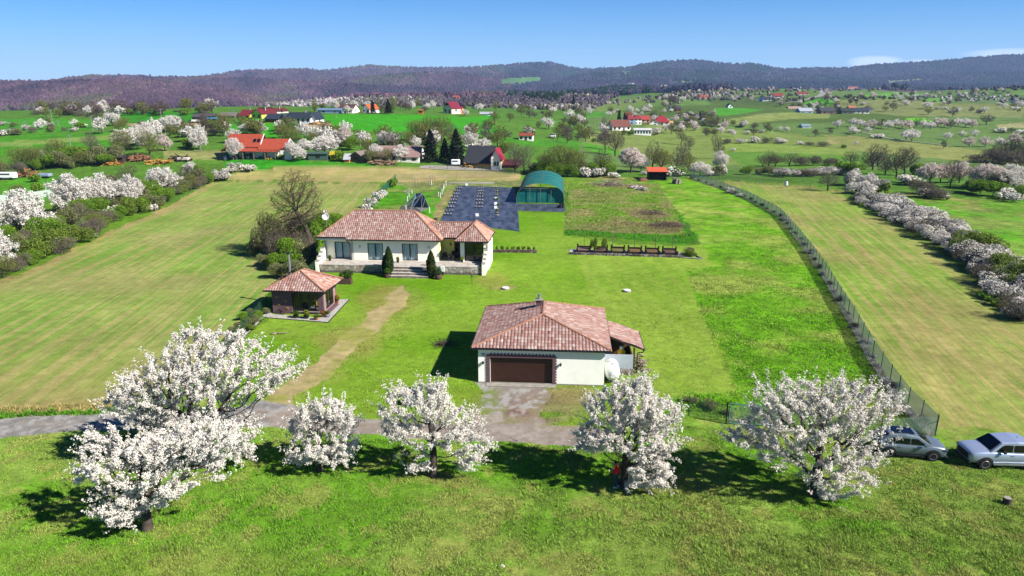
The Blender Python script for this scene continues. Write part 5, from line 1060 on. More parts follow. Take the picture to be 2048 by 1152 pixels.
# paving strip around the garden room and the border running down to the road
m = MB(); z = .03
m.slab([P(528, 634, z), P(655, 644, z), P(698, 598, z), P(676, 599, z), P(640, 636, z), P(545, 628, z)], .03); m.slab([P(528, 634, z), P(545, 628, z), P(541, 624, z), P(520, 632, z), P(478, 672, z), P(440, 712, z), P(445, 715, z), P(492, 673, z)], .03)
tag(m.build('gravel_path', m_white_gravel), kind='structure')
m = MB()
for a, b_ in ((P(528, 635.5), P(656, 645.5)), (P(656, 645.5), P(699, 599)), (P(530, 635), P(447, 717))): m.tube((a.x, a.y, .03), (b_.x, b_.y, .03), .05, n=5)
tag(m.build('path_edging', m_black), kind='structure')
rs_ = random.Random(8)
for i, (px, py, s, k) in enumerate(((532,628,.8,'olive'),(518,640,1.2,'green'),(508,634,1.1,'olive'),(505,650,1.2,'olive'),(492,652,1.2,'green'),(497,662,.9,'lime'),(483,662,1.0,'olive'),(478,676,.9,'green'),(470,668,1.1,'olive'),(463,684,.8,'green'),(455,690,.8,'olive'),(449,700,.7,'green'),(490,640,1.0,'green'))):
    g = P(px, py); plant_at(k, g.x, g.y, 0, s, s * 1.25, True, 'in the gravel border below the garden room', 'shrubs in the gravel border', px=px)
for i, (px, py, hp, rp, hs2, l, pal, kind) in enumerate(((592,636,.35,.3,.5,'green plant in a dark pot under the garden room window',G1,0),(613,637,.35,.3,.6,'yellow conifer in a dark pot under the garden room window',G2,0),(633,640,.35,.22,.2,'nearly empty terracotta pot at the front corner of the garden room',G1,1),(674,608,.4,.22,.7,'tall terracotta pot with orange flowers at the garden room side',['#c8742a','#7a9a30'],1),(648,634,.3,.2,.4,'orange flowering pot beside the black and white planter',['#d0702a','#8aa030'],1))):
    potted(px, py, hp, rp, hs2, .6, l, pal, 'pot', seed=40 + i, pm=m_black if kind == 0 else m_pot, name='potted_plant', group='pots around the garden room')
potted(655, 634, .4, .3, .3, .4, 'black and white mottled planter at the glass side of the garden room', G1, 'barrel', seed=50, pm=M_plain('mottled_glaze', alb('#8d8d8d'), .5, .8, 9), name='potted_plant')
# cart wheel leaning on the violet wall
o = empty('cart_wheel', ZO + HM @ Vector((1.1, -.28, .42)), YAW, 'old dark cart wheel leaning on the violet brick wall', 'wheel'); o.rotation_euler = (R(-14), 0, YAW); m = MB(); n = 20
for i in range(n): a, b_ = 2 * math.pi * i / n, 2 * math.pi * (i + 1) / n; m.tube((.4 * math.cos(a), 0, .4 * math.sin(a)), (.4 * math.cos(b_), 0, .4 * math.sin(b_)), .03, n=5)
m.build('rim', m_woodd, o); m = MB()
for i in range(8): a = 2 * math.pi * i / 8; m.tube((0, 0, 0), (.4 * math.cos(a), 0, .4 * math.sin(a)), .018, n=5)
m.build('spokes', m_woodd, o)
# ------------------------------------------------------------------ wire fences
def M_net(name, c, cover):
    t = NT(name); tr = t.n('ShaderNodeBsdfTransparent'); mx = t.n('ShaderNodeMixShader'); v = t.coord('World', (1, 1, 1)); s = t.n('ShaderNodeSeparateXYZ'); t.l(v, s.inputs[0])
    h = t.math('ADD', s.outputs[0], s.outputs[1]); a = t.math('PINGPONG', t.math('ADD', h, s.outputs[2]), .045); b = t.math('PINGPONG', t.math('SUBTRACT', h, s.outputs[2]), .045)
    w = t.math('MINIMUM', a, b); f = t.ramp(w, cover * .045 * .5, cover * .045 * .5 + .002, 1, 0); t.l(f, mx.inputs[0]); t.l(tr.outputs[0], mx.inputs[1]); t.fin(c, .5, .3); t.l(t.b.outputs[0], mx.inputs[2]); t.l(mx.outputs[0], t.out.inputs[0]); return t.m
m_net = M_net('green_wire_mesh', srgb('#cfe0d4', .7), .8); m_netl = M_net('pale_green_wire_mesh', alb('#9cc0a8'), .32); m_netd = M_net('dark_green_wire_mesh', alb('#3f6d4f'), .3); m_netgrey = M_net('grey_wire_mesh', alb('#8d8f88'), .16); m_screen = M_net('green_screen_cloth', alb('#2f7a55'), 1.1); m_postg = M_plain('green_post', alb('#2d5a48'), .5, .1); m_postgrey = M_plain('grey_concrete_post', alb('#a39f98'), .9, .2); m_postw = M_plain('timber_post', alb('#8a7d6f'), .9, .2)
def resample(pts, d):
    pts = [Vector(p) for p in pts]; out = [pts[0]]; 
    for a, b in zip(pts[:-1], pts[1:]):
        n = max(1, round((b - a).length / d)); out += [a.lerp(b, i / n) for i in range(1, n + 1)]
    return out
def fence(name, pix, h, gap, label, postm, netm, r=.035, wob=0, group=None, top=True, ht=None):
    pts = []
    for px, py in pix: g = G(px, py) or P(px, py); pts.append(g)
    pts = resample(pts, gap); o = empty(name, pts[0], 0, label, 'fence', group); rr = random.Random(len(pts))
    for p in pts:
        z = ground_z(p.x, p.y) if p.y > 130 else 0; p.z = z; m = MB(); m.tube(p - pts[0] + Vector((0, 0, -.1)), p - pts[0] + Vector((rr.uniform(-.03, .03), 0, h + .08 + rr.uniform(-.03, .05) * wob)), r, n=6); m.build('post', postm, o)
    if netm is not None:
        V, F = [], []
        for i, p in enumerate(pts):
            q = p - pts[0]; V += [(q.x, q.y, q.z + .03), (q.x, q.y, q.z + h)]
            if i: F.append((2 * i - 2, 2 * i, 2 * i + 1, 2 * i - 1))
        m = MB(); m.add(V, F); m.build('wire_mesh', netm, o)
    return o
fence('wire_fence', [(1380,356),(1440,374),(1500,398),(1560,431),(1590,466),(1620,504),(1650,548),(1680,599),(1715,657),(1745,712),(1780,763),(1815,812),(1870,868)], 1.5, 2.6, 'long green wire mesh fence curving between the rough meadow and the right-hand tilled field', m_postg, m_net)
m = MB(); e = P(1870, 868); q = P(1850, 850); m.tube((e.x, e.y, 1.0), (q.x, q.y, 0), .03, n=6); ob = m.build('brace', m_postg, None)
for f_ in COL.objects:
    if f_.name == 'wire_fence': ob.parent = f_; ob.location = -f_.location; break
fence('wire_fence', [(1376,832),(1452,848)], 1.55, 3.0, 'short run of green wire fence left of the field gate', m_postg, m_netl)
fence('wire_fence', [(1568,857),(1640,866),(1760,876),(1870,872)], 1.5, 3.2, 'green wire fence between the gate and the corner post, behind the broad cherry', m_postg, m_netl)
gt = empty('field_gate', P(1452, 848), 0, 'turquoise metal double gate frame with thin wire infill, half hidden by the broad cherry tree', 'gate'); ge = P(1565, 855) - P(1452, 848); m_tq = M_plain('turquoise_paint', alb('#4f9a90'), .5, .1)
for t_ in (0.0, 1.0): m = MB(); p = ge * t_; m.tube((p.x, p.y, 0), (p.x, p.y, 1.75), .055, n=8); m.build('post', m_black if t_ == 0 else m_tq, gt)
for t0, t1 in ((.04, .49), (.51, .96)):
    m = MB(); a, b_ = ge * t0, ge * t1
    for p, q in (((a.x, a.y, .1), (a.x, a.y, 1.62)), ((b_.x, b_.y, .1), (b_.x, b_.y, 1.62)), ((a.x, a.y, 1.62), (b_.x, b_.y, 1.62)), ((a.x, a.y, .1), (b_.x, b_.y, .1))): m.tube(p, q, .035, n=6)
    lf = m.build('gate_leaf', m_tq, gt); m = MB(); m.add([(a.x, a.y, .1), (b_.x, b_.y, .1), (b_.x, b_.y, 1.62), (a.x, a.y, 1.62)], [(0, 1, 2, 3)]); m.build('wire_mesh', m_netl, lf)
fence('screened_fence', [(792,360),(768,385),(735,425)], 1.7, 2.8, 'green screen-cloth fence running away behind the bungalow roof', m_postg, m_screen)
fence('wire_fence', [(638,536),(606,566),(560,592),(520,632),(470,690),(430,730)], 1.5, 2.6, 'dark green wire fence between the left field and the garden room', m_postg, m_netd)
fence('wire_fence', [(792,361),(860,358),(940,356),(1030,354)], 1.7, 4.2, 'thin grey wire fence behind the sapling garden', m_postgrey, m_netgrey, .04)
fence('post_and_wire_fence', [(1385,354),(1440,360),(1520,368),(1620,378),(1690,386)], 1.5, 5.5, 'pale post fence across the far end of the right-hand field', m_postgrey, m_netgrey, .08, 1)
fence('post_and_wire_fence', [(1340,356),(1440,358),(1560,362),(1700,372)], 2.2, 7, 'tall thin post fence along the strip behind the orange-roofed shed', m_postgrey, m_netgrey, .06, 1)
fence('wire_fence', [(0,404),(60,398),(128,388)], 1.5, 3.5, 'low dark wire fence in the green plot beyond the left hedge', m_postg, m_net)
fence('wire_fence', [(860,337),(930,341),(1000,343),(1060,347)], 1.6, 5, 'dark post fence in front of the steep dark-roofed house', m_woodd, m_netgrey, .05)
# ------------------------------------------------------------------ weed-barrier sheets, tunnel, pots
t = NT('black_fabric'); v = t.coord('World'); nz1 = t.noise(t.coord('World', (1, .25, 1)), .8, 5, .6); col = t.mix(t.ramp(nz1, .4, .62), srgb('#2a3446', .4), srgb('#566076', .5)); wv = t.noise(t.coord('World', (.15, 2.2, 1)), 1.0, 4, .6); col = t.mix(t.ramp(wv, .52, .62, 0, .5), col, srgb('#7c88a0', .5)); t.bump(nz1, .5, .08); m_fab = t.fin(col, .55, .5)
def sheet(name, pp, z, label):
    m = MB(); m.slab([P(x, y, z) for x, y in pp], z - .004); o = m.build(name, m_fab); return tag(o, label, 'ground sheet', 'black weed barrier sheets')
sheet('weed_barrier_sheet', [(880, 441.5), (1039, 463), (1035, 408), (1028, 376), (996, 374), (915, 371), (897, 407)], .02, 'large dark woven ground sheet behind the bungalow with rows of block pots')
sheet('weed_barrier_sheet', [(1035, 407), (1037, 421), (1131, 424), (1130, 408)], .025, 'small dark ground sheet in front of the tunnel greenhouse')
rng = random.Random(5); m_blk = M_plain('pale_block', alb('#cfc9c0'), .9, .2); m_blkd = M_plain('black_pot', alb('#33353a'), .7, .2)
proto = empty('plant_pot', (0, 0, 0)); m = MB(); m.lathe([(.22, 0), (.28, .3), (.3, .3), (.25, .26)], 8); m.build('pot', m_blkd, proto); m = MB(); m.lathe([(.24, .26), (.2, .42), (.05, .5)], 8); m.build('plant', m_blk, proto)
first = True
rows = {'left edge of the dark sheet': [((913.5, 377), 3, 7), ((910, 383), 3, 7), ((908, 389), 3, 7), ((904, 395), 3, 8), ((902, 401), 3, 8), ((899, 408), 3, 8.5), ((896, 415.5), 3, 9), ((893, 423), 3, 9.5), ((889, 430), 3, 10)],
        'middle of the dark sheet': [((958, 378), 3, 7), ((957, 384), 3, 7.5), ((956, 389), 3, 7.5), ((955, 395), 3, 8), ((954, 402), 3, 8.5), ((953, 409), 3, 9), ((952, 415), 3, 9)], 'right part of the dark sheet': [((986, 376), 3, 5), ((991, 384), 2, 5), ((991, 391), 2, 5), ((993, 420), 2, 4), ((994, 428), 1, 4), ((994, 433), 2, 4)]}
for rn, lst in rows.items():
    for ri, ((px, py), n, d) in enumerate(lst):
        for k in range(n):
            o = proto if first else copy_tree(proto); first = False; p = P(px + k * d * .62, py); o.location = (p.x, p.y, .02); o.rotation_euler = (0, 0, rng.uniform(0, 3)); o.scale = [rng.uniform(.65, .85)] * 3
            tag(o, f'pale-topped black pot in the short rows on the {rn}', 'plant pot', f'pots in rows on the {rn}')
for px, py, l in ((954, 432, 'white crate in the middle of the dark sheet'), (991, 417, 'nearer of two white crates by the plant row on the dark sheet'), (991, 409, 'second white crate by the plant row on the dark sheet'), (992, 399, 'farthest white crate beside the plant row on the dark sheet'), (933, 371, 'white crate lying at the back edge of the dark sheet')):
    o = empty('white_crate', P(px, py, .02), .2, l, 'crate', 'white crates on the dark sheet'); m = MB(); m.box(-.32, .32, -.25, .25, 0, .06); [m.box(*q) for q in ((-.32, .32, -.25, -.21, .06, .5), (-.32, .32, .21, .25, .06, .5), (-.32, -.28, -.21, .21, .06, .5), (.28, .32, -.21, .21, .06, .5))]; m.build('box', m_wht, o)
for px, py in ((995, 390), (994, 400), (996, 412), (995, 424), (993, 381)):
    g = P(px, py); plant_at('green', g.x, g.y, 0, .7, .7, False, 'in the narrow plant row on the dark ground sheet', 'seedling plants on the dark sheet', px=py)
o = empty('pot_stack', P(1121, 416), 0, 'dark heap of stacked pots at the right front corner of the tunnel greenhouse', 'pots')
for i, (x, y, z) in enumerate(((0, 0, 0), (.5, .1, 0), (-.5, .2, 0), (.1, .6, 0), (0, .1, .5), (.5, .3, .5))): m = MB(); m.lathe([(.22, z), (.28, z + .48), (.24, z + .48)], 10, (x, y, 0)); m.build('pot', m_blkd, o)
o = empty('black_bucket', P(871, 443), 0, 'black bucket behind the bungalow beside the dark sheet', 'bucket'); m = MB(); m.lathe([(.3, 0), (.36, .6), (.33, .6)], 14); m.build('bucket', m_blkd, o)
o = MB(); p0 = P(895, 367); [o.tube((0 + i * .15, 0 + i * .5, .08 + .05 * (i % 2)), (12 + i * .1, -1.2 + i * .5, .08), .07, n=6) for i in range(7)]; o = o.build('pipe_bundle', M_plain('pale_pipe', alb('#c6beb2'), .7)); o.location = p0; tag(o, 'bundle of long pale poles on the ground behind the dark sheet', 'poles')
# tunnel greenhouse under teal net
tn = empty('tunnel_greenhouse', P(1033, 406), YAW, 'arched tunnel greenhouse under teal shade net', 'greenhouse'); Wd, Ln, Ht, Sd = 10.3, 25.0, 4.3, 1.2
t = NT('teal_net'); v = t.coord('Object'); cc = t.mix(t.ramp(t.noise(v, .8, 4), .35, .7), srgb('#1f9a9a', .42), srgb('#35b0a8', .5)); tr = t.n('ShaderNodeBsdfTransparent'); tl = t.n('ShaderNodeBsdfTranslucent'); t.l(cc, tl.inputs[0]); t.fin(cc, .6, .2); m1 = t.n('ShaderNodeMixShader'); m1.inputs[0].default_value = .35; t.l(t.b.outputs[0], m1.inputs[1]); t.l(tl.outputs[0], m1.inputs[2]); m2 = t.n('ShaderNodeMixShader'); m2.inputs[0].default_value = .97; t.l(tr.outputs[0], m2.inputs[1]); t.l(m1.outputs[0], m2.inputs[2]); t.l(m2.outputs[0], t.out.inputs[0]); m_teal = t.m
def arch(n=20, grow_=0.0):
    out = []
    for i in range(n + 1):
        a = math.pi * i / n; x = Wd / 2 - (Wd / 2 + grow_) * math.cos(a); z = Sd * min(1, math.sin(a) * 3.2) + (Ht - Sd + grow_) * math.sin(a) ** .9; out.append((x, z))
    return out
pr = arch(); V, F = [], []
for j in range(11):
    y = Ln * j / 10; sag = .0 if j % 2 == 0 else -.07
    for x, z in pr: V.append((x, y, max(0, z + (sag if z > .5 else 0))))
    if j:
        for i in range(20): a = (j - 1) * 21 + i; F.append((a, a + 1, a + 22, a + 21))
m = MB(); m.add(V, F); m.build('net_cover', m_teal, tn, smooth=True)
m = MB(); pf = arch(20, -.1); m.poly([(x, .6, max(z, 0)) for x, z in pf if z < 3.3]); m.poly([(Wd / 2 - 2.3, .62, 0), (Wd / 2 + 2.3, .62, 0), (Wd / 2 + 2.3, .62, 3.0), (Wd / 2 - 2.3, .62, 3.0)]); m.build('front_net', m_teal, tn)
m = MB()
for j in range(6):
    y = -.05 + j * (Ln) / 5
    for a, b_ in zip(arch(20, .04)[:-1], arch(20, .04)[1:]): m.tube((a[0], y, a[1]), (b_[0], y, b_[1]), .05, n=5)
m.tube((Wd / 2, 0, Ht), (Wd / 2, Ln, Ht), .05, n=5); m.tube((.8, .3, 3.1), (Wd - .8, .3, 3.1), .06, n=6)
for x in (Wd / 2 - 2.3, Wd / 2, Wd / 2 + 2.3): m.tube((x, .3, 0), (x, .3, 4.1 if x == Wd / 2 else 3.5), .06, n=6)
m.build('hoop_frame', M_plain('weathered_frame', alb('#7f8a80'), .7), tn)
# angular glass greenhouse behind the ridge
gg = empty('glass_greenhouse', P(818, 424), YAW, 'low angular glass greenhouse with blue-tinted roof panes behind the bungalow ridge', 'greenhouse'); m = MB(); m2 = MB()
B_ = [(-1.7, 0, 0), (2.6, -.2, 0), (2.9, 6, 0), (1.0, 8.5, 0), (-.4, 5.5, 0)]; T_ = [(.9, 5.3, 2.6), (2.0, 5.3, 2.6), (2.6, 4.4, 2.0)]
B_ = [(-2.2, .5, 0), (2.4, .2, 0), (3.0, 5.5, 0), (1.0, 8.8, 0), (-1.0, 6.0, 0)]; T_ = [(.2, 6.3, 2.9), (1.6, 6.3, 2.9), (2.5, 4.6, 2.1)]
E_ = [(B_[0], T_[0]), (T_[0], T_[1]), (T_[1], T_[2]), (B_[1], T_[2]), (B_[1], T_[1]), (B_[2], T_[2]), (B_[3], T_[1]), (B_[4], T_[0]), (B_[0], B_[1]), (B_[1], B_[2]), (B_[2], B_[3]), (B_[3], B_[4]), (B_[4], B_[0]), (B_[0], T_[1]), ((.1, .35, 0), T_[0]), ((.1, .35, 0), T_[1])]
for a, b_ in E_: m.tube(a, b_, .05, n=5)
m.build('frame', m_metal, gg); m2 = MB(); [m2.poly(q) for q in ((B_[0], B_[1], T_[1], T_[0]), (B_[1], T_[2], T_[1]), (B_[1], B_[2], T_[2]), (B_[4], B_[0], T_[0]))]; m2.build('glass', M_glass('pale_glass', (.85, .92, .95)), gg); m2 = MB(); [m2.poly(q) for q in ((T_[0], T_[1], B_[3], B_[4]), (T_[1], T_[2], B_[2], B_[3]))]; m2.build('roof_pane', M_plain('blue_pane', srgb('#9fb8dc', .7), .2, .05, spec=.6), gg)
m2 = MB(); m2.slab([(p[0] * .97, p[1], .03) for p in B_], .02); m2.build('floor', M_plain('pinkish_soil', alb('#a8988c'), .95, .2), gg)
# young fruit trees: stakes with white guards
k = 0
for px, py, hh, kind in ((812,422,2.2,2),(823,412,1.3,0),(805,424,1.6,1),(815,403,1.6,3),(818,394,1.2,0),(824,388,1.3,0),(829,380,2.6,1),(833,376,2.4,1),(827,374,2.2,1),(855,384,2.4,1),(859,376,2.2,1),(863,370,2.6,0),(867,368,2.5,1),(877,394,2.2,2),(874,396,2.4,1),(869,404,2.4,1),(864,414,2.4,1),(859,426,1.7,0),(884,388,2.2,2),(887,382,2.0,0),(892,372,1.5,0),(888,377,1.9,0),(881,396,2.4,2)):
    o = empty('staked_sapling', P(px, py), 0, None, 'sapling', 'young staked trees behind the bungalow'); m = MB()
    for dx_, dy_ in ((-.35, 0), (.35, .1), (0, .5))[:1 + (kind > 0) + (kind > 1)]: m.tube((dx_, dy_, 0), (dx_ * .7, dy_ * .7, hh), .035, n=5)
    m.build('stake', m_postw, o)
    if kind in (0, 2, 3): m = MB(); m.tube((0, 0, 0), (0, 0, min(hh * .8, 1.2)), .09, n=8); m.build('trunk_guard', m_wht, o)
    if kind == 3: leafy('blossom_crown', [(-.2, 0, 2.2, .5, .3, .5), (.5, 0, 2.5, .4, .3, .5)], 160, .16, ['#f0ecea', '#e8e4da'], np.random.RandomState(7), o, m=M_petal)
    PLANTS.append((o, 'sapling' + ('+guard' if kind in (0, 2) else '+bloom' if kind == 3 else '+bare'), 'in the grass behind the bungalow', px, None))
# ------------------------------------------------------------------ raised beds in their stone kerb
RB = P(1140, 508); RM = Matrix.Rotation(R(-7.5), 3, 'Z')
def rl(x, y, z=0): return RB + RM @ Vector((x, y, z))
m = MB(); m.box(-.2, 16.6, -.35, 0, -.1, .32); sw = m.build('stone_kerb', M_stone('dry_stone', 3.0, ('#6d6862', '#cfc8bd', '#8d8378'), '#3a3632', .07)); sw.location = RB; sw.rotation_euler = (0, 0, R(-7.5)); tag(sw, 'low dry-stone kerb along the front of the raised beds', 'kerb')
m = MB(); m.box(-.2, 16.6, 0, 3.2, .0, .05); o = m.build('bed_path', m_white_gravel); o.location = RB; o.rotation_euler = (0, 0, R(-7.5)); tag(o, kind='structure')
ords = ['first', 'second', 'third', 'fourth', 'fifth', 'sixth']
for i in range(6):
    x = 1.0 + i * 2.55; o = empty('raised_bed', rl(x, .3), R(-7.5), f'{ords[i]} wooden raised bed counted from the bungalow end' + (', holding two shrubs' if i == 1 else ''), 'raised bed', 'raised beds behind the lawn')
    m = MB(); [m.box(*q) for q in ((0, 1.95, 0, .08, 0, .55), (0, 1.95, 2.3, 2.38, 0, .75), (0, .08, .08, 2.3, 0, .6), (1.87, 1.95, .08, 2.3, 0, .6))]; m.build('frame', m_woodd, o); m = MB(); [m.box(*q) for q in ((-.1, .14, -.12, .1, 0, .8), (1.84, 2.05, -.12, .1, 0, .8), (-.1, .14, 2.28, 2.5, 0, 1.0), (1.84, 2.05, 2.28, 2.5, 0, 1.0))]; m.build('corner_post', m_woodd, o)
    m = MB(); m.box(.08, 1.87, .08, 2.3, .3, .48); m.build('soil', M_plain('bed_soil', alb(['#8d7468', '#6d5a44', '#7c7a3e', '#84683e', '#7d6238', '#6f5448'][i]), .95, .35, 2.5), o)
for x in (3.6, 4.9):
    g = rl(x, 1.6); plant_at('lime', g.x, g.y, .45, 2.0, .9, True, 'in the second raised bed', 'upright shrubs in the raised bed', px=x)
for i, x in enumerate((2.0, 6.3, 9.6, 12.7, 15.2)):
    p = rl(x, 2.95); m = MB(); m.tube((0, 0, 0), (0, 0, 2.3), .05, n=6); m.box(-.06, .06, -.06, .06, 2.2, 2.36); o = m.build('trellis_post', m_postw); o.location = p; tag(o, f'{ords[i]} thin trellis post from the bungalow end behind the raised beds', 'post', 'trellis posts behind the raised beds')
g = rl(17.6, .3); plant_at('lime', g.x, g.y, 0, 1.2, 1.9, True, 'at the right end of the raised beds', None, own='yellow-green shrub in the stone-edged corner bed right of the raised beds'); g = rl(17.4, 2.2); plant_at('scrub', g.x, g.y, 0, 1.4, 2.0, True, '', None, own='grey twiggy shrub behind the yellow-green one at the corner bed')
m = MB(); a, b_, c = rl(16.5, -.5), rl(19.1, -.9), rl(17.8, 3.2); m.tube((a.x, a.y, .08), (b_.x, b_.y, .08), .13, n=6); m.tube((b_.x, b_.y, .08), (c.x, c.y, .08), .13, n=6); o = m.build('bed_edging', m_con); tag(o, 'triangular stone edging of the corner bed', 'edging')
# low bed by the bungalow end
a = P(988, 505); b_ = P(1074, 506); d_ = b_ - a; m = MB(); m.box(0, d_.length, 0, .35, -.1, .42); o = m.build('stone_kerb', M_stone('brown_stone', 3.2, ('#6f6058', '#a89a8c', '#8a7468'), '#453c36', .06)); o.location = a; o.rotation_euler = (0, 0, math.atan2(d_.y, d_.x)); tag(o, 'low brown stone kerb running out from the bungalow end wall', 'kerb')
for i in range(8): p = a + d_ * ((i + .5) / 8); plant_at('lime', p.x, p.y + .7, .1, .85, .5, False, 'behind the low brown stone kerb', 'small shrubs behind the kerb', px=p.x)
# orange-roofed field shed
sh = empty('field_shed', P(1297, 361), YAW, 'open dark timber shed with an orange sheet roof', 'shed'); sh.location.z = ground_z(sh.location.x, sh.location.y)
m = MB(); m.box(0, .12, 0, 4, 0, 2.4); m.box(4.7, 4.82, 0, 4, 0, 2.4); m.box(.12, 4.7, 3.9, 4, 0, 2.0); m.build('wall', m_woodd, sh); m = MB(); m.slab([(-.3, -.5, 2.75), (5.1, -.5, 2.75), (5.1, 4.4, 2.35), (-.3, 4.4, 2.35)], .08)
m = MB(); m.slab([(-.3, -.5, 2.4), (5.1, -.5, 2.4), (5.1, 4.4, 3.1), (-.3, 4.4, 3.1)], .08); m.build('roof', M_plain('orange_sheet', srgb('#e8623c', .6), .7, .1), sh); m = MB(); m.box(1.5, 1.62, .1, .22, 0, 2.4); m.box(3.1, 3.22, .1, .22, 0, 2.4); m.build('post', m_woodd, sh); m = MB(); m.box(0, 4.8, 3.5, 3.9, 0, .9); m.build('manger', m_wood, sh)
for px, py, s, l in ((1286, 362, (.9, .7, .9), 'reddish brown cow lying left of the orange-roofed shed'),):
    rock('straw_heap', G(px, py), (1.6, 1.0, .9), 'brown straw heap left of the orange-roofed shed', 'straw heap', M_plain('straw', alb('#8a5a48'), .95, .3), 4)
for i, (px, py) in enumerate(((1347, 367), (1352, 368), (1357, 368))):
    g = G(px, py); m = MB(); m.box(-.35, .35, -.4, .4, 0, 1.6 - .2 * i); o = m.build('stacked_board', M_plain('grey_board', alb('#a79c90'), .9, .3), bevel=.03); o.location = g; o.rotation_euler = (.05, .1, .3 * i); tag(o, ['pale upright board nearest the orange-roofed shed', 'middle of three pale boards by the post fence', 'outer pale board by the post fence'][i], 'board', 'boards leaning by the shed')
# ------------------------------------------------------------------ scarecrow far along the strip
g = G(1572, 376); o = empty('scarecrow', g, 0, 'white and pale blue scarecrow on the strip beyond the right-hand field', 'scarecrow'); m = MB(); m.tube((0, 0, 0), (0, 0, 2.0), .06, n=6); m.tube((-.6, 0, 1.55), (.6, 0, 1.5), .04, n=6); m.build('pole', m_wood, o); m = MB(); m.lathe([(.42, .75), (.36, 1.1), (.3, 1.5), (.16, 1.7)], 12); m.build('shirt', M_plain('pale_cloth', srgb('#dfe4ec', .75), .9, .1), o); m = MB(); m.lathe([(.06, 1.7), (.16, 1.8), (.17, 1.95), (.1, 2.08)], 10); m.build('head', m_woodd, o)
# ------------------------------------------------------------------ the two parked cars
m_paint = M_plain('silver_blue_paint', srgb('#a3b0c8', .8), .28, .03, spec=.6, metal=.45); m_paint2 = M_plain('grey_metal_paint', srgb('#76838c', .8), .3, .03, spec=.6, metal=.45)
m_tyre = M_plain('tyre_rubber', alb('#1c1c1e'), .9, .1); m_rim = M_plain('alloy', srgb('#b4b8bc', .6), .35, .1, metal=.5); m_tint = M_plain('tinted_glass', srgb('#10161c', .5), .06, .05, spec=.8); m_plast = M_plain('black_plastic', alb('#202124'), .7, .1); m_lamp = M_plain('lamp_glass', srgb('#cfd8e2', .7), .15, .05, spec=.7)
m_hl = M_plain('headlamp', srgb('#4a5663', .7), .12, .1, spec=.8); m_red = M_plain('red_lamp', srgb('#9a1c1c', .6), .3, .05)
def loft(rings, name, mat, parent, close=True, smooth=True, sub=1):
    n = len(rings[0]); V = [p for r in rings for p in r]; F = []
    for k in range(len(rings) - 1):
        for i in range(n - 1): F.append((k * n + i, k * n + i + 1, (k + 1) * n + i + 1, (k + 1) * n + i))
    if close: F.append(tuple(range(n - 1, -1, -1))); F.append(tuple(range((len(rings) - 1) * n, len(rings) * n)))
    m = MB(); m.add(V, F); o = m.build(name, mat, parent, smooth=smooth)
    if sub: s = o.modifiers.new('s', 'SUBSURF'); s.levels = sub; s.render_levels = sub
    return o
def wheel(parent, x, y, r, side):
    w = empty('wheel', (x, y, r)); w.parent = parent; m = MB(); m.lathe([(r * .62, -.11), (r * .95, -.11), (r, -.07), (r, .07), (r * .95, .11), (r * .62, .11)], 26); t_ = m.build('tyre', m_tyre, w, smooth=False); t_.rotation_euler = (R(90), 0, 0)
    m = MB(); yy = side * .085
    m.tube((0, yy - .02 * side, 0), (0, yy, 0), r * .63, n=24)
    d = m.build('rim_barrel', m_plast, w); m = MB()
    for k in range(5):
        a = 2 * math.pi * k / 5 + .3; c, s = math.cos(a), math.sin(a); q = .24 * r
        m.add([(c * .1 * r - s * q, yy + side * .012, s * .1 * r + c * q), (c * .1 * r + s * q, yy + side * .012, s * .1 * r - c * q), (c * .62 * r + s * q * .7, yy + side * .012, s * .62 * r - c * q * .7), (c * .62 * r - s * q * .7, yy + side * .012, s * .62 * r + c * q * .7)], [(0, 1, 2, 3), (3, 2, 1, 0)])
    for k in range(18): a, a2 = 2 * math.pi * k / 18, 2 * math.pi * (k + 1) / 18; m.tube((.6 * r * math.cos(a), yy + side * .012, .6 * r * math.sin(a)), (.6 * r * math.cos(a2), yy + side * .012, .6 * r * math.sin(a2)), .022, n=5)
    m.tube((0, yy, 0), (0, yy + side * .02, 0), r * .16, n=10); m.build('rim', m_rim, w)
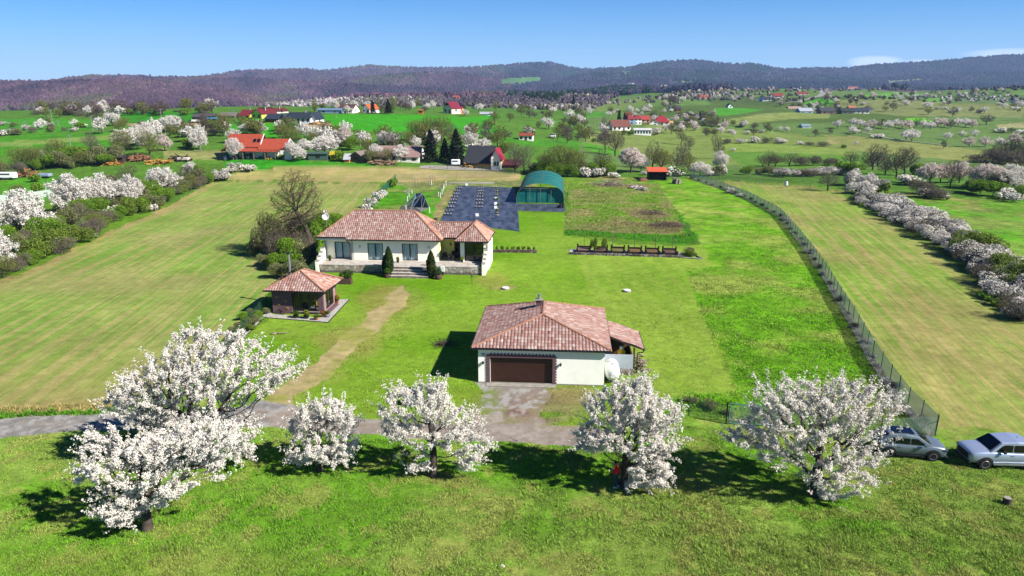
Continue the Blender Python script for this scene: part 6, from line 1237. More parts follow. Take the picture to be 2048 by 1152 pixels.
def car(kind, loc, yaw, label, cat, name, paint):
    o = empty(name, loc, yaw, label, cat); pu = kind == 'pickup'
    L = 5.3 if pu else 4.35; Wd2 = .92 if pu else .9; wr = .39 if pu else .35; wb = 3.08 if pu else 2.67; fo = .95 if pu else .88     # front overhang
    xf = L / 2; fx = xf - fo; rx = fx - wb; zs = .42 if pu else .3; zb = 1.12 if pu else .98
    # lower body: rings across the car from nose to tail
    if pu: st = [(xf, .72, .5, .98), (xf - .06, .86, .46, 1.08), (xf - .4, .92, .44, 1.16), (fx - .1, .93, zs, 1.2), (1.2, .93, zs, 1.22), (.75, Wd2, zs, 1.17), (-.2, Wd2, zs, 1.14), (-1.0, Wd2, zs, 1.14), (-L / 2 + .1, .9, .5, 1.13), (-L / 2, .88, .56, 1.1)]
    else: st = [(xf, .6, .34, .72), (xf - .06, .8, .28, .86), (xf - .35, .88, .26, .97), (fx - .1, Wd2, zs, 1.03), (.85, Wd2, zs, 1.03), (0, Wd2, zs, 1.0), (-1.0, Wd2, zs, 1.02), (-L / 2 + .25, .87, .34, 1.0), (-L / 2, .78, .42, .92)]
    rings = []
    for x, hw, z0, z1 in st:
        r_ = [(x, -hw * .9, z0), (x, -hw, z0 + (z1 - z0) * .28), (x, -hw, z0 + (z1 - z0) * .7), (x, -hw * .93, z1 - .03), (x, -hw * .8, z1 + .015), (x, -hw * .35, z1 + .05), (x, 0, z1 + .055)]
        rings.append(r_ + [(p[0], -p[1], p[2]) for p in r_[-2::-1]])
    loft(rings, 'body', paint, o, sub=2)
    # wheel openings and arches
    for x in (fx, rx):
        for s in (-1, 1):
            m = MB(); n = 14; pts_o = [(x + (wr + .11) * math.cos(math.pi * i / n), s * (Wd2 + .012), wr + (wr + .11) * math.sin(math.pi * i / n)) for i in range(n + 1)]; pts_i = [(x + (wr + .03) * math.cos(math.pi * i / n), s * (Wd2 + .022), wr + (wr + .03) * math.sin(math.pi * i / n)) for i in range(n + 1)]
            m.add(pts_o + pts_i, [(i, i + 1, n + 2 + i, n + 1 + i) for i in range(n)]); m.add([(x, s * (Wd2 + .012), wr)] + pts_i, [tuple([0] + list(range(1, n + 2)))])
            m.build('wheel_arch', m_plast, o); wheel(o, x, s * (Wd2 - .06), wr, s)
    # cabin
    if pu: cab = [(1.48, .84, 1.17, 1.22), (.78, .72, 1.13, 1.8), (-.2, .75, 1.13, 1.87), (-.98, .73, 1.13, 1.82), (-1.2, .8, 1.13, 1.25)]
    else: cab = [(1.2, .82, 1.0, 1.03), (.4, .68, 1.0, 1.54), (-.4, .7, 1.0, 1.63), (-1.4, .67, 1.0, 1.57), (-2.02, .76, 1.0, 1.08)]
    rings = []
    for x, ht, z0, z1 in cab:
        hb = Wd2 * .91; r_ = [(x, -hb, z0), (x, -(hb + (ht - hb) * .5), z0 + (z1 - z0) * .5), (x, -ht, max(z1 - .06, z0 + .005)), (x, -ht * .86, z1), (x, 0, z1 + .03)]; rings.append(r_ + [(p[0], -p[1], p[2]) for p in r_[-2::-1]])
    cb = loft(rings, 'cabin', paint, o, sub=0, smooth=False); bv = cb.modifiers.new('b', 'BEVEL'); bv.width = .05; bv.segments = 3; bv.limit_method = 'ANGLE'
    # glazing set just proud of the cabin skin
    (xa, ha, _, za), (xb, hb_, _, zb2), (xc, hc, _, zc), (xd, hd, _, zd), (xe, he, _, ze_) = cab; zbase = cab[0][2]; e = .015
    def quad(nm, pts): m = MB(); m.add(pts, [(0, 1, 2, 3), (3, 2, 1, 0)]); m.build(nm, m_tint, o)
    quad('windscreen', [(xa - .02 + e, -.76, za + .06 + e), (xa - .02 + e, .76, za + .06 + e), (xb + .06 + e, .63, zb2 + .0 + e), (xb + .06 + e, -.63, zb2 + .0 + e)])
    quad('rear_window', [(xe - e, -.66, ze_ + .04 + e), (xe - e, .66, ze_ + .04 + e), (xd - e, .52, zd - .02 + e), (xd - e, -.52, zd - .02 + e)])
    for s in (-1, 1):
        y0 = s * (Wd2 * .91 + .012); y1 = s * (.745 + .05) if pu else s * (.705 + .05)
        z0 = zbase + .06; z1 = zb2 - .12
        if pu: segs = [((1.14, .12), (.66, .12)), ((.02, -.9), (.02, -.84))]
        else: segs = [((.8, -.08), (.3, -.08)), ((-.16, -1.02), (-.16, -.95)), ((-1.1, -1.62), (-1.03, -1.38))]
        for (xb0, xb1), (xt0, xt1) in segs: quad('side_window', [(xb0, y0, z0), (xb1, y0, z0), (xt1, y1, z1), (xt0, y1, z1)])
        m = MB(); m.box(.62, .8, s * 1.0 - .1, s * 1.0 + .1, z0 - .02, z0 + .15); m.build('mirror', paint if not pu else m_plast, o, .03)
        for xh in ((.18, -.75) if not pu else (.1, -.75)): m = MB(); yq = s * (Wd2 + .012); m.box(xh - .1, xh + .1, min(yq, yq - s * .03), max(yq, yq - s * .03), zb - .14, zb - .1); m.build('door_handle', m_metal, o)
        m = MB(); yq = s * (Wd2 - .16); hz0 = .92 if pu else .74; m.box(xf - .38, xf - .01, s * .74 - .13, s * .74 + .1, hz0, hz0 + .11); m.build('headlight', m_hl, o, .04); m = MB(); m.box(-L / 2 - .01, -L / 2 + .1, s * (Wd2 - .2) - .09, s * (Wd2 - .2) + .09, zb - .32, zb - .05); m.build('tail_light', m_red, o, .02)
        m = MB(); m.box(rx + wr + .12, fx - wr - .12, s * (Wd2 - .02) - .03, s * (Wd2 - .02) + .05, zs - .08, zs + .02); m.build('sill', m_plast if not pu else m_metal, o)
    m = MB(); m.box(xf - .08, xf + .025, -.58, .58, .56 if pu else .45, .98 if pu else .72); m.build('grille', m_plast, o, .02); m = MB(); m.box(xf - .14, xf + .06, -.82, .82, .36 if pu else .24, .5 if pu else .38); m.build('bumper', m_plast, o, .05)
    m = MB(); m.box(fx + wr * 0 - 1.2, fx + .3, -Wd2 + .1, Wd2 - .1, .25, .5); m.build('underbody', m_plast, o)
    if pu:
        m = MB(); m.box(-L / 2 + .12, -1.28, -.78, .78, 1.13, 1.215); m.build('load_cover', m_plast, o); m = MB(); m.box(.02 - .6, .02 - .45, -.05, .05, 1.83, 1.88); m.build('aerial', m_plast, o)
    else:
        m = MB(); m.box(-1.1, .15, -.45, .45, 1.6, 1.668); m.build('roof_glass', m_tint, o)
        for s in (-1, 1): m = MB(); m.tube((.2, s * .62, 1.56), (-1.3, s * .6, 1.58), .02, n=6); m.build('roof_rail', m_metal, o)
    return o
f_, r_ = P(1860, 922), P(1780, 915); d = (f_ - r_); yw = math.atan2(d.y, d.x); mid = (f_ + r_) / 2; nrm = Vector((-math.sin(yw), math.cos(yw), 0)); fw = Vector((math.cos(yw), math.sin(yw), 0))
c_ = mid + nrm * .88 - fw * ((4.35 / 2 - .88 - 2.67 / 2)); car('suv', c_, yw, 'grey compact SUV half hidden behind the broad cherry tree', 'car', 'parked_suv', m_paint2)
fwd = Vector((-1, .05, 0)).normalized(); fc = P(1968, 939); nrm = Vector((0.05, 1, 0)).normalized(); c_ = fc + nrm * .9 - fwd * (5.3 / 2 - .95); car('pickup', c_, math.atan2(fwd.y, fwd.x), 'silver blue double-cab pickup at the right edge of the grass track', 'pickup truck', 'parked_pickup', m_paint)
# ------------------------------------------------------------------ the person under the tree
def skin(name, pts, edges, rad, mat, parent, root=0, sub=2):
    me = bpy.data.meshes.new(name); me.from_pydata(pts, edges, []); o = bpy.data.objects.new(name, me); COL.objects.link(o); o.parent = parent
    md = o.modifiers.new('skin', 'SKIN'); md.use_smooth_shade = True; sv = me.skin_vertices[0].data if me.skin_vertices else None
    if sv is None:
        bpy.context.view_layer.objects.active = o; o.select_set(True); bpy.ops.mesh.customdata_skin_add() if bpy.ops.mesh.customdata_skin_add.poll() else None; sv = me.skin_vertices[0].data
    for i, r in enumerate(rad): sv[i].radius = r if isinstance(r, tuple) else (r, r); sv[i].use_root = (i == root)
    s = o.modifiers.new('sub', 'SUBSURF'); s.levels = sub; s.render_levels = sub; me.materials.append(mat); return o
def person(loc, yaw, label):
    """standing with weight on one leg, head bent over a small device held in both hands; faces +x"""
    o = empty('person', loc, yaw, label, 'person'); sk = M_plain('skin', srgb('#b98a72', .6), .6, .05); jk = M_plain('red_jacket_cloth', srgb('#f0162e', .9), .8, .12, 6); jn = M_plain('jeans_cloth', srgb('#3a5570', .55), .9, .15, 8)
    hairm = M_plain('dark_hair', alb('#1c1614'), .8, .2)
    body = [(0, 0, .95), (.01, 0, 1.1), (.0, 0, 1.25), (.01, 0, 1.4), (.03, 0, 1.5), (.07, 0, 1.57), (.1, 0, 1.66), (.12, 0, 1.74),
            (0, .09, .92), (.03, .1, .5), (-.01, .1, .09), (.13, .1, .04), (0, -.09, .92), (-.04, -.11, .5), (-.16, -.12, .1), (-.02, -.12, .04),
            (.02, .19, 1.41), (.0, .25, 1.13), (.24, .12, 1.1), (.02, -.19, 1.41), (.0, -.25, 1.13), (.24, -.1, 1.1), (.31, .08, 1.13), (.31, -.07, 1.13)]
    ed = [(0, 1), (1, 2), (2, 3), (3, 4), (4, 5), (5, 6), (6, 7), (0, 8), (8, 9), (9, 10), (10, 11), (0, 12), (12, 13), (13, 14), (14, 15), (3, 16), (16, 17), (17, 18), (3, 19), (19, 20), (20, 21), (18, 22), (21, 23)]
    rd = [(.1, .11), (.1, .11), (.1, .12), (.1, .11), (.055, .055), (.055, .055), (.085, .1), (.06, .065), .07, .055, .042, .035, .07, .055, .042, .035, .055, .045, .03, .055, .045, .03, (.03, .04), (.03, .04)]
    skin('body', body, ed, rd, sk, o)
    skin('jeans', [(0, 0, 1.06), (0, 0, .94), (.01, .085, .78), (.035, .1, .5), (-.01, .1, .11), (-.01, -.085, .78), (-.04, -.11, .5), (-.16, -.12, .13)], [(0, 1), (1, 2), (2, 3), (3, 4), (1, 5), (5, 6), (6, 7)], [(.125, .14), (.13, .145), .098, .076, .062, .098, .076, .062], jn, o)
    skin('red_jacket', [(0, 0, .93), (.01, 0, 1.13), (.01, 0, 1.3), (.01, 0, 1.43), (.02, .2, 1.42), (.0, .26, 1.13), (.19, .14, 1.1), (.02, -.2, 1.42), (.0, -.26, 1.13), (.19, -.12, 1.1), (.0, 0, 1.5)], [(0, 1), (1, 2), (2, 3), (3, 4), (4, 5), (5, 6), (3, 7), (7, 8), (8, 9), (3, 10)], [(.16, .18), (.155, .175), (.15, .18), (.14, .14), .075, .062, .048, .075, .062, .048, (.09, .09)], jk, o)
    for s in (-1, 1):
        pts = [(.27, s * .1, 1.12)]; ed = []; rd = [.03]
        for f in range(5):
            ln = [.065, .08, .085, .078, .055][f]; y = s * (.1 - .018 * (f - 1)) if f else s * .13; base = len(pts)
            a = (.31, y if f else s * .12, 1.14 if f else 1.15); b_ = (.31 + ln * .6, y * (.9 if f else .8), 1.135); c = (.31 + ln * .8, y * (.75 if f else .6), 1.165); pts += [a, b_, c]; ed += [(0, base), (base, base + 1), (base + 1, base + 2)]; rd += [.011, .009, .007]
        skin('hand', pts, ed, rd, sk, o, sub=1)
    m = MB(); m.box(.33, .42, -.09, .09, 1.13, 1.16); m.build('remote_control', m_black, o)
    rock('hair', (.085, 0, 1.735), (.108, .096, .098), None, None, hairm, 2, parent=o)
    for s in (-1, 1): m = MB(); m.lathe([(.02, -.008), (.032, 0), (.02, .008)], 8, (0, 0, 0)); e = m.build('ear', sk, o); e.location = (.1, s * .095, 1.69); e.rotation_euler = (R(90), 0, 0)
    m = MB(); m.tube((.16, 0, 1.68), (.185, 0, 1.65), .012, .018, 6); m.build('nose', sk, o)
    for s in (-1, 1): rock('eye', (.168, s * .033, 1.685), (.01, .012, .008), None, None, m_black, 1, parent=o)
    m = MB(); m.box(.15, .166, -.025, .025, 1.618, 1.627); m.build('mouth', M_plain('lip', srgb('#8d4a44', .6), .6), o)
    for (x, y, up) in ((.06, .1, 0), (-.09, -.12, 0)): m = MB(); m.add([(x - .13, y - .05, 0), (x + .15, y - .045, 0), (x + .15, y + .045, 0), (x - .13, y + .05, 0), (x - .12, y - .045, .09), (x + .0, y - .04, .1), (x + .14, y - .035, .05), (x + .14, y + .035, .05), (x, y + .04, .1), (x - .12, y + .045, .09)], [(0, 3, 2, 1), (0, 1, 6, 5, 4), (3, 9, 8, 7, 2), (4, 5, 8, 9), (5, 6, 7, 8), (1, 2, 7, 6), (0, 4, 9, 3)]); m.build('shoe', m_wht, o, .02)
    return o
person(P(1232, 975), R(180 - 12), 'person in red jacket and jeans beside the cherry trunk, looking at a small device')
# ------------------------------------------------------------------ houses beyond the plot
def house(px0, px1, py, hpx, roof='#8a4a3a', wallc='#f0ece4', depth=8.0, yaw=0.0, pitch=.62, label='', name='house', cat='house', axis='x', win=2, floors=1, chim=1, wallr=.5, hip=False, over=.35, door=True, group='houses beyond the fields', sill=None, skylight=0):
    """house whose near wall is seen from px0 to px1 with its foot at py and its ridge hpx higher; axis = ridge direction ('x' along the seen wall)"""
    a = G(px0, py); b = G(px1, py); c = (a + b) / 2; yy = c.y; zc = yy * math.cos(PITCH) + (CAMH - c.z) * math.sin(PITCH); Wd = (px1 - px0) / FPX * zc; Ht = hpx / FPX * zc
    # the seen height of a roof ridge set back by depth/2 is a little more than its real height
    sink = (depth / 2) * (-py2t(py)); Ht = max(Ht - sink * .6, 2.6); wh = Ht * wallr
    gz = min(ground_z(c.x, yy), ground_z(c.x + Wd / 2, yy), ground_z(c.x - Wd / 2, yy)) - .1
    o = empty(name, (c.x, yy, gz), yaw, label, cat, group); mw = M_plain('render_' + label[:12], srgb(wallc, .78), .9, .08); mr = M_plain('roofing_' + label[:12], alb(roof, .95), .8, .22, 1.5)
    hw = Wd / 2; D = depth; m = MB()
    if axis == 'x':
        m.box(-hw, hw, 0, D, -1.2, wh); 
        if not hip: m.add([(-hw, 0, wh), (-hw, D, wh), (-hw, D / 2, Ht - .08), (hw, 0, wh), (hw, D, wh), (hw, D / 2, Ht - .08)], [(0, 2, 1), (3, 4, 5)])
        m.build('wall', mw, o); k = over; sl_ = (Ht - wh) / (D / 2); zo = wh - sl_ * k; h_ = min(hw * .6, D / 2) if hip else -k; m = MB()
        m.slab([(-hw - k, -k, zo), (hw + k, -k, zo), (hw - h_, D / 2, Ht), (-hw + h_, D / 2, Ht)], .12); m.slab([(hw + k, D + k, zo), (-hw - k, D + k, zo), (-hw + h_, D / 2, Ht), (hw - h_, D / 2, Ht)], .12)
        if hip: m.slab([(-hw - k, D + k, zo), (-hw - k, -k, zo), (-hw + h_, D / 2, Ht)], .12); m.slab([(hw + k, -k, zo), (hw + k, D + k, zo), (hw - h_, D / 2, Ht)], .12)
    else:
        m.box(-hw, hw, 0, D, -1.2, wh); m.add([(-hw, 0, wh), (hw, 0, wh), (0, 0, Ht - .08), (-hw, D, wh), (hw, D, wh), (0, D, Ht - .08)], [(0, 1, 2), (3, 5, 4)]); m.build('wall', mw, o); k = over; sl_ = (Ht - wh) / hw; zo = wh - sl_ * k; m = MB()
        m.slab([(-hw - k, -k, zo), (0, -k, Ht), (0, D + k, Ht), (-hw - k, D + k, zo)], .12); m.slab([(0, -k, Ht), (hw + k, -k, zo), (hw + k, D + k, zo), (0, D + k, Ht)], .12)
    ro = m.build('roof', mr, o)
    if chim: m = MB(); cx = hw * .3; m.box(cx - .3, cx + .3, D * .45, D * .45 + .5, Ht - 1.2, Ht + .7); m.build('chimney', m_con, ro)
    for s in range(skylight): m = MB(); x = -hw * .2 + s * 1.6; zz = wh + (Ht - wh) * .45; yy2 = D / 2 * .45; m.slab([(x, yy2 - .5, zz - .5 * sl_ + .08), (x + .8, yy2 - .5, zz - .5 * sl_ + .08), (x + .8, yy2 + .5, zz + .5 * sl_ + .08), (x, yy2 + .5, zz + .5 * sl_ + .08)], .05); m.build('skylight', m_tint, ro)
    fh = wh / floors
    for fl in range(floors + (1 if axis == 'y' and Ht - wh > 2.4 else 0)):
        for i in range(win):
            t = (i + .5) / win; x = -hw + Wd * t; zz = fh * fl + fh * .38; ww, hh = min(.6, Wd / win * .28), min(.65, fh * .22)
            if fl >= floors: x *= .35
            if door and fl == 0 and i == win // 2 and win > 1: m = MB(); m.box(x - .5, x + .5, -.06, .0, 0, min(2.1, wh * .8)); m.build('door', m_wood, o); continue
            m = MB(); m.box(x - ww, x + ww, -.05, .0, zz, zz + hh * 2); m.build('window', m_tint, o)
    for s in ((1,) if c.x < 0 else (-1,)):
        m = MB(); m.box(s * hw - .05 if s < 0 else s * hw, s * hw + .05 if s > 0 else s * hw, D * .4, D * .4 + 1.2, wh * .38, wh * .38 + 1.2); m.build('window', m_tint, o)
    return o
# red-roofed farmhouse with a long lean-to
fg = G(515, 320); fb = empty('farmhouse', fg, R(-3), 'long farmhouse with bright orange-red tiled roof and a timber veranda', 'house', 'houses beyond the fields'); zc = fg.y * math.cos(PITCH) + (CAMH - fg.z) * math.sin(PITCH); u_ = zc / FPX
def FX(px): return (px - 515) * u_
def FZ(py, back=0): return (320 - py) * u_ - back * .1
m_farm = M_plain('orange_red_tiles', alb('#c4563a'), .8, .22, 2.0); m_fw = M_plain('farm_white', srgb('#efeae6', .78), .9, .05)
m = MB(); m.box(FX(452), FX(543), 2.2, 9.5, 0, FZ(296)); m.build('wall', m_fw, fb); m = MB(); m.box(FX(570), FX(586), .4, 9.0, -.3, FZ(299)); m.build('wall', m_fw, fb); m = MB(); m.box(FX(543), FX(586), 6.8, 9.0, 0, FZ(300)); m.build('wall', m_fw, fb)
def gable(name, x0, x1, y0, yr, y1, ze0, zr, t=.16, mat=None): m = MB(); m.slab([(x0, y0, ze0), (x1, y0, ze0), (x1, yr, zr), (x0, yr, zr)], t); m.slab([(x1, y1, ze0), (x0, y1, ze0), (x0, yr, zr), (x1, yr, zr)], t); return m.build(name, mat or m_farm, fb)
rf1 = gable('roof', FX(446), FX(517), 1.6, 5.8, 10.2, FZ(295) , FZ(268) - .5); rf2 = gable('roof', FX(516), FX(572), .1, 5.0, 9.6, FZ(299) - .1, FZ(277) - .5)
m = MB(); m.slab([(FX(441), -.6, FZ(302)), (FX(556), -.6, FZ(303)), (FX(558), 2.0, FZ(297)), (FX(446), 2.0, FZ(297))], .12); m.build('veranda_roof', m_farm, fb)
m = MB(); [m.tube(a, b, .14, n=4) for a, b in (((FX(572) + .05, 0, FZ(300)), (FX(572) + .05, 5.0, FZ(277) - .5)), ((FX(572) + .05, 5.0, FZ(277) - .5), (FX(572) + .05, 9.6, FZ(300))), ((FX(517) + .06, 1.6, FZ(296)), (FX(517) + .06, 5.8, FZ(268) - .45)), ((FX(572), .3, FZ(300)), (FX(572), 9, FZ(300))), ((FX(572), 5.0, FZ(277) - .6), (FX(572), 5.0, FZ(300))))]; m.build('barge_board', m_wht, fb)
for px in (446, 467, 487, 509, 532, 553, 571): m = MB(); m.box(FX(px) - .12, FX(px) + .12, -.5, -.28, -.2, FZ(303)); m.build('veranda_post', m_postw, fb)
for px in (500, 508): m = MB(); a_, b_ = .35, .6; z0, z1 = FZ(295) + (FZ(268) - .5 - FZ(295)) * a_, FZ(295) + (FZ(268) - .5 - FZ(295)) * b_; m.slab([(FX(px), 1.6 + 4.2 * a_, z0 + .1), (FX(px) + .9, 1.6 + 4.2 * a_, z0 + .1), (FX(px) + .9, 1.6 + 4.2 * b_, z1 + .1), (FX(px), 1.6 + 4.2 * b_, z1 + .1)], .06); m.build('skylight', m_tint, rf1)
m = MB(); m.box(FX(478), FX(485), 2.1, 2.19, 0, 2.2); m.build('door', M_plain('ochre_door', alb('#a5803a'), .7), fb)
for px in (460, 495, 522): m = MB(); m.box(FX(px), FX(px) + 1.1, 2.12, 2.19, 1.0, 2.0); m.build('window', m_tint, fb)
for px, w, h, c, l in ((449,1.4,1.3,'#9fb0c4','pale blue water tank at the left end of the farmhouse veranda'),(472,1.8,1.6,'#2f3236','dark covered machine under the farmhouse veranda'),(496,2.4,1.7,'#24483c','dark green farm machine under the middle of the farmhouse veranda'),(521,1.6,1.0,'#2c6a50','green barrel under the farmhouse veranda'),(535,2.2,.8,'#b8a020','yellow-covered heap at the right end of the farmhouse veranda')):
    p = G(px, 319.5); o = empty('stored_equipment', (p.x, p.y + .6, p.z), 0, l, 'farm equipment', 'equipment stored at the farmhouse'); m = MB(); m.lathe([(w * .45, 0), (w * .5, h * .4), (w * .42, h * .85), (w * .2, h)], 9); b_ = m.build('body', M_plain('eq' + str(px), alb(c), .6, .3), o); b_.scale = (1, .7, 1); m = MB(); m.box(-w * .5, w * .5, -.2, .2, 0, .2); m.build('base', m_black, o)
Hs = house
Hs(500,527,237,20,'#7d2030','#f0d860',9,R(-25),label='yellow house with dark red roof at the far left village edge',axis='y',win=2,wallr=.55); Hs(478,500,236,17,'#8a2434','#e9c84c',8,R(-8),label='low yellow wing with dark red roof behind the brick house',win=2,wallr=.4,chim=1)
Hs(536,554,227,12,'#6d2b2a','#f2e6d8',9,R(-20),label='white gabled house with brown roof behind the brick house',axis='y',win=1); Hs(514,537,226,12,'#4a2424','#c8a890',9,0,label='low house with very dark brown roof beside the white gabled one',win=2)
Hs(530,562,245.5,18,'#33404f','#a5563c',9,R(-5),label='unplastered brick house with slate-grey roof',win=3,wallr=.52,chim=0,over=.5); Hs(561,573,245.5,18,'#33404f','#c87a4a',6,R(-25),label='brick porch gable between the brick house and the long grey one',axis='y',win=1,wallr=.5,chim=0)
Hs(572,622,247,23,'#2f3b4b','#cfd3da',9,R(-6),label='long pale grey house with slate roof beside the soil heap',win=5,wallr=.55,over=.4); Hs(617,632,247,23,'#2f3b4b','#f6f6f4',9,R(-6),label='bright white gable end of the long slate-roofed house',axis='y',win=0,wallr=.5,chim=0,door=False)
Hs(675,706,226,18,'#6a4a40','#f2ece4',9,R(-10),label='brown-roofed house behind flowering trees on the green slope',win=3,wallr=.42); Hs(723,741,226,18,'#e0703c','#fbf6ef',8,R(-25),label='white gabled house with orange edge on the green slope',axis='y',win=2,wallr=.5); Hs(674,684,220,11,'#d0502c','#e0b090',7,0,label='small orange roof just left of the brown-roofed house',win=1,chim=0)
Hs(885,905,227,24,'#8a1c3c','#dccfb4',9,R(-30),label='tall beige house with crimson roof on the bright green field',axis='y',win=2,floors=1,wallr=.5,chim=0); Hs(903,922,227,15,'#9a2040','#e88a5a',7,R(-10),label='crimson-roofed wing with white balcony beside the tall beige house',win=3,wallr=.5,chim=0)
Hs(738,838,324,34,'#b3928a','#e9e2d6',11,R(-4),label='long old house with faded pinkish tile roof behind flowering trees',win=5,wallr=.42,chim=2)
# steep dark-roofed house with a red gable
hx = G(965, 337); ah = empty('steep_roofed_house', hx, R(-12), 'house with steep dark roof and a red gable facing right', 'house', 'houses beyond the fields'); u_ = (hx.y * math.cos(PITCH) + (CAMH - hx.z) * math.sin(PITCH)) / FPX; AX = lambda p: (p - 965) * u_
m = MB(); m.box(AX(930), AX(1000), 0, 8, -.5, 2.4); m.build('wall', M_plain('ochre_wall', srgb('#d8b050', .6), .9), ah); m = MB(); m.slab([(AX(926), -.8, 1.6), (AX(986), -.8, 1.6), (AX(986), 3.6, 6.4), (AX(930), 3.6, 6.4)], .2); m.slab([(AX(986), 8.8, 1.6), (AX(926), 8.8, 1.6), (AX(930), 3.6, 6.4), (AX(986), 3.6, 6.4)], .2); ro = m.build('roof', M_plain('anthracite_roof', alb('#40434b'), .7, .2), ah); m = MB(); m.box(AX(957), AX(957) + .6, 3.3, 3.9, 5.6, 7.2); m.build('chimney', m_con, ro)
m = MB(); m.box(AX(985), AX(1003), -1.5, 1.0, -.5, 3.0); m.add([(AX(985), -1.5, 3.0), (AX(1003), -1.5, 3.0), (AX(994), -1.5, 5.6), (AX(985), 1, 3.0), (AX(1003), 1, 3.0), (AX(994), 1, 5.6)], [(0, 1, 2), (3, 5, 4)]); m.build('gable_front', m_fw, ah); m_crim = M_plain('crimson_sheet', srgb('#9a2034', .6), .6)
m = MB(); m.slab([(AX(983), -1.9, 2.6), (AX(994), -1.9, 6.0), (AX(994), 4, 6.0), (AX(983), 4, 2.6)], .15); m.slab([(AX(994), -1.9, 6.0), (AX(1006), -1.9, 2.6), (AX(1006), 4, 2.6), (AX(994), 4, 6.0)], .15); m.build('roof', m_crim, ah)
for a in (991, 997): m = MB(); m.box(AX(a), AX(a) + .6, -1.58, -1.5, 1.0, 2.2); m.build('window', m_tint, ah)
m = MB(); m.lathe([(.02, 0), (.4, .1), (.42, .06), (.02, -.04)], 12); d = m.build('satellite_dish', m_wht, ah); d.location = (AX(989), -1.75, 3.4); d.rotation_euler = (R(80), 0, 0)
o = Hs(1007,1036,337,14,'#6d2a34','#8a5040',7,R(-5),label='low wine-red shed right of the steep dark-roofed house',win=2,chim=0,name='shed',cat='shed')
Hs(1038,1065,281,17,'#a8563c','#f4f0ea',6,R(-6),label='small white hut with rusty roof and tall chimney pipe',win=3,wallr=.72)
Hs(695,730,325,24,'#9a8a80','#5a4a40',6,R(-18),label='dark open timber barn with grey sheet gable roof',axis='y',win=1,wallr=.5,chim=0,name='barn',cat='barn'); Hs(689,699,325,13,'#d8dde0','#d88a40',3,0,label='small orange shed with white roof beside the dark barn',win=1,chim=0,name='shed',cat='shed',door=False)
Hs(617,655,321,9,'#4a6a60','#3f5a50',3,0,label='flat dark green container behind the green strip',win=1,chim=0,wallr=.85,name='container',cat='container',door=False); Hs(661,672,320,9,'#d8c020','#c8b020',3,0,label='small bright yellow cabin right of the green container',win=1,chim=0,wallr=.7,name='cabin',cat='cabin')
Hs(203,246,328,15,'#4a443f','#3a2e28',5,0,label='dark open wood shed beyond the left hedge',win=1,chim=0,wallr=.8,name='wood_shed',cat='shed'); Hs(385,425,241,15,'#5d5a58','#4a4440',7,0,label='dark-roofed open barn at the far left',win=2,chim=0,wallr=.6,name='barn',cat='barn'); Hs(437,470,236,9,'#8a847c','#5a504a',6,0,label='low grey-roofed shed beside the far left village',win=1,chim=0,name='shed',cat='shed')
Hs(635,682,226,7,'#7a9ab8','#6a8ab0',5,0,label='low blue shed row on the green slope',win=2,chim=0,wallr=.7,name='shed',cat='shed'); Hs(960,985,230,6,'#c8d0d4','#dfe4e6',4,0,label='pale curved storage tunnel right of the crimson-roofed house',win=0,chim=0,wallr=.6,door=False,name='storage_tunnel',cat='tunnel'); Hs(836,846,228,7,'#b07a30','#a86a2c',3,0,label='tiny orange-brown hut on the bright green field',win=1,chim=0,wallr=.8,name='hut',cat='hut')
for i, (px, py, w) in enumerate(((745, 195, 14), (770, 195, 20), (1005, 195, 12), (905, 200, 14))): Hs(px, px + w, py, 9, '#c8603c', '#ecd8c4', 8, 0, label=['left of two orange-roofed houses below the far purple hills', 'right of two orange-roofed houses below the far purple hills', 'orange-roofed house on the clearing among the hills', 'pale house at the foot of the dark conifer belt'][i], win=2, chim=0)
# village on the right-hand slope
V_ = 'village houses on the right-hand slope'
def Vh(*a, **k): k.setdefault('group', V_); return house(*a, **k)
Vh(1224,1262,261,22,'#8f5648','#f3efe8',9,R(10),label='white farm building with brown tile roof at the left end of the village',win=4,wallr=.45); Vh(1255,1272,249,20,'#a03a3a','#7a94a8',9,R(12),label='blue-grey side of the tall square village house',win=1,wallr=.6,floors=2,hip=True,chim=0,door=False); Vh(1269,1283,249,20,'#a03a3a','#fbf7ee',8,R(6),label='tall square white village house with red hip roof',win=2,wallr=.6,floors=2,hip=True,door=False)
Vh(1282,1300,245,14,'#c4504a','#d8a898',8,0,label='low house with flat-looking coral roof beside the square white one',win=2,chim=0); Vh(1298,1322,250,12,'#e0683c','#faf6f0',8,R(-8),label='plain white gable wall with orange edge in the village',axis='y',win=1,wallr=.35,chim=0,door=False); Vh(1310,1338,250,19,'#b8303c','#efe0cc',10,R(-6),label='house with bright red pyramid roof at the right end of the village',win=3,wallr=.42,hip=True,chim=0)
Vh(1252,1262,238,14,'#b85040','#efe6da',8,0,label='small red-roofed house behind the tall white village house',win=1,chim=0); Vh(1268,1302,270,15,'#f2f2f0','#fbfbf8',8,R(-6),label='long white building with columned porch in front of the village',win=6,wallr=.8,chim=0,door=False)
Vh(1338,1346,250,8,'#e8c080','#f0d8b0',5,0,label='tiny cream annex right of the red pyramid roof',win=1,chim=0); Vh(1341,1362,219,9,'#5a5a64','#e8e0d8',8,0,label='far white house with dark roof above the village',win=2,chim=0); Vh(1352,1362,222,7,'#4a3028','#b86a3a',6,0,label='tiny brown hut with blue-grey roof above the village',win=1,chim=0)
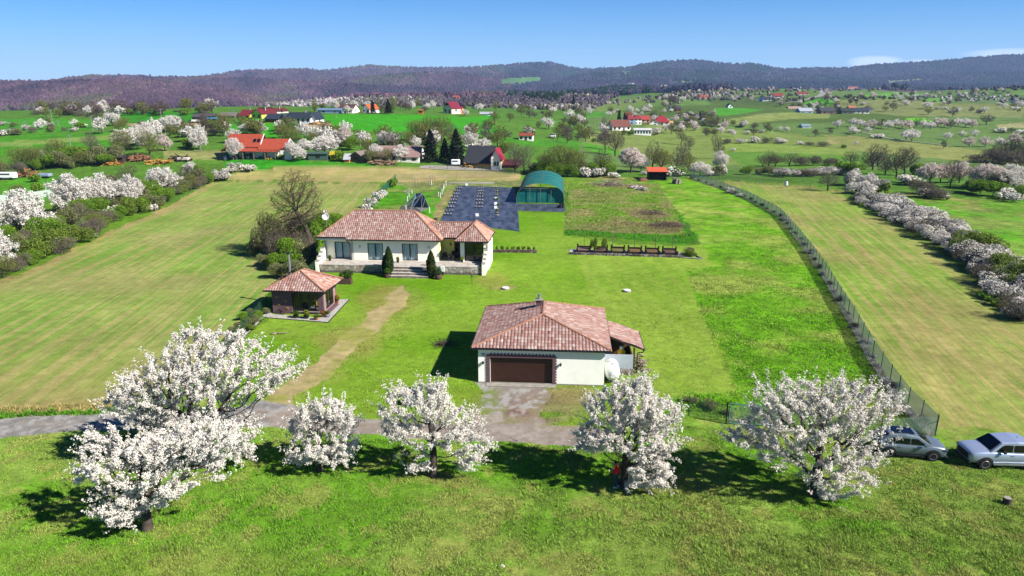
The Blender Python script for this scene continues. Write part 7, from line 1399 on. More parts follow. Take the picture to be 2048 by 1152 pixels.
Vh(1514,1528,202,11,'#4a5260','#fbfbf6',8,R(-20),label='white gabled house with slate roof on the far slope',axis='y',win=1,chim=0); Vh(1526,1543,202,9,'#3a4250','#f4f4f0',8,R(-5),label='dark-roofed wing of the far white house',win=2,chim=0); Vh(1548,1566,196,11,'#a84a3c','#f4ece0',8,R(-8),label='white house with red roof on the far road',win=2); Vh(1594,1618,190,7,'#98483c','#d8c0b0',8,0,label='long red-brown roof beside the far road',win=3,chim=0)
Vh(1600,1626,226,11,'#c8d0dc','#8fb0cc',9,0,label='blue and white arched barn with a red stripe',win=2,chim=0,wallr=.45,name='barn',cat='barn'); Vh(1578,1603,219,8,'#c8a898','#e8d8c8',8,0,label='pale tan-roofed house left of the arched barn',win=2,chim=0); Vh(1642,1670,228,13,'#4a4a52','#7a6a60',9,0,label='dark-roofed barn right of the arched barn',win=2,chim=0,wallr=.45,name='barn',cat='barn')
Vh(1684,1707,228,12,'#2a4038','#5a6a5a',9,0,label='dark green-roofed house in the far right hamlet',win=2,chim=0); Vh(1705,1737,227,12,'#3c4454','#f4f2ee',9,R(-8),label='white house with slate roof in the far right hamlet',win=4); Vh(1728,1746,222,11,'#c8603c','#f4e8dc',8,R(-15),label='orange-roofed house at the right end of the far hamlet',axis='y',win=1,chim=0); Vh(1699,1712,219,8,'#d8805c','#e8d0b8',7,0,label='small orange roof between the two dark-roofed hamlet houses',win=1,chim=0)
Vh(1605,1622,256,8,'#8fb0b4','#f0f2f0',6,0,label='lone white shed with pale blue-green roof on the open pasture',win=1,chim=0,name='shed',cat='shed'); Vh(2028,2038,206,6,'#3c4a5c','#e8eaec',6,0,label='tiny slate-roofed house near the right edge of the far slope',win=1,chim=0); Vh(1400,1416,198,8,'#c04c3c','#d8b0a0',8,0,label='red roof among flowering trees on the far slope',win=1,chim=0); Vh(1456,1466,216,9,'#3a4450','#f0f0ee',7,0,label='dark steep-roofed hut among far conifers',win=1,chim=0,axis='y'); Vh(1696,1716,178,5,'#c0644c','#c8a088',8,0,label='faint long red roof on the far ridge road',win=1,chim=0); Vh(1676,1690,177,4,'#8ab0d0','#a8c0d4',8,0,label='faint pale blue roof on the far ridge road',win=1,chim=0)
Vh(1258,1268,172,6,'#e8e0d8','#f4ece4',10,0,label='pale house high on the wooded slope left of the big hill',win=1,chim=0); Vh(1323,1334,177,7,'#e8c878','#f4dca0',10,0,label='cream house on the wooded slope below the big hill',win=2,chim=0)
# utility poles
def pole(px, py, hpx, label, h=None, arms=True, conc=True):
    g = G(px, py); zc = g.y * math.cos(PITCH) + (CAMH - g.z) * math.sin(PITCH); h = hpx * zc / FPX; o = empty('utility_pole', g, 0, label, 'utility pole', 'concrete utility poles beyond the plot'); m = MB(); m.tube((0, 0, -.2), (0, 0, h), max(.16, .4 * zc / FPX), max(.1, .3 * zc / FPX), 7); m.build('pole', m_postgrey, o)
    if arms: m = MB(); m.box(-.9, .9, -.07, .07, h - .5, h - .3); m.build('crossarm', m_metal, o)
    return o
for px, py, hp, l in ((144,307,37,'utility pole in the light green fields on the left'),(105,245,26,'utility pole beside the far left thicket'),(186,262,30,'utility pole between the far left bushes'),(324,246,28,'utility pole left of the far left barn'),(331,268,24,'utility pole behind the flowering trees left of the farmhouse'),(402,304,40,'utility pole left of the farmhouse in the fields'),(471,250,30,'utility pole beside the yellow house'),
                      (620,223,24,'utility pole behind the long slate-roofed house'),(648,272,28,'utility pole right of the farmhouse roof'),(721,296,20,'utility pole above the dark timber barn'),(672,237,13,'short utility pole on the bright green slope'),(118,254,14,'short utility pole in the far left green field'),(54,265,22,'utility pole in the far left flowering hedge'),(1109,285,20,'utility pole right of the white hut'),(1208,258,36,'tall pole left of the village'),(1478,232,12,'pole at the bright green field on the right'),(803,280,14,'left of a pair of poles above the long old house'),(798,282,14,'right member of the pole pair above the long old house')): pole(px, py, hp, l)
# things lying about at the yards
def heap(px, py, w, h, c, label, name='woodpile', cat='woodpile', n=150, r=.13, L=1.7):
    g = G(px, py); rs = np.random.RandomState(int(px)); zc = g.y; W2 = w * zc / FPX; H2 = h * zc / FPX; A = np.stack([rs.uniform(-W2 / 2, W2 / 2, n), rs.uniform(0, 1.5, n), np.abs(rs.normal(size=n)) * H2 * .4], 1); B = A + unit(rs.normal(size=(n, 3)) * np.array([1, .7, .3])) * L
    V, F = tubes(A, B, np.full(n, r), np.full(n, r), 5); o = mesh_np(name, V, F, M_plain('w' + str(int(px)), alb(c), .9, .25)); o.location = g; return tag(o, label, cat, 'heaps in the farm yards')
heap(55,354,34,11,'#b98458','orange heap of split firewood at the left edge'); heap(275,322,32,9,'#b07a5c','reddish stack of cut timber beyond the left hedge'); heap(315,328,36,6,'#d8a850','orange heap of split logs right of the dark wood shed'); heap(222,330,30,4,'#d8a04c','orange sawdust and logs in front of the dark wood shed'); heap(360,322,30,8,'#4a3c38','dark pile of old timber left of the farmhouse'); heap(765,330,44,7,'#b89878','pale timber pile right of the dark barn'); heap(945,336,30,10,'#e0b060','yellow planks stacked by the steep dark-roofed house'); o = rock('soil_heap', G(636, 248), (3.6, 2.2, 1.1), 'tan soil heap by the white gable of the slate-roofed house', 'soil heap', M_plain('tan_soil', alb('#b8925c'), .95, .25), 12)
for px, py, sx_, c, l, nm, ct in ((12,360,2.2,'#f2f4f6','white parked van at the left edge beyond the hedge','white_van','van'),(86,357,1.7,'#8a98b0','flatbed trailer with white board beyond the left hedge','trailer','trailer'),(365,324,1.7,'#c8b8b0','pale covered trailer left of the farmhouse','trailer','trailer'),(911,333,1.3,'#f4f6f8','small white van in the grey yard by the steep-roofed house','white_van','van'),(1105,276,1.5,'#f4f0ec','white car parked right of the white hut','white_car','car'),(390,246,1.6,'#f0efe8','white trailer at the far left barn','trailer','trailer'),(423,241,2.0,'#4a9ac8','blue tarpaulin-covered car at the far left barn','covered_car','car')):
    g = G(px, py); o = empty(nm, g, 0, l, ct); m = MB(); m.box(-sx_, sx_, 0, 1.8, .45, 2.0 if 'van' in nm else 1.3); m.build('body', M_plain(nm + str(px), srgb(c, .75), .4, .05), o, .2)
    if 'trailer' not in nm: m = MB(); m.box(-sx_ * .75, sx_ * .55, -.01, 1.81, 1.35, 1.75); m.build('windows', m_tint, o)
    for s in (-.6, .6): m = MB(); m.tube((s * sx_, -.05, .35), (s * sx_, .15, .35), .35, n=12); m.build('wheel', m_tyre, o)
# low concrete yard
m = MB(); z_ = .02
yp = [G(x, y) for x, y in ((838, 337), (905, 341), (960, 342), (1010, 342), (1010, 339), (930, 334), (860, 331), (840, 333))]; m.poly([(p.x, p.y, ground_z(p.x, p.y) + .12) for p in yp]); tag(m.build('yard_paving', m_con), kind='structure')
# far country road: a draped strip
def road_strip(name, pix, w, c='#b0aca4'):
    pts = [G(x, y) for x, y in pix]; pts = resample([p for p in pts if p], 12); V, F = [], []
    for i, p in enumerate(pts):
        d = (pts[min(i + 1, len(pts) - 1)] - pts[max(i - 1, 0)]); d.z = 0; d.normalize(); n = Vector((-d.y, d.x, 0))
        for s in (-1, 1): q = p + n * w * s; V.append((q.x, q.y, ground_z(q.x, q.y) + .25))
        if i: F.append((2 * i - 2, 2 * i - 1, 2 * i + 1, 2 * i))
    m = MB(); m.add(V, F); tag(m.build(name, M_plain(name + c, alb(c), .9, .1)), kind='structure')
road_strip('country_road', [(1570,206),(1600,202),(1622,197),(1640,192),(1646,186),(1643,181),(1655,176),(1668,172)], 3.4); road_strip('farm_track', [(1700,262),(1760,274),(1830,284),(1900,292)], 1.2, '#a8ac8c')
# ------------------------------------------------------------------ trees and bushes, one by one
def many(lst, where, group):
    for e in lst: plant(e[0], e[1], e[2], e[3], e[4] if len(e) > 4 else None, where, group)
def along(pix, gap, kinds, hm, where, group, width=0.0, wk=1.15, rs=None, near=True):
    """bushes planted along a line given as seen; hm = height range in metres"""
    rs = rs or random.Random(len(group)); pts = resample([G(x, y) for x, y in pix], gap)
    for p in pts:
        x = p.x + rs.uniform(-width, width); y = p.y + rs.uniform(-width, width) + rs.uniform(-.4, .4); h = rs.uniform(*hm); k = rs.choice(kinds)
        if k in ('bare', 'greybare', 'budding', 'blossom', 'pinkblossom'): h *= 1.3
        z = ground_z(x, y) if y > 170 else 0.0
        plant_at(k, x, y, z, h, h * wk * rs.uniform(.9, 1.3), near, where, group, px=proj(x, y, z)[0])
def scatter(poly, n, kinds, hm, where, group, seed, near=False):
    rs = random.Random(seed); xs = [p[0] for p in poly]; ys = [p[1] for p in poly]; c = 0; tries = 0; ks = list(kinds); ws = [kinds[k] for k in ks]
    while c < n and tries < n * 30:
        tries += 1; px, py = rs.uniform(min(xs), max(xs)), rs.uniform(min(ys), max(ys))
        if not bool(inpoly(np.array([px]), np.array([py]), poly)[0]): continue
        g = G(px, py)
        if g is None: continue
        k = rs.choices(ks, ws)[0]; h = rs.uniform(*hm) * (.55 if k in ('thorn', 'green', 'olive', 'lime', 'scrub') else 1.0)
        plant_at(k, g.x, g.y, g.z, h, h * (1.35 if k in ('thorn', 'green', 'olive', 'lime', 'scrub') else rs.uniform(.85, 1.15) if k != 'conifer' else .5), near, where, group, px=px); c += 1
GL = 'hedge beside the left field'; wl_ = 'in the hedge along the left field'
many([('blossom',145,428,84,88),('blossom',205,418,76,70),('blossom',262,414,68,62),('blossom',48,478,104,112),('blossom',-6,548,104,80),('blossom',330,386,54,64),('bare',255,374,46,50),('thorn',302,423,18,22),('thorn',225,428,20,26),('thorn',250,424,16,20),('olive',402,367,34,36),('thorn',440,362,30,36),('thorn',182,475,14,20),('olive',190,462,26,30),('bare',370,372,44,46),('blossom',385,356,34,40)], wl_, GL)
along([(-60,575),(0,556),(60,530),(110,508),(150,485),(190,463),(230,441),(270,429),(310,414),(340,397),(370,385),(400,373),(425,364)], 3.4, ['green', 'green', 'scrub', 'olive', 'green', 'scrub', 'lime', 'budding'], (2.1, 3.9), wl_, GL, .6, 1.1, random.Random(3))
along([(-80,545),(-20,520),(30,505),(80,485),(120,462),(160,440),(200,424),(240,412),(290,398),(330,380),(365,370),(400,358)], 4.0, ['green', 'green', 'olive', 'scrub', 'green'], (2.8, 4.6), wl_, GL, 1.0, 1.05, random.Random(4))
along([(0,490),(60,462),(110,440),(160,412),(220,396),(280,380),(340,364)], 7, ['scrub', 'olive', 'green'], (2.0, 3.2), wl_, GL, 1.5, 1.2, random.Random(5))
GH_ = 'thicket left of the bungalow'; wh_ = 'in the thicket left of the bungalow'
many([('olive',545,512,74,56),('green',573,534,66,58),('budding',535,500,80,60),('olive',600,528,60,52),('green',632,505,78,56),('green',655,486,68,48),('green',668,466,46,40),('scrub',585,500,90,80),('scrub',620,520,66,56),('olive',520,512,48,40),('green',547,540,40,40),('olive',556,556,34,40),('olive',593,560,44,52),('lime',577,575,24,36),('olive',606,556,36,34),('scrub',565,520,70,60),('green',640,470,50,44),('olive',535,532,34,34),('green',578,592,18,30),('olive',560,600,16,26)], wh_, GH_)
b = P(628, 512)
def bare_hero():
    rs = np.random.RandomState(77); bl = blob_px(b, [(595,375,42,32,0,3.0),(570,400,34,26,0,2.4),(620,400,26,34,.5,2.2),(600,425,50,22,0,3.0),(565,455,48,26,-.5,3.0),(590,350,24,12,.3,1.6),(545,480,40,24,-1,2.4)])
    att, _ = in_blobs(bl, 2400, rs, .3); tr = [(-.0, 0, 0), (-.1, 0, .8), (-.2, .1, 1.8), (-.5, .1, 2.8), (-.8, .1, 3.8), (-1.3, .1, 4.8), (-1.7, .1, 5.8), (-2.2, .1, 6.8)]
    N, par = grow(tr, att, .32, 3.2, .4, rs, 7000); r = radii(par, .016, .36); kid = np.arange(1, len(N)); V, F = tubes(N[par[kid]], N[kid] + (N[kid] - N[par[kid]]) * .05, np.minimum(r[par[kid]], r[kid] * 1.3), r[kid], 5)
    o = empty('bare_tree', b, 0, 'tall crooked old tree, nearly leafless, leaning over the thicket left of the bungalow', 'tree'); mesh_np('trunk', V, F, M_bark, o, smooth=True)
    thin = np.nonzero(r < .06)[0]; n = 9000; k = rs.choice(thin, n); C = N[k] + rs.normal(size=(n, 3)) * .22; V, F = leaf_quads(C, .6, rs, .045); n2 = 2600; C2 = N[rs.choice(thin, n2)] + rs.normal(size=(n2, 3)) * .15; V2, F2 = leaf_quads(C2, .12, rs)
    mesh_np('crown', np.concatenate([V, V2]), np.concatenate([F, F2 + len(V)]), M_attr('old_twigs', .9, .05), o, col=np.concatenate([cols(n, rs, ['#6d5e52', '#7d6e60', '#5a4c42']), cols(n2, rs, ['#8a8040', '#a08a4a', '#7a7a3a'])]))
bare_hero()
many([('thorn',733,428,26,26),('thorn',745,416,26,24),('thorn',757,402,24,22),('thorn',768,392,14,18),('green',786,374,22,20)], 'by the green screen fence behind the bungalow', 'blackthorn by the screen fence')
GR = 'blackthorn hedge on the right'; wr_ = 'in the white hedge beside the right field'
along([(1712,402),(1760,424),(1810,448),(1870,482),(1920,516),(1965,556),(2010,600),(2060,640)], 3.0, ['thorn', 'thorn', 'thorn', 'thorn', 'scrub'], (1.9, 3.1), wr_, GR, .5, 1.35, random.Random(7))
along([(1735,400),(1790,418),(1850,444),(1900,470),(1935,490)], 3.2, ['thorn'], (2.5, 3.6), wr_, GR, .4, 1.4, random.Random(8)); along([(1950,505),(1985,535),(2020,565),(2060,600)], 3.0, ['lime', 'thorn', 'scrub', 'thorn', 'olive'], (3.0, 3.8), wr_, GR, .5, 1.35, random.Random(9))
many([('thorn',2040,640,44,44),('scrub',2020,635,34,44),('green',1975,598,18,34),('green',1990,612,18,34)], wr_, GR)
ws_ = 'along the foot of the long green fence'; GS = 'scrub along the long green fence'
along([(1385,357),(1440,376),(1500,400),(1560,433),(1590,468),(1620,506)], 4.5, ['scrub', 'scrub', 'thorn'], (.5, .85), ws_, GS, .2, 1.5, random.Random(10)); along([(1620,508),(1650,552),(1680,603),(1715,660),(1745,715),(1790,775),(1845,845)], 4.5, ['scrub', 'thorn', 'thorn'], (.45, .8), ws_, GS, .15, 1.5, random.Random(11))
many([('thorn',1462,387,14,20),('thorn',1482,394,9,14)], ws_, GS)
along([(1385,808),(1420,818),(1450,828)], 1.2, ['olive', 'green', 'scrub'], (.5, .8), 'on the rough bank left of the gate', 'rough growth by the gate', .3, 1.6, random.Random(12))
# beyond the dry field
wm = 'around the farmhouse and the old long house'; GM_ = 'trees around the farm yards'
many([('conifer',862,324,62,40),('conifer',913,328,66,46),('conifer',890,322,44,30),('blossom',650,312,42,66),('blossom',585,320,38,32),('blossom',752,318,32,32),('blossom',802,324,36,36),('budding',776,326,32,28),('olive',742,326,28,30),('blossom',472,320,46,36),('green',682,322,24,22),('pinkblossom',690,292,40,34),('blossom',600,322,30,30),('budding',572,294,46,42),('budding',592,296,40,38),('blossom',468,286,30,30),
      ('blossom',520,270,22,36),('blossom',492,268,20,34),('budding',448,262,36,44),('blossom',398,300,44,36),('budding',735,312,36,36),('blossom',830,300,30,30),('greybare',845,312,24,24),('thorn',475,342,20,34),('thorn',462,346,14,24),('thorn',498,344,18,24),('thorn',503,342,12,12),('budding',630,300,40,40),('blossom',612,306,30,30),('green',700,300,30,34)], wm, GM_)
wn_ = 'behind the conifers by the steep-roofed house'; GN_ = 'trees behind the steep-roofed house'
many([('budding',832,284,46,46),('budding',858,280,48,48),('budding',884,284,52,50),('greybare',906,290,44,44),('blossom',940,296,34,34),('thorn',955,304,22,36),('blossom',968,300,26,30),('bare',975,292,30,34),('lime',1005,312,30,30),('greybare',1030,345,60,46),('greybare',1048,345,56,44),('blossom',948,272,24,22),('budding',820,300,40,30),('bare',1010,280,22,30),('blossom',768,294,34,30)], wn_, GN_)
wt_ = 'behind the teal tunnel greenhouse'; GT = 'thicket behind the tunnel greenhouse'
many([('green',1080,352,30,44),('green',1105,354,34,44),('olive',1070,350,26,34),('budding',1122,352,66,70),('budding',1150,352,54,52),('green',1135,354,30,40),('olive',1165,350,34,34),('green',1180,350,28,34),('thorn',1172,354,22,34),('thorn',1195,354,22,38),('lime',1213,350,36,34),('green',1222,352,28,28),('bare',1205,345,52,44),('thorn',1228,356,14,22),('budding',1090,345,40,40)], wt_, GT)
wo_ = 'beyond the orange-roofed shed'; GO_ = 'trees beyond the orange-roofed shed'
many([('pinkblossom',1262,346,52,62),('blossom',1282,344,38,34),('bare',1305,338,60,52),('budding',1322,346,50,48),('bare',1352,345,52,44),('budding',1376,345,40,34),('thorn',1344,352,22,34),('green',1356,352,22,30),('blossom',1400,352,30,44),('thorn',1416,352,14,24),('olive',1438,352,22,26),('thorn',1441,350,24,22),('greybare',1434,318,50,30),('blossom',1440,340,40,32),('bare',1378,300,30,26),('greybare',1365,322,40,36),('bare',1230,312,56,50),('greybare',1210,300,44,44),('thorn',1290,350,10,16)], wo_, GO_)
wp_ = 'in the row beyond the right field'; GP = 'trees beyond the right field'
along([(1500,350),(1540,350),(1580,352),(1620,354)], 3.6, ['olive', 'green', 'scrub', 'olive'], (2.2, 3.0), wp_, GP, .8, 1.5, random.Random(13)); along([(1570,354),(1610,352),(1650,350),(1690,350)], 4.0, ['thorn', 'thorn', 'thorn'], (2.2, 3.2), wp_, GP, .8, 1.6, random.Random(14))
along([(1510,334),(1570,332),(1640,330),(1700,332),(1760,334)], 4.5, ['scrub', 'bare', 'greybare', 'scrub', 'thorn'], (3.0, 4.4), wp_, GP, 2.0, 1.4, random.Random(15))
many([('greybare',1655,382,46,46),('thorn',1706,372,40,36),('thorn',1724,380,36,38),('thorn',1742,376,34,34),('thorn',1760,386,34,34),('thorn',1715,388,30,40),('thorn',1735,390,26,36),('green',1700,352,30,40),('green',1680,345,26,40),('lime',1768,388,26,24),('bare',1792,356,64,54),('bare',1808,352,60,50),('bare',1745,340,54,56),('bare',1770,350,44,40),('thorn',1812,366,18,44),('pinkblossom',1858,372,48,56),('bare',1900,374,58,48),('pinkblossom',1918,366,46,44),('green',1832,350,26,34),
      ('scrub',1850,388,34,56),('scrub',1880,398,28,60),('thorn',1862,396,20,50),('pinkblossom',1968,378,54,66),('blossom',2010,380,54,74),('bare',1945,372,44,40),('green',1960,388,34,50),('green',1985,392,34,50),('olive',1940,384,28,36),('thorn',2008,398,26,36),('thorn',2028,404,22,30),('lime',2030,372,24,30),('blossom',2055,372,44,50),('scrub',1990,378,34,50),('pinkblossom',1880,366,40,44),('green',2052,398,30,40)], wp_, GP)
wq = 'in the dark copse at the far right'; many([('scrub',1985,326,34,60),('bare',1998,325,48,44),('bare',2018,324,58,48),('bare',2038,325,54,50),('scrub',1960,326,20,44),('bare',2058,325,54,50),('scrub',2010,328,30,60),('scrub',2040,330,30,60)], wq, 'dark copse at the far right')
# left distance
scatter([(0,246),(40,244),(90,242),(130,246),(170,252),(168,262),(120,268),(60,268),(0,276)], 26, {'thorn': 5, 'blossom': 4, 'scrub': 3, 'olive': 3, 'green': 1}, (3.2, 5.0), 'in the far left thicket', 'far left thicket', 21)
scatter([(60,228),(120,224),(200,224),(300,222),(400,222),(440,228),(400,232),(300,233),(180,236),(90,236)], 75, {'bare': 5, 'budding': 3, 'blossom': 2.5, 'scrub': 2, 'green': 1, 'lime': .6}, (4, 7.5), 'on the far left ridge', 'trees on the far left ridge', 22)
scatter([(190,262),(250,252),(330,255),(420,258),(460,262),(440,280),(360,290),(300,276),(240,268),(200,270)], 30, {'blossom': 4, 'bare': 3, 'green': 1.5, 'scrub': 3, 'budding': 3}, (4.2, 7), 'in the belt left of the farmhouse', 'tree belt left of the farmhouse', 23)
many([('greybare',183,303,42,38),('blossom',262,300,46,66),('blossom',292,292,50,44),('budding',245,308,50,50),('budding',300,312,52,48),('pinkblossom',330,302,36,32),('blossom',345,264,34,46),('blossom',225,252,28,34),('bare',200,256,30,34),('green',380,296,24,28),('blossom',86,312,14,12)], 'in the belt left of the farmhouse', 'tree belt left of the farmhouse')
along([(-30,352),(0,350),(30,347),(60,342),(100,338),(150,334),(205,330)], 4.2, ['green', 'olive', 'olive', 'green', 'scrub', 'budding'], (3.6, 5.6), 'in the hedge behind the firewood stacks', 'hedge behind the firewood stacks', 1.5, 1.1, random.Random(16))
along([(40,340),(110,328),(170,326),(230,322)], 5.0, ['green', 'olive', 'budding'], (4.5, 6.0), 'in the hedge behind the firewood stacks', 'hedge behind the firewood stacks', 1.5, 1.1, random.Random(17))
many([('green',75,388,26,30),('budding',38,396,30,34),('green',70,364,20,20),('olive',215,372,26,30)], 'in the small green plot at the left', 'bushes in the small left plot')
scatter([(440,262),(560,262),(700,268),(740,290),(700,300),(600,282),(450,276)], 24, {'budding': 4, 'blossom': 4, 'bare': 2, 'green': 1, 'scrub': 2}, (4.2, 7), 'on the slope behind the farmhouse', 'trees behind the farmhouse', 24)
scatter([(780,270),(940,268),(1010,270),(1010,300),(960,310),(820,305),(760,300)], 22, {'budding': 4, 'blossom': 3, 'bare': 3, 'olive': 1, 'greybare': 2}, (4.5, 7.5), 'below the bright green field', 'trees below the bright green field', 25)
scatter([(985,236),(1060,226),(1180,230),(1215,258),(1225,300),(1130,290),(1040,262),(1000,262),(985,250)], 46, {'budding': 4, 'blossom': 4, 'bare': 5, 'scrub': 3, 'thorn': 2, 'green': .6}, (4, 7.5), 'on the slope right of the white hut', 'trees right of the white hut', 26)
scatter([(620,222),(760,220),(860,224),(1000,222),(1060,226),(1000,214),(760,212),(620,214)], 44, {'bare': 5, 'budding': 3, 'blossom': 3, 'olive': 2, 'scrub': 2}, (3.5, 6), 'along the far edge of the bright field', 'trees along the far edge of the bright field', 27)
many([('conifer',746,228,26,14),('conifer',777,228,28,20),('poplar',787,226,34,16),('poplar',629,224,24,16),('blossom',695,228,18,22),('bare',764,228,18,18),('blossom',736,216,14,20),('conifer',1124,212,14,8),('conifer',1147,212,20,10),('poplar',992,222,20,10),('blossom',930,232,14,18),('blossom',958,224,18,20)], 'by the houses on the green slope', 'trees by the houses on the green slope')
# village and the right-hand slopes
scatter([(1195,232),(1240,222),(1350,220),(1430,232),(1440,250),(1380,262),(1300,276),(1350,250),(1210,240)], 56, {'blossom': 6, 'pinkblossom': 2, 'bare': 4, 'budding': 2, 'thorn': 3, 'conifer': .8}, (3.6, 6.4), 'among the village houses', 'trees among the village houses', 28)
many([('conifer',1238,240,18,10),('conifer',1249,242,16,9),('thorn',1312,270,18,22),('green',1260,271,14,14),('lime',1248,270,10,12),('bare',1342,268,24,24),('bare',1362,290,34,24),('pinkblossom',1390,262,16,20),('greybare',1208,262,30,20),('pinkblossom',1448,260,22,18)], 'among the village houses', 'trees among the village houses')
scatter([(1370,250),(1440,240),(1540,250),(1545,268),(1480,275),(1400,272),(1370,262)], 34, {'bare': 5, 'blossom': 4, 'thorn': 3, 'budding': 3}, (3.6, 6.4), 'on the pasture slope right of the village', 'trees right of the village', 29)
along([(1458,288),(1510,286),(1560,286)], 8, ['thorn', 'scrub', 'thorn'], (3, 4), 'in the hedge across the pale meadow', 'hedge across the pale meadow', 1, 1.6, random.Random(18), near=False); along([(1560,287),(1600,290),(1640,293)], 9, ['scrub', 'thorn'], (2.2, 3), 'in the hedge across the pale meadow', 'hedge across the pale meadow', 1, 1.6, random.Random(19), near=False)
wq2 = 'in the orchard row on the far pasture'; many([(('blossom', 'pinkblossom', 'bare')[i % 5 // 2 if i % 5 < 4 else 2], 1706 + i * 14, 254 + (i % 3) * 2 - (2 if i > 12 else 0), 19 - (i % 4), 22) for i in range(18)], wq2, 'orchard row on the far pasture')
wq3 = 'scattered on the right-hand pastures'; GQ3 = 'scattered trees on the right-hand pastures'
many([('blossom',1675,257,18,22),('blossom',1823,283,26,34),('blossom',1812,280,22,26),('blossom',1894,280,16,20),('bare',1886,298,20,14),('blossom',1923,275,14,16),('blossom',1948,274,16,18),('pinkblossom',1938,294,22,28),('pinkblossom',1970,294,22,30),('blossom',2000,292,18,26),('pinkblossom',2030,290,24,34),('bare',1630,273,16,18),('bare',1660,268,12,14),('blossom',1560,262,10,12),('blossom',1573,264,12,12),('blossom',1853,218,16,18),('bare',1786,222,22,20),('budding',1770,222,10,14),('bare',1905,234,22,20),('blossom',1736,265,12,16),('thorn',1755,276,10,24),('thorn',1710,268,12,16),('blossom',1705,266,16,18),('budding',1856,230,14,18),('bare',1972,250,24,28),('thorn',2000,265,12,20),('bare',2022,266,12,20),('thorn',2042,268,10,20),('green',1688,296,8,12),('thorn',1466,302,7,10),('blossom',1712,290,8,12),('bare',1772,212,10,12),('conifer',1606,206,10,6),('blossom',1792,195,10,12),('pinkblossom',1656,190,10,14)], wq3, GQ3)
scatter([(1640,205),(1760,200),(2048,202),(2048,240),(1960,236),(1840,216),(1700,212)], 36, {'thorn': 4, 'bare': 3, 'blossom': 3}, (4, 7), wq3, GQ3, 30)
scatter([(1690,232),(1690,222),(1740,220),(1740,232)], 0, {'bare': 1}, (5, 8), wq3, GQ3, 31)
scatter([(1330,216),(1380,205),(1520,206),(1600,224),(1680,226),(1690,216),(1600,206),(1500,198),(1400,192),(1300,200)], 60, {'blossom': 5, 'pinkblossom': 2, 'bare': 5, 'scrub': 3, 'conifer': .7}, (4.4, 7), 'on the far slope above the village', 'trees on the far slope above the village', 32)
scatter([(1560,196),(1650,202),(1760,200),(2048,188),(2048,182),(1800,190),(1650,196)], 46, {'bare': 4, 'pinkblossom': 3, 'blossom': 2, 'scrub': 3}, (5, 7.5), 'below the wooded hills on the right', 'trees below the right-hand hills', 33)
# flowering and budding trees down the long slope towards the hills
def woods(name, regions, seed, ymin=700):
    """a far-off wood that reads as one mass: many uneven low crowns in one mesh"""
    rs = np.random.RandomState(seed); cs, szs, hts, cl = [], [], [], []
    for poly, n, pal, (s0, s1), (h0, h1) in regions:
        xs = [p[0] for p in poly]; ys = [p[1] for p in poly]; px = rs.uniform(min(xs), max(xs), n); py = rs.uniform(min(ys), max(ys), n); m = inpoly(px, py, poly); g = GN(px[m], py[m]); ok = ~np.isnan(g[:, 1]) & (g[:, 1] > ymin); g = g[ok]
        pxx = px[m][ok]; pyy = py[m][ok]
        for hp in HILLP:
            keep = ~inpoly(pxx, pyy - 1, hp[1]); g = g[keep]; pxx = pxx[keep]; pyy = pyy[keep]
        k = len(g); zc = g[:, 1]; g[:, 0] += rs.normal(size=k) * 3; g[:, 1] += rs.normal(size=k) * 12; s = rs.uniform(s0, s1, k); q_ = np.clip(g[:, 1] / 1400, .5, 1); s = s * q_; cs.append(g); szs.append(s); hts.append(rs.uniform(h0, h1, k) * q_)
        names = list(pal); w = np.array([pal[c][0] if isinstance(pal[c], tuple) else pal[c] for c in names], float); nz_ = fbm(g[:, 0] / 190. + seed, g[:, 1] / 330., 4); nz2 = fbm(g[:, 0] / 45. + seed, g[:, 1] / 80., 3)
        ci = np.zeros(k, int); P_ = np.array([alb(c, 1.0) for c in names]); cum = np.cumsum(w / w.sum()); r_ = np.clip(.5 + (nz_ - .5) * 2.6 + rs.normal(size=k) * .14 + np.array([.16, -.14, .14, -.16, .1])[np.searchsorted([2300, 2900, 3500, 4150], g[:, 1])] + np.clip((g[:, 2] - 60) / 120, -.6, .6) * .22, 0, .999); ci = np.searchsorted(cum, r_); cl.append(P_[np.minimum(ci, len(names) - 1)] * rs.uniform(.82, 1.18, (k, 1)) * (1 + (nz2[:, None] - .5) * .9))  # palette index shifts with height and ridge, painting in lit tops and shaded valleys
    C = np.concatenate(cs); S = np.concatenate(szs); H_ = np.concatenate(hts); K = np.concatenate(cl); n = len(C); C[:, 2] = height(C[:, 0], C[:, 1])
    A = np.arange(6) * math.pi / 3; ring = lambda r, z: np.stack([np.cos(A)[None] * (S * r)[:, None] * rs.uniform(.75, 1.2, (n, 6)), np.sin(A)[None] * (S * r)[:, None] * rs.uniform(.75, 1.2, (n, 6)), (H_ * z)[:, None] * rs.uniform(.85, 1.12, (n, 6))], -1)
    R0, R1 = ring(.42, .05), ring(.52, .5); R2 = ring(.3, .86); T = np.stack([rs.normal(size=n) * .1 * S, rs.normal(size=n) * .1 * S, H_], 1)[:, None]
    V = np.concatenate([R0, R1, R2, T], 1) + C[:, None] - np.array([0, 0, .4]); i = np.arange(6); j = (i + 1) % 6; off = (np.arange(n) * 19)[:, None, None]
    Q = (np.concatenate([np.stack([i, j, j + 6, i + 6], -1), np.stack([i + 6, j + 6, j + 12, i + 12], -1)])[None] + off).reshape(-1, 4); Tt = (np.stack([i + 12, j + 12, np.full(6, 18)], -1)[None] + off).reshape(-1, 3)
    cc = np.repeat(K, 19, 0) * rs.uniform(.75, 1.2, (n * 19, 1)); o = mesh_np(name, V.reshape(-1, 3), [Q, Tt], M_woods, col=cc); return tag(o, kind='stuff')
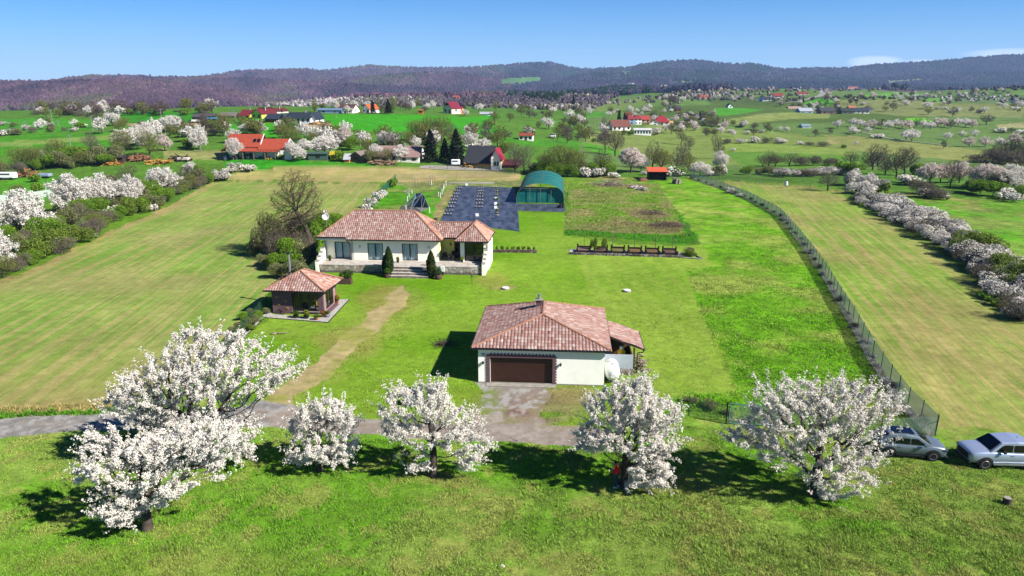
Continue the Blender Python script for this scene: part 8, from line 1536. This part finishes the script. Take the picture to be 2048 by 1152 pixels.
t = NT('distant_crowns'); cc = t.n('ShaderNodeVectorMath', operation='SCALE'); t.l(t.attr(), cc.inputs[0]); t.l(t.ramp(t.noise(t.coord('World'), .35, 4, .7), .35, .65, .6, 1.35), cc.inputs['Scale']); M_woods = t.fin(cc.outputs[0], .95, .05)
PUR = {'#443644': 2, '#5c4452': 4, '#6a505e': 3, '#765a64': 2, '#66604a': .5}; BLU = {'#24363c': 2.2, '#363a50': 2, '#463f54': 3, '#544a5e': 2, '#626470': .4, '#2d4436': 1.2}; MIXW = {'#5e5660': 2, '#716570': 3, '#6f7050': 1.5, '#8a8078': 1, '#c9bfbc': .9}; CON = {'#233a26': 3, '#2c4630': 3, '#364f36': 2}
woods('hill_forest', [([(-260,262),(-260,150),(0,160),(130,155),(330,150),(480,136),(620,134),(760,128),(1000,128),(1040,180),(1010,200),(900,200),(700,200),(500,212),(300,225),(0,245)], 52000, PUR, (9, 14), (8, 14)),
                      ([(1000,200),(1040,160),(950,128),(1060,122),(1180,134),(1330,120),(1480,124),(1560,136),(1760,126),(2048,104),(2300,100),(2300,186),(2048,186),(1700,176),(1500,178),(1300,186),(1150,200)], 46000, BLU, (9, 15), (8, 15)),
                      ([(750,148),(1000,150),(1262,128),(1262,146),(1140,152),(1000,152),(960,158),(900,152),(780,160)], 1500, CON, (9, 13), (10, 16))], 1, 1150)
woods('valley_wood', [([(400,226),(520,210),(640,200),(760,196),(1000,196),(1180,186),(1230,188),(1220,200),(1190,212),(1150,226),(1060,216),(900,212),(760,212),(620,212),(500,226)], 7500, MIXW, (5, 9), (5, 9)),
                      ([(835,194),(870,186),(920,182),(1000,184),(1060,187),(1110,192),(1125,202),(1100,204),(1040,197),(980,195),(900,196)], 1500, CON, (5, 7), (8, 13)), ([(1130,184),(1200,176),(1235,178),(1230,186),(1150,192)], 700, CON, (5, 7), (8, 12)), ([(0,252),(0,232),(200,220),(380,215),(500,205),(540,208),(500,222),(300,228),(100,240)], 4500, PUR, (6, 9), (6, 10)),
                      ([(1290,196),(1420,176),(1600,174),(2048,172),(2300,172),(2300,183),(2048,181),(1700,182),(1500,186),(1350,200)], 1300, {'#5c5258': 3, '#6e646a': 3, '#b5aaa8': 1.6, '#7d7a58': 1}, (5, 8), (4, 7))], 2, 600)
woods('slope_orchards', [([(420,222),(540,205),(700,196),(840,192),(860,200),(700,208),(560,222)], 420, {'#cfc6c2': 3, '#b8aca8': 2, '#7d7a58': 1}, (5, 8), (5, 7)), ([(1100,226),(1200,210),(1300,196),(1450,186),(1560,190),(1700,196),(1680,206),(1500,200),(1420,206),(1320,214),(1200,232)], 650, {'#cbbfbd': 3, '#a89c9a': 3, '#6f6666': 3}, (5, 8), (4.5, 7)), ([(1640,198),(1900,190),(2048,192),(2048,205),(1800,206)], 200, {'#c9bebc': 3, '#6f6666': 2}, (5, 8), (4, 6))], 3)
# ------------------------------------------------------------------ grass in the foreground and rough meadow
def grass(name, regions, seed):
    rs = np.random.RandomState(seed); Vs, Cs = [], []
    for poly, n, hh, ww, dark in regions:
        xs = [p[0] for p in poly]; ys = [p[1] for p in poly]; px = rs.uniform(min(xs), max(xs), n); py = rs.uniform(min(ys), max(ys), n); m = inpoly(px, py, poly); px, py = px[m], py[m]
        a = (px - 1024) / FPX; b = (576 - py) / FPX; dy = math.cos(PITCH) + b * math.sin(PITCH); dz = -math.sin(PITCH) + b * math.cos(PITCH); k = -CAMH / dz; X, Y = a * k, dy * k; base, Z = base_colour(px, py, X, Y); base = base if not dark else np.tile(np.array(alb(dark)), (len(X), 1)); ok = ~np.isin(Z, [6, 7]); X, Y, base = X[ok], Y[ok], base[ok]; n_ = len(X)
        cl = fbm(X / .55, Y / .55, 3); hgt = hh * np.clip(.35 + (cl - .3) * 2.6, .25, 1.7) * rs.uniform(.6, 1.3, n_) * np.clip(fbm(X / 3., Y / 3., 2) * 2, .5, 1.5); B = 4
        ang = rs.uniform(0, 6.283, (n_, B)); ln = rs.uniform(.3, 1.1, (n_, B)); w = ww * rs.uniform(.5, 1.2, (n_, B)); ox = rs.normal(size=(n_, B)) * ww * 1.2; oy = rs.normal(size=(n_, B)) * ww * 1.2
        cx, cy = np.cos(ang), np.sin(ang); bx = X[:, None] + ox; by = Y[:, None] + oy; h_ = hgt[:, None] * rs.uniform(.6, 1.2, (n_, B))
        p0 = np.stack([bx - cy * w * .5, by + cx * w * .5, np.zeros_like(bx)], -1); p1 = np.stack([bx + cy * w * .5, by - cx * w * .5, np.zeros_like(bx)], -1); p2 = np.stack([bx + cx * h_ * ln, by + cy * h_ * ln, h_], -1)
        Vs.append(np.stack([p0, p1, p2], 2).reshape(-1, 3)); f = rs.uniform(.95, 2.45, (n_, B)); t_ = (rs.rand(n_, B) < .16)[..., None]; c = base[:, None] * f[..., None]; c = np.where(t_, np.array(alb('#b8b878')), c); Cs.append(np.repeat(c.reshape(-1, 3), 3, 0))
    V = np.concatenate(Vs); o = mesh_np(name, V, np.arange(len(V)).reshape(-1, 3), M_grass, col=np.concatenate(Cs)); return tag(o, kind='stuff')
M_grass = M_attr('grass_blades', .8, .1, .1, 1.0, transl=.3)
FB_ = [(1380,356),(1440,374),(1500,398),(1560,431),(1590,466),(1620,504),(1650,548),(1680,599),(1715,657),(1745,712),(1780,763),(1815,812),(1870,868)]
FBAND = [(x, y) for x, y in FB_] + [(x - 3 - (y - 350) * .02, y + 2 + (y - 350) * .012) for x, y in FB_[::-1]]
FG = [(-60,905),(0,880),(280,862),(560,860),(760,878),(1100,892),(1220,886),(1300,850),(1460,856),(1600,880),(1760,890),(2110,900),(2110,1200),(-60,1200)]
grass('grass', [(FG, 200000, .085, .05, 0), ([(1340,800),(1468,782),(1420,670),(1372,536),(1440,534),(1500,402),(1560,434),(1620,508),(1680,602),(1745,715),(1815,815),(1872,868),(1452,848),(1380,835)], 60000, .11, .09, 0),
                ([(1130,362),(1310,363),(1402,490),(1250,478),(1130,470)], 30000, .16, .13, 0), ([(430,815),(478,690),(530,632),(700,560),(1000,560),(1400,540),(1468,782),(1215,862),(760,842),(560,806)], 60000, .05, .06, 0), (FBAND, 300000, .25, .04, '#dcd8cc'), ([(-40,820),(0,818),(250,806),(430,815),(400,822),(0,838),(-40,842)], 6000, .2, .08, 0)], 5)
# ------------------------------------------------------------------ air between here and the hills
hzb = MB(); hzb.box(-7000, 7000, -400, 8200, -140, 420); hz_o = hzb.build('haze', None) if False else None
me = bpy.data.meshes.new('haze'); me.from_pydata([(x, y, z) for z in (-140, 460) for x, y in ((-7500, -400), (7500, -400), (7500, 7800), (-7500, 7800))], [], [(0, 3, 2, 1), (4, 5, 6, 7), (0, 1, 5, 4), (1, 2, 6, 5), (2, 3, 7, 6), (3, 0, 4, 7)])
HAZE = bpy.data.objects.new('haze', me); COL.objects.link(HAZE); HAZE['kind'] = 'stuff'
hm_ = bpy.data.materials.new('haze'); hm_.use_nodes = True; ht_ = hm_.node_tree; ht_.nodes.clear(); ho_ = ht_.nodes.new('ShaderNodeOutputMaterial'); hv_ = ht_.nodes.new('ShaderNodeVolumePrincipled'); hv_.inputs['Color'].default_value = (.42, .62, 1.0, 1); hv_.inputs['Density'].default_value = .00007; hv_.inputs['Anisotropy'].default_value = .0
ht_.links.new(hv_.outputs[0], ho_.inputs['Volume']); me.materials.append(hm_)
# ------------------------------------------------------------------ labels for every plant, from where it stands
ORD = ['first', 'second', 'third', 'fourth', 'fifth', 'sixth', 'seventh', 'eighth', 'ninth', 'tenth', 'eleventh', 'twelfth']
def ordn(i): return ORD[i] if i < 12 else f'{i + 1}' + ({1: 'st', 2: 'nd', 3: 'rd'}.get((i + 1) % 10, 'th') if (i + 1) % 100 not in (11, 12, 13) else 'th')
DESC.update({'sapling+guard': 'staked sapling with white trunk guard', 'sapling+bloom': 'staked sapling in white bloom', 'sapling+bare': 'bare staked sapling'})
by = {}
for o, kind, where, px, own in PLANTS:
    if own: continue
    by.setdefault((DESC[kind], where), []).append((float(px), o))
for (d, where), lst in by.items():
    lst.sort(key=lambda e: e[0]); n = len(lst)
    for i, (px, o) in enumerate(lst):
        if n == 1: s = f'{d} {where}'
        elif i == 0: s = f'leftmost {d} {where}'
        elif i == n - 1: s = f'rightmost {d} {where}'
        else: s = f'{d}, {ordn(i)} from left, {where}'
        o['label'] = s
        if 'category' not in o: o['category'] = 'sapling'
